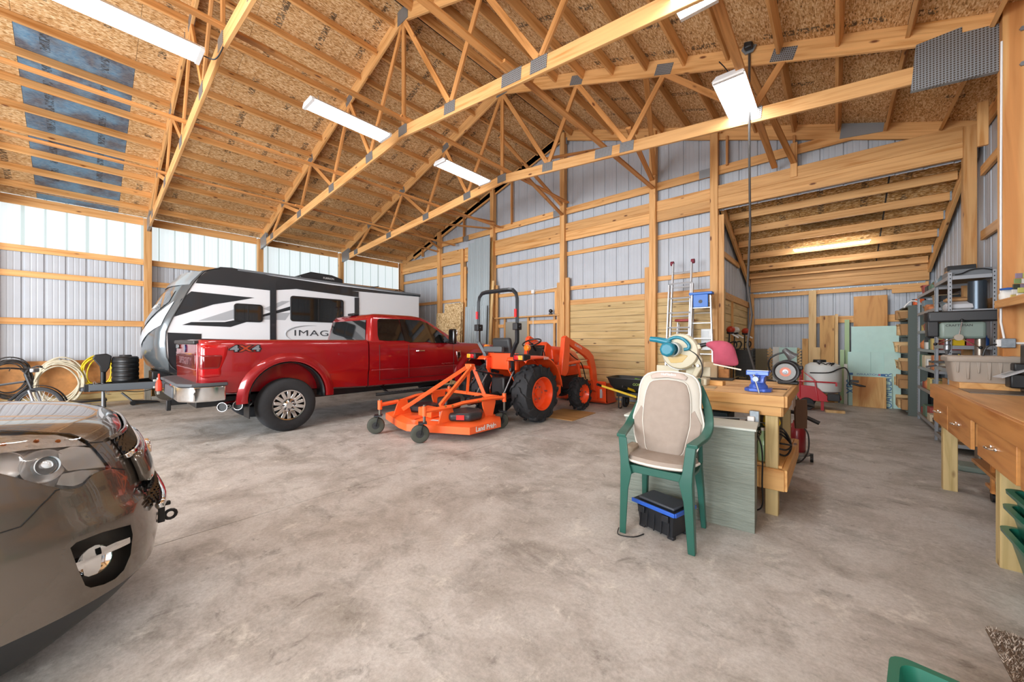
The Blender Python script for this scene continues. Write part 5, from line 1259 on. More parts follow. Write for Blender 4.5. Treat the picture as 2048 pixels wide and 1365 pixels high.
# drill press
def drill_press():
    T = thing('drill_press', (1.22, 6.55, 0), 'grey green drill press with black belt cover beyond the workbench', 'drill press')
    GRN = mat('press_green', '#7f9088', .4); 
    MB().box((0, 0, .03), (.36, .3, .06)).obj('base', GRN, T, bevel=.015); MB().cyl((0, 0, .05), (0, 0, 1.5), .04, n=24).obj('column', mat('column_steel', '#8c8378', .3, .7), T)
    MB().box((-.14, 0, 1.57), (.34, .22, .19)).obj('head', GRN, T, bevel=.03, seg=3)
    MB().prism([(-.40, -.10), (-.42, -.04), (-.42, .04), (-.40, .10), (.16, .13), (.20, .08), (.20, -.08), (.16, -.13)], 1.67, 1.79, 'Z').obj('belt_cover', mat('cover_dark', '#26282b', .4), T, bevel=.015)
    MB().box((-.36, 0, 1.60), (.09, .16, .2)).obj('front_guard', MATS['cover_dark'], T, bevel=.01)
    MB().cyl((.2, 0, 1.42), (.2, 0, 1.66), .075, n=20).obj('motor', mat('motor_navy', '#1f2a3a', .4), T)
    MB().lathe([(0, 1.30), (.012, 1.30), (.022, 1.34), (.03, 1.35), (.03, 1.40), (.022, 1.41), (.022, 1.48), (0, 1.48)], (-.24, 0, 0), 'Z', n=18).obj('chuck', STEEL, T)
    MB().cyl((-.18, -.11, 1.49), (-.18, -.17, 1.49), .035, n=18).obj('feed_hub', mat('hub_cast', '#a39c90', .4, .5), T)
    for a, c in ((1.45, 0), (3.55, 0), (5.65, 0)):
        q = Vector((-.18 + .19 * math.cos(a), -.17, 1.49 + .19 * math.sin(a))); t = MB().cyl((-.18, -.16, 1.49), q, .006, n=8).obj('feed_handle', CHROME, T); MB().ball(tuple(q), .017).obj('knob', BLACK, t)
    MB().box((-.22, 0, 1.205), (.30, .26, .022)).obj('table', mat('cast_iron', '#4b4d4c', .4, .5), T, bevel=.006); MB().box((-.08, 0, 1.18), (.16, .08, .06)).obj('table_arm', GRN, T, bevel=.01)
    MB().cyl((-.34, -.1, 1.17), (-.42, -.14, 1.15), .012).obj('table_clamp', STEEL, T)
    text('CRAFTSMAN', .035, BLACK, T, (-.17, -.1125, 1.625), (PI / 2, 0, 0), ext=.001, name='badge_lettering')
drill_press()
# metal shelving
SHG = mat('shelf_grey', '#a2a6ab', .4, .4); SHB = mat('particle_board', '#8d7b63', .8)
def shelving(x0, x1, y0, y1, zs, top, lab, grp='grey boltless shelving units'):
    T = thing('metal_shelving', ((x0 + x1) / 2, (y0 + y1) / 2, 0), lab, 'shelving', group=grp); w, d = (x1 - x0) / 2, (y1 - y0) / 2
    for sx in (-1, 1):
        for sy in (-1, 1):
            MB().box((sx * w, sy * (d - .016), top / 2), (.003, .032, top)).box((sx * (w - .016), sy * d, top / 2), (.032, .003, top)).obj('upright', SHG, T, smooth=False)
            h = MB(); z = .05
            while z < top: h.box((sx * (w - .018), sy * (d + .0022), z), (.010, .001, .016)).box((sx * (w + .0022), sy * (d - .018), z), (.001, .010, .016)); z += .05
            tag(h.obj('keyhole', BLACK, T, smooth=False), kind='stuff')
    for z in zs:
        s = MB().box((0, 0, z), (2 * w - .01, 2 * d - .01, .012)).obj('shelf', SHB, T, smooth=False)
        for q in (-1, 1): MB().box((q * (w - .004), 0, z - .012), (.014, 2 * d - .07, .045)).obj('shelf_beam', SHG, s, smooth=False); MB().box((0, q * (d - .004), z - .012), (2 * w - .07, .014, .045)).obj('shelf_beam', SHG, s, smooth=False)
    return T
shelving(1.10, 1.49, 7.30, 8.18, (.12, .62, 1.08, 1.38, 1.84, 2.27), 2.33, 'near grey metal shelving unit behind the drill press')
shelving(1.16, 1.53, 8.55, 10.2, (.12, .62, .98, 1.30, 1.62, 1.95, 2.27), 2.33, 'far grey metal shelving unit between drill press and dark green bookcase')
# things on the near unit
def item(kind, x, y, z, name, m, lab, cat, dims=(.2, .2, .2), grp=None, rz=0, **kw):
    w, d, h = dims; mb = MB()
    if kind == 'box': mb.box((0, 0, h / 2), dims)
    elif kind == 'cyl': mb.lathe([(0, 0), (w / 2 - .004, 0), (w / 2, .004), (w / 2, h - .004), (w / 2 - .004, h), (0, h)], n=24)
    elif kind == 'bottle': mb.lathe([(0, 0), (w / 2, .005), (w / 2, h * .62), (w * .38, h * .72), (w * .16, h * .8), (w * .16, h), (0, h)], n=18)
    elif kind == 'bin': mb.loft([[(a * k, b * k, zz) for a, b in rrect(w / 2, d / 2, .02, 2)] for k, zz in ((.8, 0), (.97, h - .01), (1.05, h - .01), (1.05, h), (.93, h), (.78, .01))])
    elif kind == 'bag': mb.loft([[(a * k, b * k2, zz) for a, b in rrect(w / 2, d / 2, .03, 3)] for k, k2, zz in ((.85, .8, 0), (1, 1, h * .2), (1.02, .95, h * .6), (.8, .6, h * .85), (.7, .2, h))])
    elif kind == 'case': mb.box((0, 0, h / 2), dims)
    o = mb.obj(name, m, None, bevel=(.006 if kind in ('box', 'case') else 0), **kw); o.location = (x, y, z); o.rotation_euler = (0, 0, rz)
    return tag(o, lab, cat, grp)
BG = mat('teal_grey', '#6d8088', .4); RB = mat('red_box', '#b5202a', .45); ORB = mat('orange_box', '#e2622c', .5); YB_ = mat('yellow_box', '#e6c416', .45); BLB = mat('blue_box', '#2a5aa8', .4); WB = mat('white_box', '#dcdcd6', .5); PKB = mat('pink_box', '#c0495c', .5); BGE = mat('beige_box', '#cfc0a4', .6); GRB = mat('green_box', '#2d7a4a', .5)
item('case', 1.30, 7.62, 2.28, 'tool_case', mat('case_grey', '#6d7175', .5), 'flat grey tool case lying on the top shelf', 'case', (.34, .5, .09))
item('case', 1.32, 8.05, 2.28, 'black_case', BLACK, 'black boxy case standing at the far end of the near top shelf', 'case', (.26, .2, .22))
item('box', 1.25, 7.9, 2.28, 'carton', CARD, 'small open cardboard carton on the top shelf', 'box', (.18, .12, .13))
o = solo(MB().tube(smoothpts([(1.16, 7.33, 2.30), (1.22, 7.32, 2.31), (1.30, 7.33, 2.35), (1.40, 7.33, 2.35), (1.48, 7.34, 2.32)], 6), .007), 'power_cord', BLACK, 'black power cord lying along the edge of the top shelf', 'cord')
item('cyl', 1.36, 7.42, 1.85, 'stove_pipe', mat('pipe_blue_grey', '#4a545e', .3, .6), 'tall blue grey metal pipe standing on the shelf', 'pipe', (.16, .16, .36))
item('bag', 1.22, 7.5, 1.85, 'feed_bag', mat('bag_white', '#c9cace', .6), 'white and red crumpled plastic bag on the shelf below the top', 'bag', (.24, .3, .12)); item('bag', 1.2, 7.52, 1.965, 'paper_bag', CARD, 'crumpled brown paper bag lying on the white bag', 'bag', (.2, .2, .06))
item('bin', 1.30, 7.95, 1.85, 'metal_tub', BG, 'blue grey oval tub on the upper shelf', 'tub', (.34, .3, .15))
item('box', 1.20, 7.36, 1.39, 'yellow_pouch', YB_, 'yellow box on the shelf behind the drill chuck', 'box', (.12, .08, .10)); item('box', 1.32, 7.36, 1.39, 'pink_box', PKB, 'pink and purple box right of the yellow one', 'box', (.17, .08, .11))
item('box', 1.16, 7.6, 1.39, 'red_carton', RB, 'red carton on the middle shelf behind the yellow box', 'box', (.10, .16, .12)); item('bin', 1.35, 7.8, 1.39, 'parts_bin', BGE, 'beige parts bin deep on the middle shelf', 'bin', (.2, .22, .12))
item('bottle', 1.14, 7.36, 1.09, 'glue_bottle', WB, 'white bottle with bright label on the shelf by the drill table', 'bottle', (.06, .06, .17)); item('bottle', 1.20, 7.36, 1.09, 'yellow_bottle', YB_, 'slim yellow bottle next to the white bottle', 'bottle', (.05, .05, .19)); item('box', 1.24, 7.62, 1.09, 'blue_tray', BLB, 'blue tray on the shelf behind the bottles', 'tray', (.2, .2, .05))
item('bottle', 1.42, 7.36, 1.39, 'blue_spray_bottle', BLB, 'small blue bottle right of the pink box', 'bottle', (.05, .05, .13))
item('box', 1.3, 7.75, .63, 'carton', CARD, 'brown carton on the low shelf of the near unit', 'box', (.3, .5, .3)); item('box', 1.3, 7.75, .13, 'carton', CARD, 'brown carton on the bottom shelf of the near unit', 'box', (.3, .5, .34))
# things on the far unit, mixed boxes and bins
cols = [mat('muted_red', '#a0473f', .6), mat('muted_orange', '#c77a4a', .6), CARD, WB, BGE, mat('straw', '#c9b36a', .6), BG, mat('tan_box', '#b59a78', .7), BLACK, mat('muted_green', '#5f7a66', .6)]; names = ['red', 'orange', 'brown', 'white', 'beige', 'straw yellow', 'blue grey', 'tan', 'black', 'grey green']
rr = random.Random(11); lv = {.12: 'bottom', .62: 'second', .98: 'third', 1.30: 'fourth', 1.62: 'fifth', 1.95: 'sixth', 2.27: 'top'}
seq = {}
for z, ln in lv.items():
    y = 8.62; k = 0
    while y < 10.05:
        d = rr.uniform(.14, .30); h = rr.uniform(.10, .24); ci = rr.randrange(10); kd = rr.choice(['box', 'box', 'bin', 'bag', 'box'])
        posn = ['nearest the drill press', 'second along', 'third along', 'fourth along', 'fifth along', 'sixth along', 'seventh along', 'at the far end', 'at the very far end', 'last of all'][min(k, 9)]
        item(kd, 1.32 + rr.uniform(-.02, .02), y + d / 2, z + .007, {'box': 'storage_box', 'bin': 'open_bin', 'bag': 'stuffed_bag'}[kd], cols[ci], f'{names[ci]} {"box" if kd == "box" else kd} {posn} on the {ln} shelf of the far unit', {'box': 'box', 'bin': 'bin', 'bag': 'bag'}[kd], (.26, d - .02, h), 'clutter on the far shelving'); y += d + .01; k += 1
# dark green bookcase
DG = mat('bookcase_green', '#56605a', .5)
T = thing('bookcase', (1.20, 11.05, 0), 'tall dark grey green bookcase standing in the lean-to corner', 'bookcase')
for y in (-.55, .55): MB().box((0, y, 1.07), (.26, .03 if y > 0 else .04, 2.14)).obj('side_panel', DG, T, bevel=.004)
MB().box((.12, 0, 1.07), (.02, 1.08, 2.14)).obj('back_panel', DG, T, bevel=.002)
for z in (.08, .5, .85, 1.2, 1.55, 1.88, 2.12): MB().box((-.02, 0, z), (.26, 1.06, .03)).obj('shelf', DG, T, bevel=.002)
for z, ln in ((.095, 'bottom'), (.515, 'second'), (.865, 'third'), (1.215, 'fourth'), (1.565, 'fifth'), (1.895, 'sixth')):
    y = 10.56
    for k in range(4):
        d = .24; h = rr.uniform(.12, .24); wd = rr.uniform(.22, .30)
        item(rr.choice(['box', 'box', 'bin']), 1.12 + rr.uniform(-.03, .0), y + d / 2, z, 'lumber_offcut' if k % 2 else 'small_carton', (wood('offcut_wood', '#d8b480', '#b98f58') if k % 2 else CARD), f'{"bundle of pale wood offcuts" if k % 2 else "small brown carton"} {["nearest the camera", "second", "third", "farthest"][k]} on {ln} bookcase shelf', 'offcuts' if k % 2 else 'box', (wd, d - .03, h), 'clutter in the green bookcase'); y += d + .01
o = solo(MB().tube(smoothpts([tuple(PY(1808, 616, 10.6)), tuple(PY(1822, 603, 10.6)), tuple(PY(1838, 605, 10.6)), tuple(PY(1846, 616, 10.7))], 6), .015), 'white_hose', WHITE, 'loop of white hose on top of the dark green bookcase', 'hose')
item('bag', 1.25, 10.75, 2.135, 'orange_bag', ORB, 'orange bag on top of the dark green bookcase', 'bag', (.16, .2, .14)); item('cyl', 1.28, 11.05, 2.135, 'black_coil', BLACK, 'black coiled cable on top of the bookcase', 'cable', (.2, .2, .16))
# wall shelf on the facing board, packets, outlet and conduit
T = thing('wall_shelf', (1.36, 5.1, 1.77), 'short pine wall shelf at the right edge above the tote', 'shelf')
lumber('shelf_front', (-.18, -.85, .03), (-.18, .68, .03), .03, .075, PINE, T); lumber('shelf_board', (0, -.85, .05), (0, .68, .05), .34, .02, PINE, T)
pk = [mat('straw', '#c9b36a', .6), WB, mat('leaf_packet', '#7f9460', .6), WB, mat('lime_packet', '#b4b86a', .5), mat('mauve_packet', '#8a7c90', .5), mat('dark_packet', '#3c4238', .5)]
posn2 = ['lowest', 'second', 'third', 'fourth', 'fifth', 'sixth']
for i in range(7):
    for j in range(5):
        o = MB().box((0, 0, .022), (.042, .010, .044)).obj('seed_packet', pk[(i * 3 + j * 2) % 7], None, bevel=.002); o.location = (1.24 + j * .044, 5.60 - i * .03 - .010 * j, 1.832 + ((i + j) % 5) * .045); o.rotation_euler = (0, 0, .3)
        tag(o, f'{["first", "second", "third", "fourth", "fifth", "sixth", "seventh"][i]} seed packet from the left, {["front", "second", "middle", "fourth", "rear"][j]} row, on the wall shelf', 'packet', 'seed packets on the wall shelf')
o = item('bag', 1.235, 5.72, 1.832, 'snack_bag', WB, 'white plastic tub with a blue top at the left end of the wall shelf', 'tub', (.11, .08, .10)); o2 = MB().lathe([(0, .10), (.05, .10), (.055, .115), (0, .125)], n=20).obj('blue_top', BLB, o)
T = thing('outlet_box', (1.24, 5.765, 1.43), 'grey electric outlet box with conduit on the wide pine post', 'outlet')
MB().box((0, 0, 0), (.09, .05, .09)).obj('box', GALV, T, bevel=.005); MB().box((-.055, -.01, 0), (.03, .04, .07)).obj('plug', WHITE, T, bevel=.006)
MB().tube(smoothpts([(.04, 0, 0), (.16, 0, 0), (.22, 0, .04), (.235, 0, .12), (.235, 0, .35)], 5), .011).obj('conduit', WHITE, T); MB().tube([(-.02, .0, .045), (-.035, .02, .2), (-.035, .02, 1.5), (-.03, .02, 2.9)], .008).obj('conduit', WHITE, T)
MB().tube(smoothpts([(-.06, -.02, -.01), (-.12, -.03, -.03), (-.15, -.03, -.1), (-.17, -.02, -.3)], 5), .007).obj('power_cord', BLACK, T)
T = thing('wall_hook', (1.36, 5.70, 1.60), 'white wall hook bar on the wide pine post', 'hook'); MB().cyl((-.02, 0, 0), (.2, -.02, .01), .014).obj('bar', WHITE, T)
# dolly and pads under the long workbench
T = thing('wheeled_dolly', (1.25, 5.15, 0), 'low wooden dolly on casters beneath the long workbench', 'dolly')
MB().box((0, 0, .14), (.42, .55, .03)).obj('deck', BWOOD, T, bevel=.004)
for x in (-.17, .17):
    for y in (-.22, .22): MB().cyl((x - .015, y, .045), (x + .015, y, .045), .045, n=18).box((x, y, .105), (.04, .06, .04)).obj('caster', BLACK, T)
item('box', 1.02, 4.95, .156 + .0, 'dark_grip', BLACK, 'black handle bar lying on the dolly under the workbench', 'bar', (.03, .4, .03)) if False else None

# ------------------------------------------------------------ things leaning on the back wall of the lean-to
C6 = lambda x, y: (1480 + x / 3.606, 540 + y / 3.606)
def leaning(x0, y0, x1, Y, m, name, lab, cat, th=.015, z0=0, tilt=.05, y1=None, grp='sheets and boards leaning in the lean-to', prt=None):
    a = PY(*C6(x0, y0), Y); b = PY(*C6(x1, y0), Y); w = b.x - a.x; h = a.z - z0 if y1 is None else a.z - PY(*C6(x0, y1), Y).z; zb = z0 if y1 is None else a.z - h
    o = MB().box((0, 0, h / 2), (w, th, h)).obj(name, m, None, bevel=.002); o.location = (a.x + w / 2, Y, zb + .002); o.rotation_euler = (-tilt / max(h, .3), 0, 0)
    if prt: prt(o, w, h, th)
    return tag(o, lab, cat, grp)
PLY = wood('plywood_orange', '#dcb274', '#bb8446', grain=6, axis=2, knots=False, wave=True, vary=.05); PLYD = wood('brown_plank', '#c99a5c', '#a06f38', grain=8, axis=2, wave=False, vary=.1)
PALE = wood('pale_plank', '#dcb983', '#c49a62', grain=9, axis=2, vary=.05); FOAM = mat('foam_green', '#bfe0d8', .6, noise=.03); GSTICK = mat('green_stick', '#a9c296', .7)
leaning(495, 150, 550, 11.60, PALE, 'tall_plank', 'tallest pale plank leaning on the lean-to back wall', 'plank', .04)
leaning(520, 560, 580, 11.50, PALE, 'short_plank', 'short wide pale plank in front of the tallest plank', 'plank', .03)
leaning(575, 332, 682, 11.55, PLYD, 'brown_plank', 'wide brown plywood plank right of the tallest plank', 'plank', .02)
leaning(684, 320, 708, 11.58, PALE, 'narrow_stick', 'narrow rough stick right of the brown plywood plank', 'stick', .03)
leaning(448, 497, 492, 11.60, PLYD, 'scalloped_board', 'short brown scalloped board left of the tallest plank', 'board', .02)
leaning(755, 360, 790, 11.62, GSTICK, 'green_board', 'tall narrow pale green board on the back wall', 'board', .02)
leaning(722, 578, 752, 11.50, GSTICK, 'green_board', 'shorter pale green board with a wood edge', 'board', .02)
leaning(700, 680, 752, 11.60, mat('grey_sheet', '#8d98a8', .5), 'grey_sheet', 'low blue grey metal sheet between the sticks', 'sheet', .01)
leaning(820, 193, 1066, 11.64, PLY, 'plywood_sheet', 'upper plywood sheet above the green foam boards', 'plywood sheet', .015)
leaning(803, 410, 1150, 11.56, FOAM, 'foam_board', 'tallest pale green foam board', 'foam board', .025)
def seams(o, w, h, th): MB().box((-.05 * w, -th / 2 - .002, h * .75), (.006, .004, h * .5)).obj('joint', mat('foam_edge', '#8fb8b0', .6), o)
leaning(778, 592, 1160, 11.46, FOAM, 'foam_board', 'middle pale green foam board with a vertical seam', 'foam board', .025, prt=seams)
BLP = mat('blue_print', '#2f67a0', .5)
def prints(o, w, h, th):
    y = -th / 2 - .002
    for x in (-.44, .3): MB().box((x * w, y, h - .05), (.07, .002, .05)).obj('blue_print', BLP, o)
    text('FOAMULAR', .16, BLP, o, (.42 * w, y, h * .45), (PI / 2, -PI / 2, 0), ext=.001); text('XPS', .2, BLP, o, (-.44 * w, y, h * .55), (PI / 2, -PI / 2, 0), ext=.001)
    MB().box((.22 * w, y, h - .05), (.03, .002, .04)).obj('pink_print', mat('pink_print', '#c85a7a', .5), o); text('INSULATION', .06, BLP, o, (-.05 * w, y, h - .05), (PI / 2, 0, 0), ext=.001)
leaning(782, 735, 1098, 11.36, FOAM, 'foam_board', 'low green foam board with blue printing on it', 'foam board', .025, prt=prints)
leaning(1040, 600, 1162, 11.40, FOAM, 'foam_board', 'narrow foam strip at the right end of foam boards', 'foam board', .02)
leaning(750, 680, 775, 11.4, WB, 'white_strip', 'white narrow strip beside the foam boards', 'strip', .02)
leaning(812, 768, 1056, 11.24, PLY, 'plywood_sheet', 'small plywood sheet in front of the printed foam', 'plywood sheet', .015)
leaning(104, 570, 196, 11.60, mat('olive_board', '#7a7058', .6), 'olive_board', 'olive brown board low on the back wall', 'board', .02)
leaning(235, 557, 290, 11.56, WB, 'white_board', 'white board behind the grinder lamp', 'board', .02); leaning(280, 560, 410, 11.50, FOAM, 'foam_board', 'pale foam board behind the grinder', 'foam board', .02)
def lattice(x0, x1, lab):
    a = PY(*C6(x0, 565), 11.62); b = PY(*C6(x1, 565), 11.62); T = thing('lattice_panel', (a.x, 11.64, 0), lab, 'lattice', group='lattice panels'); w = b.x - a.x; h = a.z
    m = PALE; k = 0; st = .075; t = -h
    A = MB(); B = MB()
    while t < w:
        for mb, s in ((A, 1), (B, -1)):
            x0_, z0_ = (max(0, t), max(0, -t)); L_ = min(w - x0_, h - z0_)
            if L_ > .02:
                p, q = (x0_, z0_), (x0_ + L_, z0_ + L_)
                if s < 0: p, q = (w - p[0], p[1]), (w - q[0], q[1])
                mb.bar((p[0], -.006 * s, p[1]), (q[0], -.006 * s, q[1]), .008, .03, up=Vector((0, 1, 0)).cross(Vector((q[0] - p[0], 0, q[1] - p[1]))))
        t += st
    tag(A.obj('slat', m, T, smooth=False), kind='stuff'); tag(B.obj('slat', m, T, smooth=False), kind='stuff')
lattice(198, 236, 'wooden lattice strip left of the white board'); lattice(400, 442, 'wooden lattice strip right of the grinder lamp')
# pull sprayer
def sprayer():
    T = thing('tow_sprayer', (-.20, 10.35, 0), 'white tank garden sprayer on a red wheeled frame behind the grinder', 'sprayer')
    RF = mat('frame_red', '#b81f2c', .35, coat=.3); TK = mat('tank_white', '#d8dad6', .5)
    MB().lathe([(0, .36), (.24, .36), (.30, .40), (.31, .5), (.31, .86), (.29, .93), (.2, .99), (.08, 1.0), (0, 1.0)], n=32).obj('tank', TK, T); MB().cyl((-.05, 0, .99), (-.05, 0, 1.05), .11, n=24).obj('tank_cap', BLACK, T, bevel=.008)
    MB().prism([(-.42, .28), (-.42, .52), (-.1, .50), (.1, .30), (.1, .20), (-.36, .20)], -.34, -.30, 'Y').obj('side_plate', RF, T, bevel=.006)
    for s in (-1, 1): MB().tube([(-.36, s * .33, .25), (-.36, s * .33, .85), (-.12, s * .33, .62), (-.06, s * .33, .2)], .015).obj('frame_tube', RF, T)
    MB().tube([(-.4, -.35, .60), (.22, -.35, .60)], .016).obj('cross_bar', RF, T); MB().box((.22, -.35, .57), (.03, .03, .08)).obj('bar_end', RF, T)
    MB().box((0, 0, .26), (.6, .5, .04)).obj('frame', RF, T, bevel=.005)
    MB().box((.18, -.34, .30), (.2, .12, .14)).obj('pump', BLACK, T, bevel=.01)
    for s in (-1, 1): MB().cyl((-.25, s * .36 - .03, .13), (-.25, s * .36 + .03, .13), .13, n=24).obj('wheel', RUBBER, T, bevel=.015)
    MB().box((.0, -.2, .12), (.05, .05, .24)).obj('stand', RF, T)
    h = MB()
    for i in range(3): h.tube(smoothpts([(.05 + .1 * math.cos(a) * (1 + .2 * i), -.24 + .03 * i, .96 + .035 * math.sin(a * 2 + i)) for a in [k * PI / 5 for k in range(10)]], 3, True), .010, closed=True)
    h.tube(smoothpts([(-.2, -.3, .78), (.1, -.33, .80), (.26, -.25, .88), (.36, -.2, .9), (.42, -.2, .75), (.42, -.2, .55)], 6), .012)
    tag(h.obj('hose_coil', BLACK, T), kind='stuff'); MB().tube([(.42, -.2, .60), (.58, -.22, .56), (.66, -.22, .55)], [.02, .025, .012]).box((.5, -.2, .64), (.12, .03, .05)).obj('spray_gun', BLACK, T, bevel=.005)
sprayer()
o = solo(MB().box((0, 0, .025), (.3, .09, .05)), 'wood_block', PALE, 'small pale wood block on the floor by the sprayer', 'wood block', bevel=.003); o.location = (.0, 9.95, 0); o.rotation_euler = (0, 0, .2)
# string trimmers on the lean-to side wall, wire crates
for k, (y, hx, lab) in enumerate(((9.0, -1.70, 'left string trimmer with red engine hanging on the lean-to wall'), (9.45, -1.69, 'middle string trimmer with white guard hanging on the wall'), (10.6, -1.68, 'right string trimmer with red engine, nearest the corner'))):
    T = thing('string_trimmer', (hx, y, 1.66), lab, 'trimmer', group='string trimmers on the wall')
    MB().ball((.03, 0, .03), .085, sc=(1, 1.1, .9)).obj('engine', mat('engine_red', '#b8391f', .4) if k != 1 else mat('engine_white', '#d8d4cc', .5), T)
    MB().box((.02, .02, -.03), (.12, .16, .06)).obj('engine_shroud', BLACK, T, bevel=.02); MB().cyl((.02, -.05, 0), (-.01, -.15 + k * .12, -1.1), .013).obj('shaft', BLACK, T)
    MB().tube(smoothpts([(.02, -.03, -.25), (.12, -.02, -.22), (.14, 0, -.3), (.08, 0, -.4), (.0, -.04, -.38)], 4), .014).obj('handle', BLACK, T); MB().bar((.02, 0, -.04), (.16, .1, -.14), .012, .03).obj('guard', WHITE, T)
WIRE = mat('wire_black', '#2a2a2a', .5, .4)
for z, lab in ((0, 'lower black wire crate in the lean-to'), (.66, 'upper black wire crate stacked by the lean-to wall')):
    T = thing('wire_crate', (-1.52, 9.75, z + .0), lab, 'wire crate', group='stacked wire crates'); w = MB()
    for x in [-.16 + .04 * i for i in range(9)]:
        for y in (-.2, .2): w.bar((x, y, 0), (x, y, .62), .005, .005)
    for y in [-.2 + .04 * i for i in range(11)]:
        for x in (-.16, .16): w.bar((x, y, 0), (x, y, .62), .005, .005)
    for i in range(9):
        zz = i * .0775
        for y in (-.2, .2): w.bar((-.16, y, zz), (.16, y, zz), .006, .006)
        for x in (-.16, .16): w.bar((x, -.2, zz), (x, .2, zz), .006, .006)
    tag(w.obj('wire_grid', WIRE, T, smooth=False), kind='stuff'); MB().box((0, 0, .3), (.30, .38, .58)).obj('liner', mat('crate_fill', '#3d3b38', .9), T, smooth=False)
# ============================================================ ISLAND BENCH, CHAIR AND TOOLS
IW = wood('island_wood', '#d8a664', '#c08644', grain=12, rough=.55)
def island():
    T = thing('wooden_work_table', (-.845, 4.36, 0), 'sturdy square wooden work table in the middle of the shop', 'work table')
    W, D = .535, .64
    for k in range(7):
        y = -D + (k + .5) * 2 * D / 7; lumber('top_board', (-W, y, .985), (W, y, .985), 2 * D / 7 - .002, .03, wood('table_top_wood', '#dcb47e', '#c99b62', grain=10, vary=.05), T)
    for s in (-1, 1):
        lumber('top_edge', (-W, s * (D - .0), .955), (W, s * (D - .0), .955), .04, .09, IW, T); lumber('top_edge', (s * (W - .0), -D, .955), (s * (W - .0), D, .955), .04, .09, IW, T)
        lumber('rail', (-W + .02, s * (D - .04), .87), (W - .02, s * (D - .04), .87), .04, .085, IW, T); lumber('rail', (s * (W - .03), -D + .04, .87), (s * (W - .03), D - .04, .87), .04, .085, IW, T)
        lumber('shelf_rail', (-W + .02, s * (D + .0), .315), (W - .0, s * (D + .0), .315), .038, .17, IW, T); lumber('shelf_rail', (s * (W + .0), -D + .0, .315), (s * (W + .0), D, .315), .038, .17, IW, T)
        for t in (-1, 1): lumber('leg', (s * (W - .09), t * (D - .09), 0), (s * (W - .09), t * (D - .09), .90), .09, .09, TREAT, T, up=(0, 1, 0))
    for k in range(6):
        y = -D + .06 + (k + .5) * (2 * D - .12) / 6; lumber('shelf_board', (-W + .02, y, .40), (W - .02, y, .40), (2 * D - .12) / 6 - .003, .025, IW, T)
    MB().box((.335, -.66, .80), (.07, .05, .13)).obj('outlet_box', GALV, T, bevel=.005); MB().box((.315, -.70, .80), (.05, .04, .04)).obj('plug', WHITE, T, bevel=.006)
    return T
island()
# vise
def vise():
    T = thing('bench_vise', (-.52, 3.98, 1.0), 'blue metal bench vise bolted near the table corner', 'vise')
    VB = mat('vise_blue', '#3a62c4', .35, .2, coat=.3)
    MB().prism([(-.10, -.06), (-.06, -.10), (.06, -.10), (.10, -.06), (.10, .06), (.06, .10), (-.06, .10), (-.10, .06)], .001, .03, 'Z').obj('base', VB, T, bevel=.006)
    MB().lathe([(.075, .025), (.07, .05), (.055, .07), (.05, .10)], n=24).obj('swivel', VB, T)
    MB().loft([[(x * w, y * d, z) for x, y in rrect(1, 1, .2, 2)] for w, d, z in ((.05, .07, .08), (.055, .07, .13), (.085, .05, .165), (.09, .05, .185))]).obj('body', VB, T)
    MB().box((0, -.065, .165), (.17, .02, .04)).obj('front_jaw', VB, T, bevel=.006); MB().box((0, -.045, .178), (.16, .012, .022)).box((0, -.028, .178), (.16, .012, .022)).obj('jaw_plate', STEEL, T)
    MB().box((0, -.04, .12), (.05, .2, .05)).obj('slide', VB, T, bevel=.006)
    MB().cyl((0, -.13, .12), (0, -.17, .12), .022, n=16).obj('screw_head', GALV, T); MB().cyl((-.012, -.16, .15), (.055, -.175, -.10), .007, n=10).ball((-.012, -.16, .15), .011).ball((.055, -.175, -.10), .011).obj('handle_bar', STEEL, T)
vise()
def grinder():
    T = thing('bench_grinder', (-.37, 4.86, 1.0), 'bench grinder with grey wheel facing the camera on the table', 'grinder'); T.scale = (.87, .87, .87)
    MB().box((0, 0, .018), (.20, .16, .034)).obj('base', BLACK, T, bevel=.008); MB().box((.02, .02, .07), (.10, .1, .09)).obj('pedestal', BLACK, T, bevel=.015)
    MB().cyl((0, -.09, .14), (.0, .14, .14), .075, n=28).obj('motor', mat('motor_black', '#2b2c2e', .35, .3), T, bevel=.012)
    for y in (-.10, .16):
        MB().lathe([(.10, -.022), (.128, -.022), (.132, 0), (.128, .022), (.10, .022)], (-.02, y, .15), 'Y', n=36).obj('wheel_guard', BLACK, T, solid=.004)
        MB().lathe([(0, -.018), (.108, -.018), (.112, -.01), (.112, .012), (0, .012)], (-.02, y - .004, .15), 'Y', n=40).obj('grinding_wheel', mat('wheel_grey', '#9aa0a2', .8, noise=.08, nscale=60), T)
        MB().lathe([(0, -.0205), (.055, -.0205), (.056, -.017)], (-.02, y - .004, .15), 'Y', n=30).obj('wheel_label', mat('label_salmon', '#d98c78', .6), T)
        MB().lathe([(0, -.034), (.012, -.034), (.014, -.024), (.03, -.023), (.03, -.02)], (-.02, y - .004, .15), 'Y', n=20).obj('arbor_nut', STEEL, T)
    MB().box((.10, .0, .2), (.08, .05, .05)).obj('switch', BLACK, T, bevel=.01)
    P = smoothpts([(-.06, .02, .17), (-.17, .03, .14), (-.20, .02, .20), (-.19, .0, .29), (-.12, -.01, .35), (-.04, -.02, .38)], 6)
    MB().tube(P, .0105).obj('gooseneck', BLACK, T)
    MB().lathe([(.0, .06), (.02, .06), (.032, .045), (.036, .0), (.05, -.05), (.07, -.085), (.066, -.085), (.046, -.05), (.03, 0)], (0, 0, 0), n=28).obj('lamp_shade', mat('shade_grey', '#5e6063', .35, .4), T, loc=(-.005, -.02, .375), rot=(0, -.75, 0))
    MB().ball((-.03 + .06, -.02, .325), .022).obj('bulb', WHITE, T)
grinder()
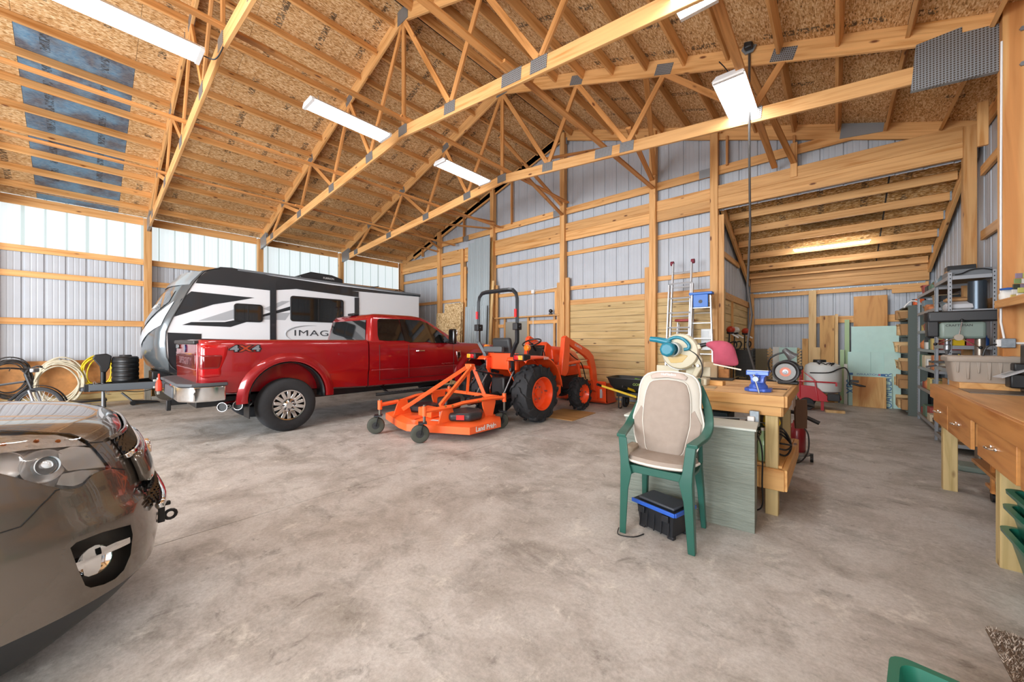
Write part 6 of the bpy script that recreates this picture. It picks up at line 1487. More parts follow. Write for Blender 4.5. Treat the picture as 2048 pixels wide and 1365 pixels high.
def miter_saw():
    T = thing('mitre_saw', (-1.24, 4.15, 1.0), 'teal and cream mitre saw with red dust bag on the table', 'mitre saw')
    TE = mat('saw_teal', '#14788f', .35, coat=.2); CR = mat('saw_cream', '#c4bda4', .5); 
    def P(cx, cy): return ((cx - 700) * .00054, .675 - .00054 * cy)
    MB().lathe([(0, 0), (.19, 0), (.20, .02), (.20, .06), (.18, .075), (0, .075)], (.06, .02, 0), n=36).obj('turntable', CR, T); MB().box((.06, .02, .035), (.42, .16, .07)).box((0, -.2, .05), (.08, .24, .05)).obj('base', CR, T, bevel=.012)
    MB().box((-.16, .10, .13), (.24, .02, .10)).box((.15, .10, .13), (.24, .02, .10)).obj('fence', CR, T, bevel=.006)
    c = P(700, 620)
    MB().lathe([(0, -.03), (.12, -.034), (.175, -.03), (.19, -.01), (.19, .02), (.175, .03), (0, .03)], (c[0], .0, c[1]), 'Y', n=44).obj('blade_guard', CR, T)
    q = [P(540, 850), P(470, 720), P(600, 640), P(860, 700), P(760, 830), P(640, 850)]
    MB().prism(q, -.036, -.03, 'Y').obj('guard_window', mat('amber_window', '#c2a35a', .3, coat=.5), T, bevel=.004)
    MB().lathe([(0, 0), (.178, 0), (.178, .003), (0, .003)], (c[0] - .012, .008, c[1] - .018), 'Y', n=40).obj('blade', STEEL, T)
    m = P(560, 580)
    MB().lathe([(0, -.20), (.06, -.20), (.078, -.18), (.082, -.12), (.085, -.03), (0, -.03)], (m[0], 0, m[1]), 'Y', n=8).obj('motor', TE, T, bevel=.008); MB().lathe([(.064, -.125), (.074, -.12), (.076, -.03), (0, -.03)], (m[0] + .03, 0, m[1] - .0), 'Y', n=24).obj('motor_cover', mat('saw_grey', '#b9c4c4', .4), T)
    h0, h1 = P(150, 375), P(480, 430); a = [(h0[0], -.05, h0[1]), ((h0[0] + h1[0]) / 2, -.05, (h0[1] + h1[1]) / 2 + .004), (h1[0], -.05, h1[1]), (h1[0] + .06, -.05, h1[1] - .05)]
    MB().tube(a, [.028, .031, .036, .034], n=14).obj('handle', TE, T)
    pts = [P(500, 400), P(640, 345), P(780, 380), P(880, 480), P(880, 560), P(800, 580), P(830, 500), P(760, 430)]
    MB().tube([(x, -.05, z) for x, z in smoothpts([(p[0], p[1], 0) for p in pts[:5]], 5) for _ in (0,)] if False else [(v[0], -.05, v[1]) for v in smoothpts([(p[0], p[1], 0) for p in pts[:6]], 5)], .017, n=10).obj('carry_handle', TE, T)
    arm = [P(820, 560), P(1000, 590), P(1100, 760), P(1110, 900), P(960, 1120), P(860, 1120), P(1000, 900), P(960, 800), P(880, 860), P(740, 900)]
    MB().prism([P(870, 560), P(1000, 600), P(1095, 760), P(1105, 900), P(990, 1120), P(880, 1120), P(985, 900), P(930, 830), P(850, 880), P(740, 880), P(760, 780)], .0, .05, 'Y').obj('arm', CR, T, bevel=.01)
    MB().prism([P(930, 500), P(1060, 480), P(1090, 560), P(960, 600)], -.02, .04, 'Y').obj('dust_port', CR, T, bevel=.008); e, f = P(1030, 515), P(1165, 480)
    MB().cyl((e[0], .01, e[1]), (f[0], .01, f[1]), .022, .02).obj('dust_nozzle', BLACK, T)
    e = P(1032, 885); MB().cyl((e[0], -.01, e[1]), (e[0], -.03, e[1]), .014, n=12).obj('pivot_bolt', STEEL, T)
    BAG = mat('bag_red', '#a8485c', .85, noise=.08, nscale=14, bump=.5, bscale=18)
    top = [(1150, 440), (1300, 405), (1450, 398), (1600, 450), (1650, 560), (1680, 700), (1740, 905)]; bot = [(1155, 520), (1260, 560), (1285, 640), (1280, 720), (1275, 780), (1278, 830), (1290, 840)]
    rings = []
    for i, (t, b_) in enumerate(zip(top, bot)):
        (x0, z0), (x1, z1) = P(*t), P(*b_); w = (.02, .045, .06, .065, .062, .05, .006)[i]; n = 12; r = []
        for k in range(n):
            a_ = 2 * PI * k / n; f = (1 + math.cos(a_)) / 2; wr = 1 + .12 * math.sin(3 * a_ + i); r.append((x1 + (x0 - x1) * f, w * math.sin(a_) * wr, z1 + (z0 - z1) * f))
        rings.append(r)
    MB().loft(rings).obj('dust_bag', BAG, T, sub=2)
    a, b = P(1290, 845), P(1735, 930); MB().bar((a[0], 0, a[1]), (b[0], 0, b[1]), .02, .012).obj('bag_clip', mat('clip_cream', '#e6d8c4', .5), T)
    MB().tube([(v[0], -.03, v[1]) for v in smoothpts([P(890, 590) + (0,), P(1020, 690) + (0,), P(1105, 860) + (0,), P(1110, 1020) + (0,), P(1060, 1170) + (0,)], 6)], .006).obj('power_cord', BLACK, T)
miter_saw()
def onb(mb, name, m, x, y, lab, cat, rz=0, z=1.0005, **kw):
    o = mb.obj(name, m, None, **kw); o.location = (x, y, z); o.rotation_euler = (0, 0, rz); return tag(o, lab, cat)
onb(MB().box((0, 0, .022), (.17, .09, .044)), 'wood_offcut', IW, -.93, 4.25, 'short thick wood offcut beside the mitre saw', 'offcut', -.1, bevel=.003)
onb(MB().prism([(-.32, -.15), (.21, -.17), (.22, .14), (.15, .16), (-.2, .17)], 0, .003, 'Z'), 'brown_paper', mat('kraft_paper', '#c79c6c', .8), -.55, 4.33, 'sheet of brown paper lying beneath the vise and grinder', 'paper', .05, smooth=False)
onb(MB().box((0, 0, .002), (.28, .20, .003)), 'paper_sheet', mat('tan_paper', '#bfa984', .8), -1.0, 3.96, 'tan paper sheet on the table edge behind the chair', 'paper', .1, smooth=False)
o = onb(MB().box((0, 0, .012), (.30, .06, .024)).box((.06, .07, .014), (.2, .05, .02)), 'clamp_tool', mat('tool_dark', '#3b3835', .5, .3), -1.02, 4.80, 'dark flat tool lying at the back of the table', 'tool', .1, bevel=.004)
onb(MB().box((0, 0, .10), (.16, .12, .20)), 'small_carton', mat('carton_cream', '#cdbb9a', .7), -1.12, 4.88, 'cream carton behind the mitre saw dust bag', 'box', .1, bevel=.004); onb(MB().box((0, 0, .06), (.1, .1, .12)), 'wood_cube', BWOOD, -.98, 4.93, 'dark wood cube behind the dust bag', 'wood block', .1, bevel=.003)
onb(MB().cyl((0, 0, .008), (.13, .03, .008), .004).box((.0, 0, .01), (.04, .02, .015)), 'screwdriver', DARK, -.46, 4.18, 'thin metal tool on the brown paper right of the vise', 'tool')
# under the table
def inb(mb, name, m, x, y, z, lab, cat, rz=0, **kw): return onb(mb, name, m, x, y, lab, cat, rz, z, **kw)
SZ = .414
YEL = mat('bright_yellow', '#e8c410', .4)
T = thing('battery_charger', (-.55, 4.10, SZ), 'dark green battery charger with lettering on the lower shelf', 'charger')
MB().box((0, 0, .15), (.2, .16, .28)).obj('case', mat('charger_green', '#1f3327', .4), T, bevel=.02); MB().tube([(.10, -.09, .06), (.115, -.09, .22), (.07, -.09, .30), (-.07, -.09, .30)], .006).obj('handle', STEEL, T)
text('10/2/50', .06, WHITE, T, (-.01, -.0825, .2), (PI / 2, 0, 0), ext=.001); text('AMP', .04, WHITE, T, (-.01, -.0825, .14), (PI / 2, 0, 0), ext=.001)
cb = MB()
for k in range(3): cb.tube(smoothpts([(.12, -.06 + .03 * k, .06 + .03 * k), (.22, -.02, .02 + .05 * k), (.25, .1, .10), (.18, .16, .22 - .03 * k), (.10, .05, .2)], 6), .008)
tag(cb.obj('cable', BLACK, T), kind='stuff')
T = thing('spray_bottle', (-.47, 3.86, SZ), 'clear plastic bottle half full of green liquid behind the leg', 'bottle')
MB().lathe([(0, 0), (.04, .004), (.042, .03), (.042, .16), (.03, .20), (.014, .235), (.014, .27), (0, .27)], n=20).obj('bottle', mat('bottle_green', '#9fc493', .25, alpha=1, coat=.5), T); MB().cyl((0, 0, .262), (0, 0, .285), .017).obj('cap', WHITE, T)
T = thing('suitcase', (-.52, 4.62, SZ), 'old dark brown case standing on the lower shelf', 'case')
MB().box((0, 0, .2), (.22, .3, .38)).obj('case', mat('case_brown', '#57503f', .6, noise=.1), T, bevel=.03); MB().tube([(-.05, -.16, .38), (-.05, -.16, .42), (.05, -.16, .42), (.05, -.16, .38)], .008).obj('handle', BLACK, T)
T = thing('yellow_power_tool', (-.44, 4.05, .70), 'yellow tool hanging below the table edge', 'power tool')
MB().prism([(-.06, -.03), (.04, -.06), (.08, .02), (.05, .10), (-.04, .12)], -.03, .03, 'Y').obj('body', YEL, T, bevel=.015); MB().tube(smoothpts([(-.06, 0, .1), (.0, 0, .04), (.03, 0, -.02), (-.04, 0, -.07)], 4), .008).obj('strap', BLACK, T)
onb(MB().box((0, 0, 0), (.04, .42, .12)), 'pale_board', mat('pale_grey_board', '#b3a396', .6), -.33, 4.75, 'pale grey board hanging along the table side', 'board', z=.835, bevel=.004) 
onb(MB().loft([[(x * .012, y * w, z) for x, y in ((-1, -1), (1, -1), (1, 1), (-1, 1))] for w, z in ((.055, -.16), (.06, .0), (.055, .14))]), 'leather_apron', mat('leather_brown', '#5b4230', .7), -.27, 4.90, 'brown leather holster hanging at the far table corner', 'holster', -.9, z=.70)
onb(MB().box((0, 0, .12), (.5, .4, .24)), 'black_bin', BLACK, -1.0, 4.3, 'black storage bin on the lower table shelf at left', 'bin', z=SZ, bevel=.02); onb(MB().box((0, 0, .06), (.46, .3, .1)), 'dark_case', mat('case_teal', '#1c2b2e', .4), -1.0, 4.2, 'dark tool case lying on the black bin', 'case', z=SZ + .245, bevel=.02)
T = thing('red_cylinder', (-.36, 5.72, 0), 'dark red gas cylinder on a small wheeled base beyond the table', 'gas cylinder')
MB().lathe([(0, .10), (.085, .10), (.095, .13), (.095, .36), (.07, .42), (.03, .45), (.03, .48), (0, .48)], n=28).obj('tank', mat('tank_dark_red', '#8c1f26', .35, coat=.3), T); MB().lathe([(0, .07), (.13, .07), (.14, .09), (.13, .11), (0, .11)], n=24).obj('base', mat('base_grey', '#8a8a88', .5), T)
for a in (0, 1.57, 3.14, 4.71): MB().cyl((.15 * math.cos(a) - .015, .15 * math.sin(a), .04), (.15 * math.cos(a) + .015, .15 * math.sin(a), .04), .04, n=16).box((.14 * math.cos(a), .14 * math.sin(a), .085), (.05, .05, .03)).obj('caster', BLACK, T)
MB().tube(smoothpts([(.05, -.1, .45), (.12, -.12, .35), (.12, -.12, .15), (.05, -.2, .03), (-.05, -.25, .012)], 6), .008).obj('hose', BLACK, T)
T = thing('hand_truck', (-.10, 5.45, 0), 'black tubular hand truck handles sticking out beyond the table', 'hand truck')
for s in (-1, 1): MB().tube(smoothpts([(-.5, s * .12, .05), (-.42, s * .12, .5), (-.3, s * .12, .70 - (.06 if s < 0 else 0)), (-.08 + (.05 if s < 0 else 0), s * .12, .69 - (.15 if s < 0 else 0))], 5), .022).obj('handle', BLACK, T); MB().cyl((-.5 - .02, s * .2, .1), (-.5 + .02, s * .2, .1), .1, n=20).obj('wheel', RUBBER, T)
MB().box((-.45, 0, .35), (.03, .3, .04)).obj('cross_bar', BLACK, T)
# siding clad box
T = thing('clad_box', (-.955, 3.40, 0), 'grey green wood grained cabinet behind the green chair', 'cabinet', rz=math.radians(5))
LPG = mat('clad_green_grey', '#7f877d', .7, noise=.10, nscale=5, bump=1.0, bscale=9, stretch=(1, 1, 7)); LPT = mat('clad_top', '#c2c8c0', .55, noise=.05, bump=.3, bscale=20)
MB().box((0, -.13, .385), (.98, .02, .77)).obj('front_panel', LPG, T, bevel=.002); MB().box((0, .16, .385), (.98, .02, .77)).obj('back_panel', LPG, T, bevel=.002)
for s in (-1, 1): MB().box((s * .48, .015, .385), (.02, .27, .77)).obj('side_panel', LPG, T, bevel=.002)
MB().box((0, .015, .778), (1.0, .33, .016)).obj('top_panel', LPT, T, bevel=.002)
solo(MB().tube(smoothpts([(-.55, 3.68, .80), (-.75, 3.55, .80), (-1.0, 3.52, .796), (-1.3, 3.5, .796)], 6), .005), 'grey_cable', mat('cable_grey', '#77797a', .5), 'thin grey cable lying across the top of the clad cabinet', 'cable')
solo(MB().tube(smoothpts([(-.535, 3.66, .78), (-.45, 3.60, .6), (-.445, 3.6, .3), (-.45, 3.62, .1), (-.55, 3.7, .01)], 6), .006), 'trailing_cable', BLACK, 'black cord running down from outlet box to the floor', 'cord')
# chair
def chair():
    T = thing('garden_chair', (-.985, 2.93, 0), 'dark green plastic garden chair under the massage cushion', 'chair', rz=math.radians(3))
    G = mat('chair_green', '#235a4e', .38, coat=.15)
    sz = .53
    # seat shell with front apron
    rings = []
    for y, w, z, dz in ((-.235, .235, sz - .03, .0), (-.225, .24, sz - .005, .0), (-.19, .24, sz, .0), (.0, .235, sz - .02, 0), (.18, .22, sz - .03, 0)):
        rings.append([(-w, y, z - .02), (-w, y, z), (-w * .5, y, z - .008), (0, y, z - .01), (w * .5, y, z - .008), (w, y, z), (w, y, z - .02), (0, y, z - .03)])
    MB().loft(rings).obj('seat', G, T, bevel=.004)
    MB().prism([(-.245, .49), (-.245, sz - .01), (-.15, sz), (.15, sz), (.245, sz - .01), (.245, .49), (.20, .44), (.15, .475), (-.15, .475), (-.20, .44)], -.245, -.228, 'Y').obj('front_apron', G, T, bevel=.005)
    for s in (-1, 1):
        # front leg: L section, taper down, rising to the arm
        r = []
        for z, x, w, y, d in ((0, .262, .045, -.225, .05), (.02, .262, .047, -.225, .055), (.35, .252, .06, -.23, .07), (.48, .248, .085, -.232, .08), (.55, .25, .065, -.232, .07), (.73, .268, .062, -.232, .055)):
            x0 = s * x; r.append([(x0 - s * w, y - d / 2, z), (x0, y - d / 2, z), (x0, y + d / 2, z), (x0 - s * .012, y + d / 2, z), (x0 - s * .012, y - d / 2 + .012, z), (x0 - s * w, y - d / 2 + .012, z)])
        MB().loft(r).obj('leg', G, T, bevel=.004)
        r = []
        for z, x, w, y, d in ((0, .245, .035, .225, .045), (.3, .235, .045, .19, .055), (sz - .02, .225, .06, .16, .07)):
            x0 = s * x; r.append([(x0 - s * w, y - d / 2, z), (x0, y - d / 2, z), (x0, y + d / 2, z), (x0 - s * w, y + d / 2, z)])
        MB().loft(r).obj('leg', G, T, bevel=.006)
        # arm sweeping up to the back
        P = smoothpts([(s * .245, -.262, .738), (s * .26, -.18, .748), (s * .282, -.02, .765), (s * .285, .10, .82), (s * .262, .19, .92), (s * .225, .225, 1.02), (s * .19, .24, 1.10)], 5)
        rings = []
        for i, p in enumerate(P):
            t = i / (len(P) - 1); w = .034 - .008 * t; h = .013; q = P[min(i + 1, len(P) - 1)] - P[max(i - 1, 0)]; q.normalize(); X_ = Vector((1, 0, 0)); n = q.cross(X_).normalized()
            rings.append([p + X_ * a * w + n * b for a, b in ((-1, -h), (1, -h), (1.05, 0), (1, h), (-1, h), (-1.05, 0))])
        MB().loft(rings).obj('armrest', G, T, bevel=.004)
        MB().bar((s * .215, .17, sz - .02), (s * .19, .245, 1.12), .03, .022, up=(0, 1, 0)).obj('back_post', G, T, bevel=.006)
    MB().box((0, .255, 1.11), (.40, .02, .09)).obj('back_rail', G, T, bevel=.008)
    for k in range(5): MB().box((-.13 + k * .065, .225, .82), (.035, .012, .58), (-.13, 0, 0)).obj('back_slat', G, T, bevel=.004)
    return T
chair()
def cushion():
    T = thing('massage_cushion', (-.99, 2.90, .545), 'beige and cream massage seat cushion strapped on the green chair', 'cushion', rz=math.radians(3))
    CRM = mat('cushion_cream', '#bdb9ae', .55); TP = mat('cushion_taupe', '#9c8f84', .85, noise=.05, nscale=20, bump=.35, bscale=12); PIP = mat('piping_white', '#dedad0', .5)
    # back pad outline in (x,z), extruded along the leaning normal
    out = [(-.10, .0), (-.20, .05), (-.245, .16), (-.262, .29), (-.235, .40), (-.232, .50), (-.215, .58), (-.17, .635), (-.09, .655), (0, .66), (.09, .655), (.17, .635), (.215, .58), (.232, .50), (.235, .40), (.262, .29), (.245, .16), (.20, .05), (.10, 0)]
    out = [(p.x, p.y) for p in smoothpts([(a, b, 0) for a, b in out], 2, True)]
    def pad(o, y0, y1, name, m, k=.94, par=T):
        cx, cz = 0, sum(p[1] for p in o) / len(o); L_ = [(x, z) for x, z in o]; S = [((x - cx) * k + cx, (z - cz) * k + cz) for x, z in o]; S2 = [((x - cx) * .7 + cx, (z - cz) * .7 + cz) for x, z in o]
        f = lambda P_, y: [(x, y + z * .22, z) for x, z in P_]
        ym = y0 + (y1 - y0) * .75
        return MB().loft([f(S, y0 + .01), f(L_, y0 + .0), f(L_, ym), f(S, y1), f(S2, y1 - .008)]).obj(name, m, par, angle=60)
    b = pad(out, .085, .02, 'back_pad', CRM)
    inn = smoothpts([(x, z, 0) for x, z in [(-.08, .03), (-.135, .07), (-.15, .14), (-.17, .24), (-.175, .30), (-.17, .45), (-.15, .54), (-.115, .585), (0, .60), (.115, .585), (.15, .54), (.17, .45), (.175, .30), (.17, .24), (.15, .14), (.135, .07), (.08, .03)]], 2, True)
    inn = [(p.x, p.y) for p in inn]
    pad(inn, .03, -.012, 'centre_panel', TP, .95)
    MB().tube([(x * 1.005, .002 + z * .22, z) for x, z in inn], .0045, n=6, closed=True).obj('piping', PIP, T); MB().tube([(x * 1.002, .035 + z * .22, z) for x, z in out], .0055, n=6, closed=True).obj('piping', PIP, T)
    for s in (-1, 1): pad([(s * x, z) for x, z in ((.12, .02), (.19, .05), (.235, .15), (.25, .28), (.20, .38), (.185, .25), (.16, .12))], .028, .008, 'side_panel', TP)
    hd = pad([(-.13, .60), (-.14, .625), (-.10, .65), (0, .657), (.10, .65), (.14, .625), (.13, .60), (0, .615)], .03, .006, 'head_flap', mat('cushion_flap', '#b7a89e', .7))
    text('HoMedics', .028, WHITE, T, (0, .02 + .64 * .22 - .022, .64), (PI / 2 - .2, 0, 0), ext=.001, name='label_lettering')
    # seat pad
    o = [(-.20, -.17), (-.14, -.205), (0, -.225), (.14, -.205), (.20, -.17), (.215, -.08), (.205, .06), (-.205, .06), (-.215, -.08)]
    o = [(p.x, p.y) for p in smoothpts([(a, b_, 0) for a, b_ in o], 3, True)]
    q = lambda k, z: [(x * k, y * k, z) for x, y in o]
    MB().loft([q(.95, -.01), q(1.02, .005), q(1.02, .02), q(.98, .045), q(.7, .052)]).obj('seat_pad', TP, T, angle=60)
    MB().tube([(x * 1.035, y * 1.035, .012) for x, y in o], .009, n=6, closed=True).obj('piping', PIP, T)
    MB().box((-.235, -.02, .04), (.07, .16, .09), (0, .1, 0)).obj('side_pocket', mat('pocket_tan', '#9c8d7a', .8), T, bevel=.015)
    MB().tube(smoothpts([(-.26, -.02, 0), (-.29, .0, -.1), (-.28, .02, -.16)], 5), .004).obj('cord', BLACK, T)
cushion()
def caddy():
    T = thing('tool_caddy', (-1.0, 2.93, 0), 'black plastic tool box with blue rim on the floor under the chair', 'tool box', rz=math.radians(-14))
    K_ = mat('caddy_black', '#1e2126', .45); B_ = mat('caddy_blue', '#2c5ec0', .4)
    r = lambda a, b, z: [(x, y, z) for x, y in rrect(a, b, .012, 2)]
    MB().loft([r(.14, .10, .02), r(.155, .115, .17), r(.165, .125, .19)]).obj('body', K_, T, bevel=.002)
    MB().loft([r(.18, .135, .19), r(.18, .135, .215)]).obj('lid', K_, T, bevel=.004)
    MB().box((0, -.14, .205), (.36, .014, .03)).box((.182, -.0, .205), (.014, .27, .03)).obj('blue_rim', B_, T, bevel=.004); MB().box((0, 0, .225), (.30, .2, .02)).obj('lid_tray', mat('tray_slate', '#454a52', .5), T, bevel=.008)
    for x in (-.10, .10): MB().box((x, -.13, .155), (.055, .02, .05)).obj('latch', K_, T, bevel=.004)
    for x in (-.12, .12):
        for y in (-.08, .08): MB().box((x, y, .012), (.05, .04, .024)).obj('foot', K_, T, bevel=.004)
    for x in (-.12, -.06, 0, .06, .12): MB().box((x, -.116, .09), (.006, .008, .13), (-.1, 0, 0)).obj('rib', K_, T)
caddy()
solo(MB().tube(smoothpts([(-1.25, 2.69, .02), (-1.22, 2.62, .006), (-1.12, 2.66, .006), (-1.08, 2.75, .006)], 5), .004), 'trailing_cable', BLACK, 'thin black cord on the floor at the left chair leg', 'cord')
# hanging power cord from the truss
T = thing('hanging_cord', (-.87, 5.87, .95), 'long dark power cord dangling from the roof truss', 'cord')
MB().tube([(0, 0, 4.4), (0, 0, 3.0), (.01, 0, 2.0), (-.02, 0, 1.25), (.03, 0, .85), (-.02, -.02, .45), (.08, -.02, .05), (.16, -.03, -.03), (.30, -.05, -.02)], .014, n=8).obj('cable', mat('cord_dark', '#3c3835', .6), T)
MB().box((0, -.06, 4.44), (.10, .08, .10)).obj('reel_box', BLACK, T, bevel=.02); MB().cyl((0, -.02, 4.44), (0, .0, 4.44), .09, n=6).obj('mount', GALV, T)
MB().ball((.18, -.05, -.02), .05, sc=(2.2, 1, .6)).obj('plug_block', BLACK, T)
# lamp leads
solo(MB().tube(smoothpts([(-.95, 4.98, 4.62), (-1.0, 5.0, 4.72), (-1.05, 5.0, 4.8)], 5), .006), 'lamp_lead', BLACK, 'black lead rising from the four tube shop light to the roof', 'cord')
solo(MB().tube(smoothpts([(-5.5, .92, 4.74), (-5.4, 1.0, 4.70), (-5.3, 1.05, 4.8), (-5.25, 1.07, 4.95)], 5), .007), 'lamp_lead', BLACK, 'black lead between the nearest shop light and its truss', 'cord')
# ============================================================ LEFT WALL THINGS, LADDERS, SHEETS ON THE END WALL
def coil(name, c, r, n, m, lab, dr=.03, th=.013, seed=1, ax='X'):
    rr = random.Random(seed); T = thing(name, (c[0], c[1], 0), lab, 'hose' if 'hose' in name or 'cord' in name else 'hose'); mb = MB()
    for k in range(n):
        oy, oz, rk = rr.uniform(-.03, .03), rr.uniform(-.04, .02) - .012 * k, r * (1 - rr.uniform(0, .16)); ph = rr.uniform(0, 6)
        mb.tube([(rr.uniform(-.02, .02) + .05 * (k / n), oy + rk * .70 * math.cos(a) + .012 * math.sin(3 * a + ph), c[2] + oz + rk * math.sin(a) * 1.0) for a in [2 * PI * i / 36 for i in range(36)]], th, n=7, closed=True)
    tag(mb.obj('loops', m, T, angle=80), kind='stuff'); MB().cyl((-.12, 0, c[2] + r - .05), (.06, 0, c[2] + r - .05), .015).obj('hanger', STEEL, T); return T
coil('beige_hose', (-12.90, -.33, .60), .50, 10, mat('hose_beige', '#c9c0a8', .5), 'thick coil of beige garden hose hanging on the left wall', th=.017)
coil('yellow_hose', (-12.92, .26, .80), .38, 8, mat('hose_yellow', '#e0c61a', .5), 'yellow air hose coiled behind the trailer jack', seed=4)
coil('black_hose', (-12.90, -.98, .74), .40, 9, mat('hose_black', '#2b2724', .6), 'black hose coil hanging behind the bicycle', seed=9)
def bicycle():
    T = thing('bicycle', (-10.0, -.86, 0), 'black mountain bicycle standing behind the grey SUV hood', 'bicycle', rz=math.radians(-38))
    BK = mat('bike_black', '#1b1c1f', .3, coat=.4)
    for y, nm in ((.52, 'front_wheel'), (-.52, 'rear_wheel')):
        w = bpy.data.objects.new('wheel', None); COL.objects.link(w); w.parent = T; w.location = (0, y, .35)
        MB().lathe([(.31, -.02), (.33, -.028), (.352, -.015), (.355, 0), (.352, .015), (.33, .028), (.31, .02)], axis='X', n=40).obj('tyre', RUBBER, w); MB().lathe([(.295, -.012), (.312, -.014), (.312, .014), (.295, .012), (.295, -.012)], axis='X', n=40).obj('rim', BK, w)
        sp = MB()
        for k in range(28): a = 2 * PI * k / 28; sp.bar((.02 * (-1) ** k, .02 * math.cos(a), .02 * math.sin(a)), (0, .3 * math.cos(a), .3 * math.sin(a)), .003, .003)
        tag(sp.obj('spoke', STEEL, w, smooth=False), kind='stuff'); MB().cyl((-.05, 0, 0), (.05, 0, 0), .022).obj('hub', BK, w)
    MB().tube([(0, -.08, .30), (0, -.22, .78)], .018).obj('seat_tube', BK, T); MB().tube([(0, .33, .80), (0, -.20, .72)], .017).obj('top_tube', BK, T); MB().tube([(0, .36, .72), (0, -.08, .30)], .022).obj('down_tube', BK, T)
    for s in (-1, 1): MB().tube([(0, -.20, .72), (s * .06, -.52, .35)], .009).obj('seat_stay', BK, T); MB().tube([(0, -.08, .30), (s * .06, -.52, .35)], .010).obj('chain_stay', BK, T); MB().tube([(s * .05, .42, .66), (s * .055, .52, .35)], .017).obj('fork_leg', STEEL, T)
    MB().tube([(0, .42, .66), (0, .33, .92)], .02).obj('head_tube', BK, T); MB().tube(smoothpts([(-.34, .22, 1.02), (-.2, .30, 1.03), (0, .36, 1.0), (.2, .30, 1.03), (.34, .22, 1.02)], 4), .014).obj('handlebar', BK, T); MB().tube([(0, .33, .92), (0, .37, 1.0)], .018).obj('stem', BK, T)
    for s in (-1, 1): MB().tube([(s * .34, .22, 1.02), (s * .42, .18, 1.01)], .019).obj('grip', BLACK, T); MB().tube([(s * .2, .32, 1.03), (s * .26, .36, .99)], .006).obj('brake_lever', BK, T)
    MB().box((0, .45, .98), (.10, .06, .07)).obj('headlamp', STEEL, T, bevel=.015); MB().tube(smoothpts([(.1, .33, 1.02), (.15, .45, .95), (.08, .5, .8), (.05, .45, .7)], 5), .005).obj('brake_cable', BLACK, T)
    MB().loft([[(x * w, y + .0, z) for x, z in ((-1, .0), (1, .0), (.8, .04), (-.8, .04))] for y, w in ((-.38, .07), (-.30, .075), (-.12, .03), (-.06, .02))]).obj('saddle', BLACK, T, loc=(0, -.02, .88)); MB().tube([(0, -.22, .78), (0, -.25, .88)], .013).obj('seat_post', STEEL, T)
    MB().cyl((.04, -.08, .30), (.05, -.08, .30), .09, n=24).obj('chainring', DARK, T); MB().bar((.07, -.08, .30), (.07, .06, .22), .015, .025).bar((-.07, -.08, .30), (-.07, -.22, .38), .015, .025).obj('crank', STEEL, T); MB().box((.12, .06, .22), (.09, .06, .02)).box((-.12, -.22, .38), (.09, .06, .02)).obj('pedal', BLACK, T)
    MB().tube(arc((0, .52, .35), .385, 20, 150, 14, 'YZ'), .02, n=6, flat=.3).obj('mudguard', BLACK, T)
bicycle()
o = solo(MB().box((0, 0, .16), (.35, .55, .04)).box((-.15, -.24, .07), (.04, .04, .14)).box((.15, -.24, .07), (.04, .04, .14)).box((-.15, .24, .07), (.04, .04, .14)).box((.15, .24, .07), (.04, .04, .14)), 'low_black_stand', BLACK, 'low black plastic stand on the floor beneath the yellow hose', 'stand', bevel=.008); o.location = (-12.2, .08, 0)
T = thing('floor_jack', (-12.0, .95, 0), 'small black floor jack on the ground by the trailer tongue', 'jack'); MB().prism([(-.25, .02), (-.22, .12), (.2, .05), (.25, .02)], -.06, .06, 'X').obj('frame', BLACK, T, bevel=.008); MB().cyl((0, -.2, .08), (0, -.38, .30), .02).obj('handle', STEEL, T); MB().cyl((-.08, -.2, .05), (.08, -.2, .05), .05).obj('wheel', BLACK, T)
o = solo(MB().box((0, 0, .5), (.04, .12, 1.0)), 'grey_board', wood('grey_board_wood', '#8a8478', '#6d675c', axis=2), 'weathered grey board leaning on the left wall by the trailer', 'board', bevel=.004); o.location = (-12.75, 1.05, 0); o.rotation_euler = (0, -.12, 0)
o = solo(MB().lathe([(0, -.01), (.2, -.01), (.21, 0), (.2, .01), (0, .01)], axis='X', n=32), 'grey_disc', mat('disc_grey', '#6b6256', .6, .3), 'round grey metal disc leaning near the trailer nose', 'disc'); o.location = (-12.4, 1.35, .215); o.rotation_euler = (0, -.1, 0)
solo(MB().box((-12.8, 1.22, .04), (.12, .3, .08)), 'grey_block', mat('block_grey', '#9b968c', .8), 'small grey concrete block at the left wall', 'block', bevel=.006)
# ---- sheets leaning on the end wall
def sheet(u0, u1, v, Y, m, name, lab, cat, th=.01, ribs=False, tilt=.12, z0=0):
    a = PY(u0, v, Y); b = PY(u1, v, Y); w = b.x - a.x; h = a.z - z0
    if ribs:
        T = thing(name, (a.x, Y, 0), lab, cat, group='metal sheets leaning on the end wall'); pts = []
        i = 0
        while i * PITCH < w:
            for p_, d in PROF:
                if i * PITCH + p_ < w: pts.append((i * PITCH + p_, d))
            i += 1
        MB().loft([[(q, -d * 1.0, 0), (q, -d + tilt * .8, h)] for q, d in pts], cap=False, closed=False).obj('ribbed_sheet', m, T, smooth=False, solid=.002); return T
    o = MB().box((0, 0, h / 2), (w, th, h)).obj(name, m, None, bevel=.002); o.location = (a.x + w / 2, Y, z0); o.rotation_euler = (-tilt / h, 0, 0); return tag(o, lab, cat)
LS = mat('loose_siding', '#a9b4b8', .35, .3)
sheet(932, 948, 487, 8.02, LS, 'metal_sheet', 'tall narrow ribbed metal sheet, leftmost on the end wall', 'metal sheet', ribs=True); sheet(944, 977, 480, 7.98, LS, 'metal_sheet', 'tallest wide ribbed metal sheet leaning on end wall', 'metal sheet', ribs=True)
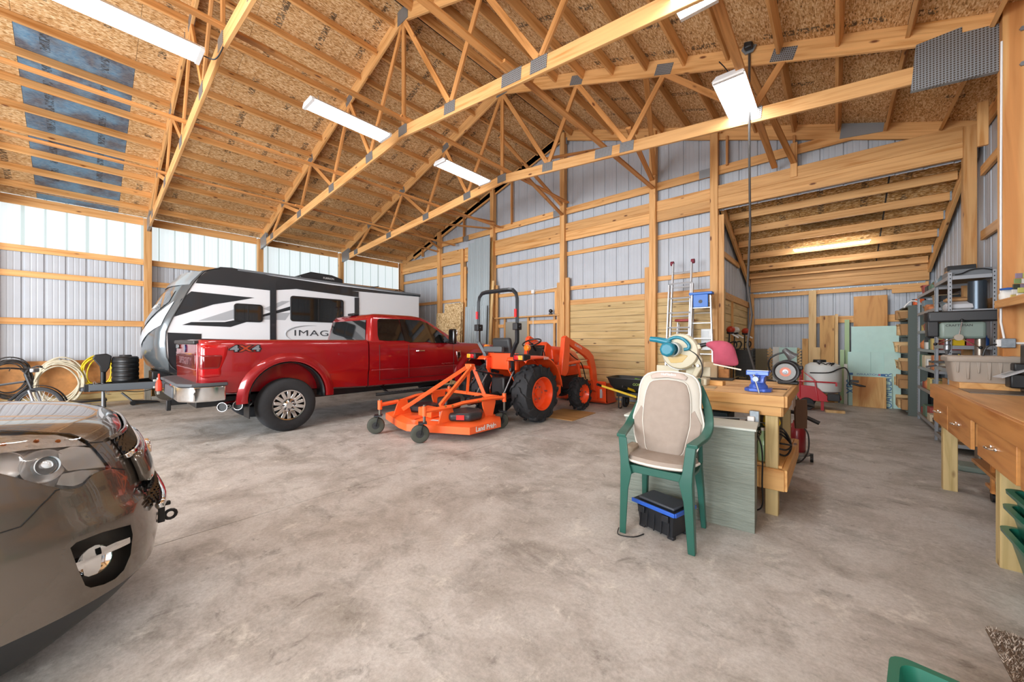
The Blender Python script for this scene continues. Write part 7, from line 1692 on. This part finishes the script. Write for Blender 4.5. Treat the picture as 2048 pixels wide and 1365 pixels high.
sheet(926, 971, 614, 7.86, LS, 'metal_sheet', 'short wide ribbed metal sheet in front of tall ones', 'metal sheet', ribs=True)
sheet(976, 981, 482, 8.08, PLYD, 'dark_batten', 'dark batten standing beside the tall metal sheets', 'batten', th=.04); sheet(971, 977, 560, 7.93, PALE, 'grey_batten', 'pale batten leaning against the end wall post', 'batten', th=.04, tilt=.25)
sheet(868, 917, 627, 8.0, OSBP, 'osb_sheet', 'front loose strand board sheet behind the truck hood', 'board sheet', th=.012); sheet(884, 921, 608, 8.06, OSBP, 'osb_sheet', 'rear taller loose strand board sheet behind truck hood', 'board sheet', th=.012); sheet(906, 920, 690, 7.94, OSBP, 'osb_offcut', 'small strand board offcut by the metal sheets', 'board offcut', th=.012)
p = PY(1102, 662, 8.25); T = thing('ledge_camera', (p.x, 8.24, 2.165), 'small black dome camera on the wall ledge', 'camera'); MB().cyl((0, 0, 0), (0, 0, .03), .05, n=20).obj('base', BLACK, T); MB().ball((0, 0, .09), .055).obj('dome', BLACKG, T)
T = thing('junction_box', (-6.42, 8.31, 2.84), 'white junction box with thin conduit on the end wall', 'junction box'); MB().box((0, 0, 0), (.10, .06, .10)).obj('box', WHITE, T, bevel=.008)
MB().tube([(0, 0, -.05), (0, 0, -1.35)], .009).obj('conduit', WHITE, T); MB().tube([(.05, 0, .01), (.35, 0, .02), (.80, 0, .05), (.86, 0, .12), (.86, 0, .8)], .009).obj('conduit', WHITE, T)
# ---- ladders
def ladder_rungs(T, n, f, m, name='rung'):
    for k in range(n): a, b = f(k); MB().cyl(a, b, .016, n=8).obj(name, m, T)
def ext_ladder():
    T = thing('extension_ladder', (-2.36, 7.62, 0), 'tall aluminium extension ladder leaning on the plank wall', 'ladder')
    H = 3.06; tl = .38 / H
    for x, dy, h0, h1, nm in ((-.225, 0, 0, 2.6, 'outer_rail'), (.225, 0, 0, 2.6, 'outer_rail'), (-.18, .05, .3, H, 'inner_rail'), (.18, .05, .3, H, 'inner_rail')):
        MB().bar((x, dy + tl * h0, h0), (x, dy + tl * h1, h1), .028, .075, up=(0, 1, 0)).obj(nm, ALU, T, bevel=.004)
    ladder_rungs(T, 9, lambda k: ((-.22, tl * (.3 + .3 * k) - .01, .3 + .3 * k - .08), (.22, tl * (.3 + .3 * k) - .01, .3 + .3 * k - .08)), ALU); ladder_rungs(T, 9, lambda k: ((-.18, .05 + tl * (.45 + .3 * k), .45 + .3 * k), (.18, .05 + tl * (.45 + .3 * k), .45 + .3 * k)), ALU)
    for x in (-.2, .2): MB().cyl((x - .03, .05 + tl * H, H), (x + .03, .05 + tl * H, H), .045, n=18).obj('end_cap', mat('cap_maroon', '#7a1f33', .6), T)
ext_ladder()
def step_ladder(name, loc, lab, h, n, w0, w1, topm, sc=1, rz=0, lean=.3):
    T = thing(name, loc, lab, 'stepladder', rz, 'stepladders on the plank wall')
    for s in (-1, 1): MB().bar((s * w0, -lean / 2, 0), (s * w1, 0, h - .06), .025, .07, up=(0, 1, 0)).obj('front_rail', ALU, T, bevel=.004); MB().bar((s * w0 * .9, lean / 2, 0), (s * w1 * .9, .04, h - .1), .022, .05, up=(0, 1, 0)).obj('rear_rail', ALU, T, bevel=.003)
    for k in range(n):
        z = (k + 1) * h / (n + 1); t = z / h; MB().box((0, -lean / 2 * (1 - t), z), (2 * (w0 + (w1 - w0) * t), .08, .02)).obj('step', ALU, T, bevel=.004)
        if k % 2 == 0: MB().cyl((-(w0 + (w1 - w0) * t) * .9, lean / 2 * (1 - t) + .03, z - .1), ((w0 + (w1 - w0) * t) * .9, lean / 2 * (1 - t) + .03, z - .1), .01, n=8).obj('brace_bar', ALU, T)
    MB().box((0, 0, h - .02), (2 * w1 + .09, .17, .05)).obj('top_cap', topm, T, bevel=.012)
    return T
BT = mat('ladder_blue', '#1f6ac4', .4); t = step_ladder('stepladder', (-1.98, 7.95, 0), 'tall aluminium stepladder with a bright blue top', 2.40, 7, .27, .165, BT)
MB().box((0, -.05, 2.24), (.27, .03, .26)).obj('blue_front', BT, t, bevel=.01); MB().cyl((0, -.067, 2.22), (0, -.072, 2.22), .035, n=20).obj('hole', BLACK, t)
step_ladder('stepladder', (-2.36, 8.20, 0), 'short stepladder with red top behind the extension ladder', 1.90, 5, .22, .13, mat('ladder_red', '#a83234', .5), lean=.1)
T = thing('electric_panel', (-1.93, 8.17, 1.28), 'white electrical panel mounted beside the lean-to post', 'electrical panel'); MB().box((0, 0, .2), (.2, .10, .42)).obj('case', WHITE, T, bevel=.006); MB().box((-.02, -.052, .2), (.13, .004, .34)).obj('door', mat('panel_door', '#cfd2d2', .4), T)
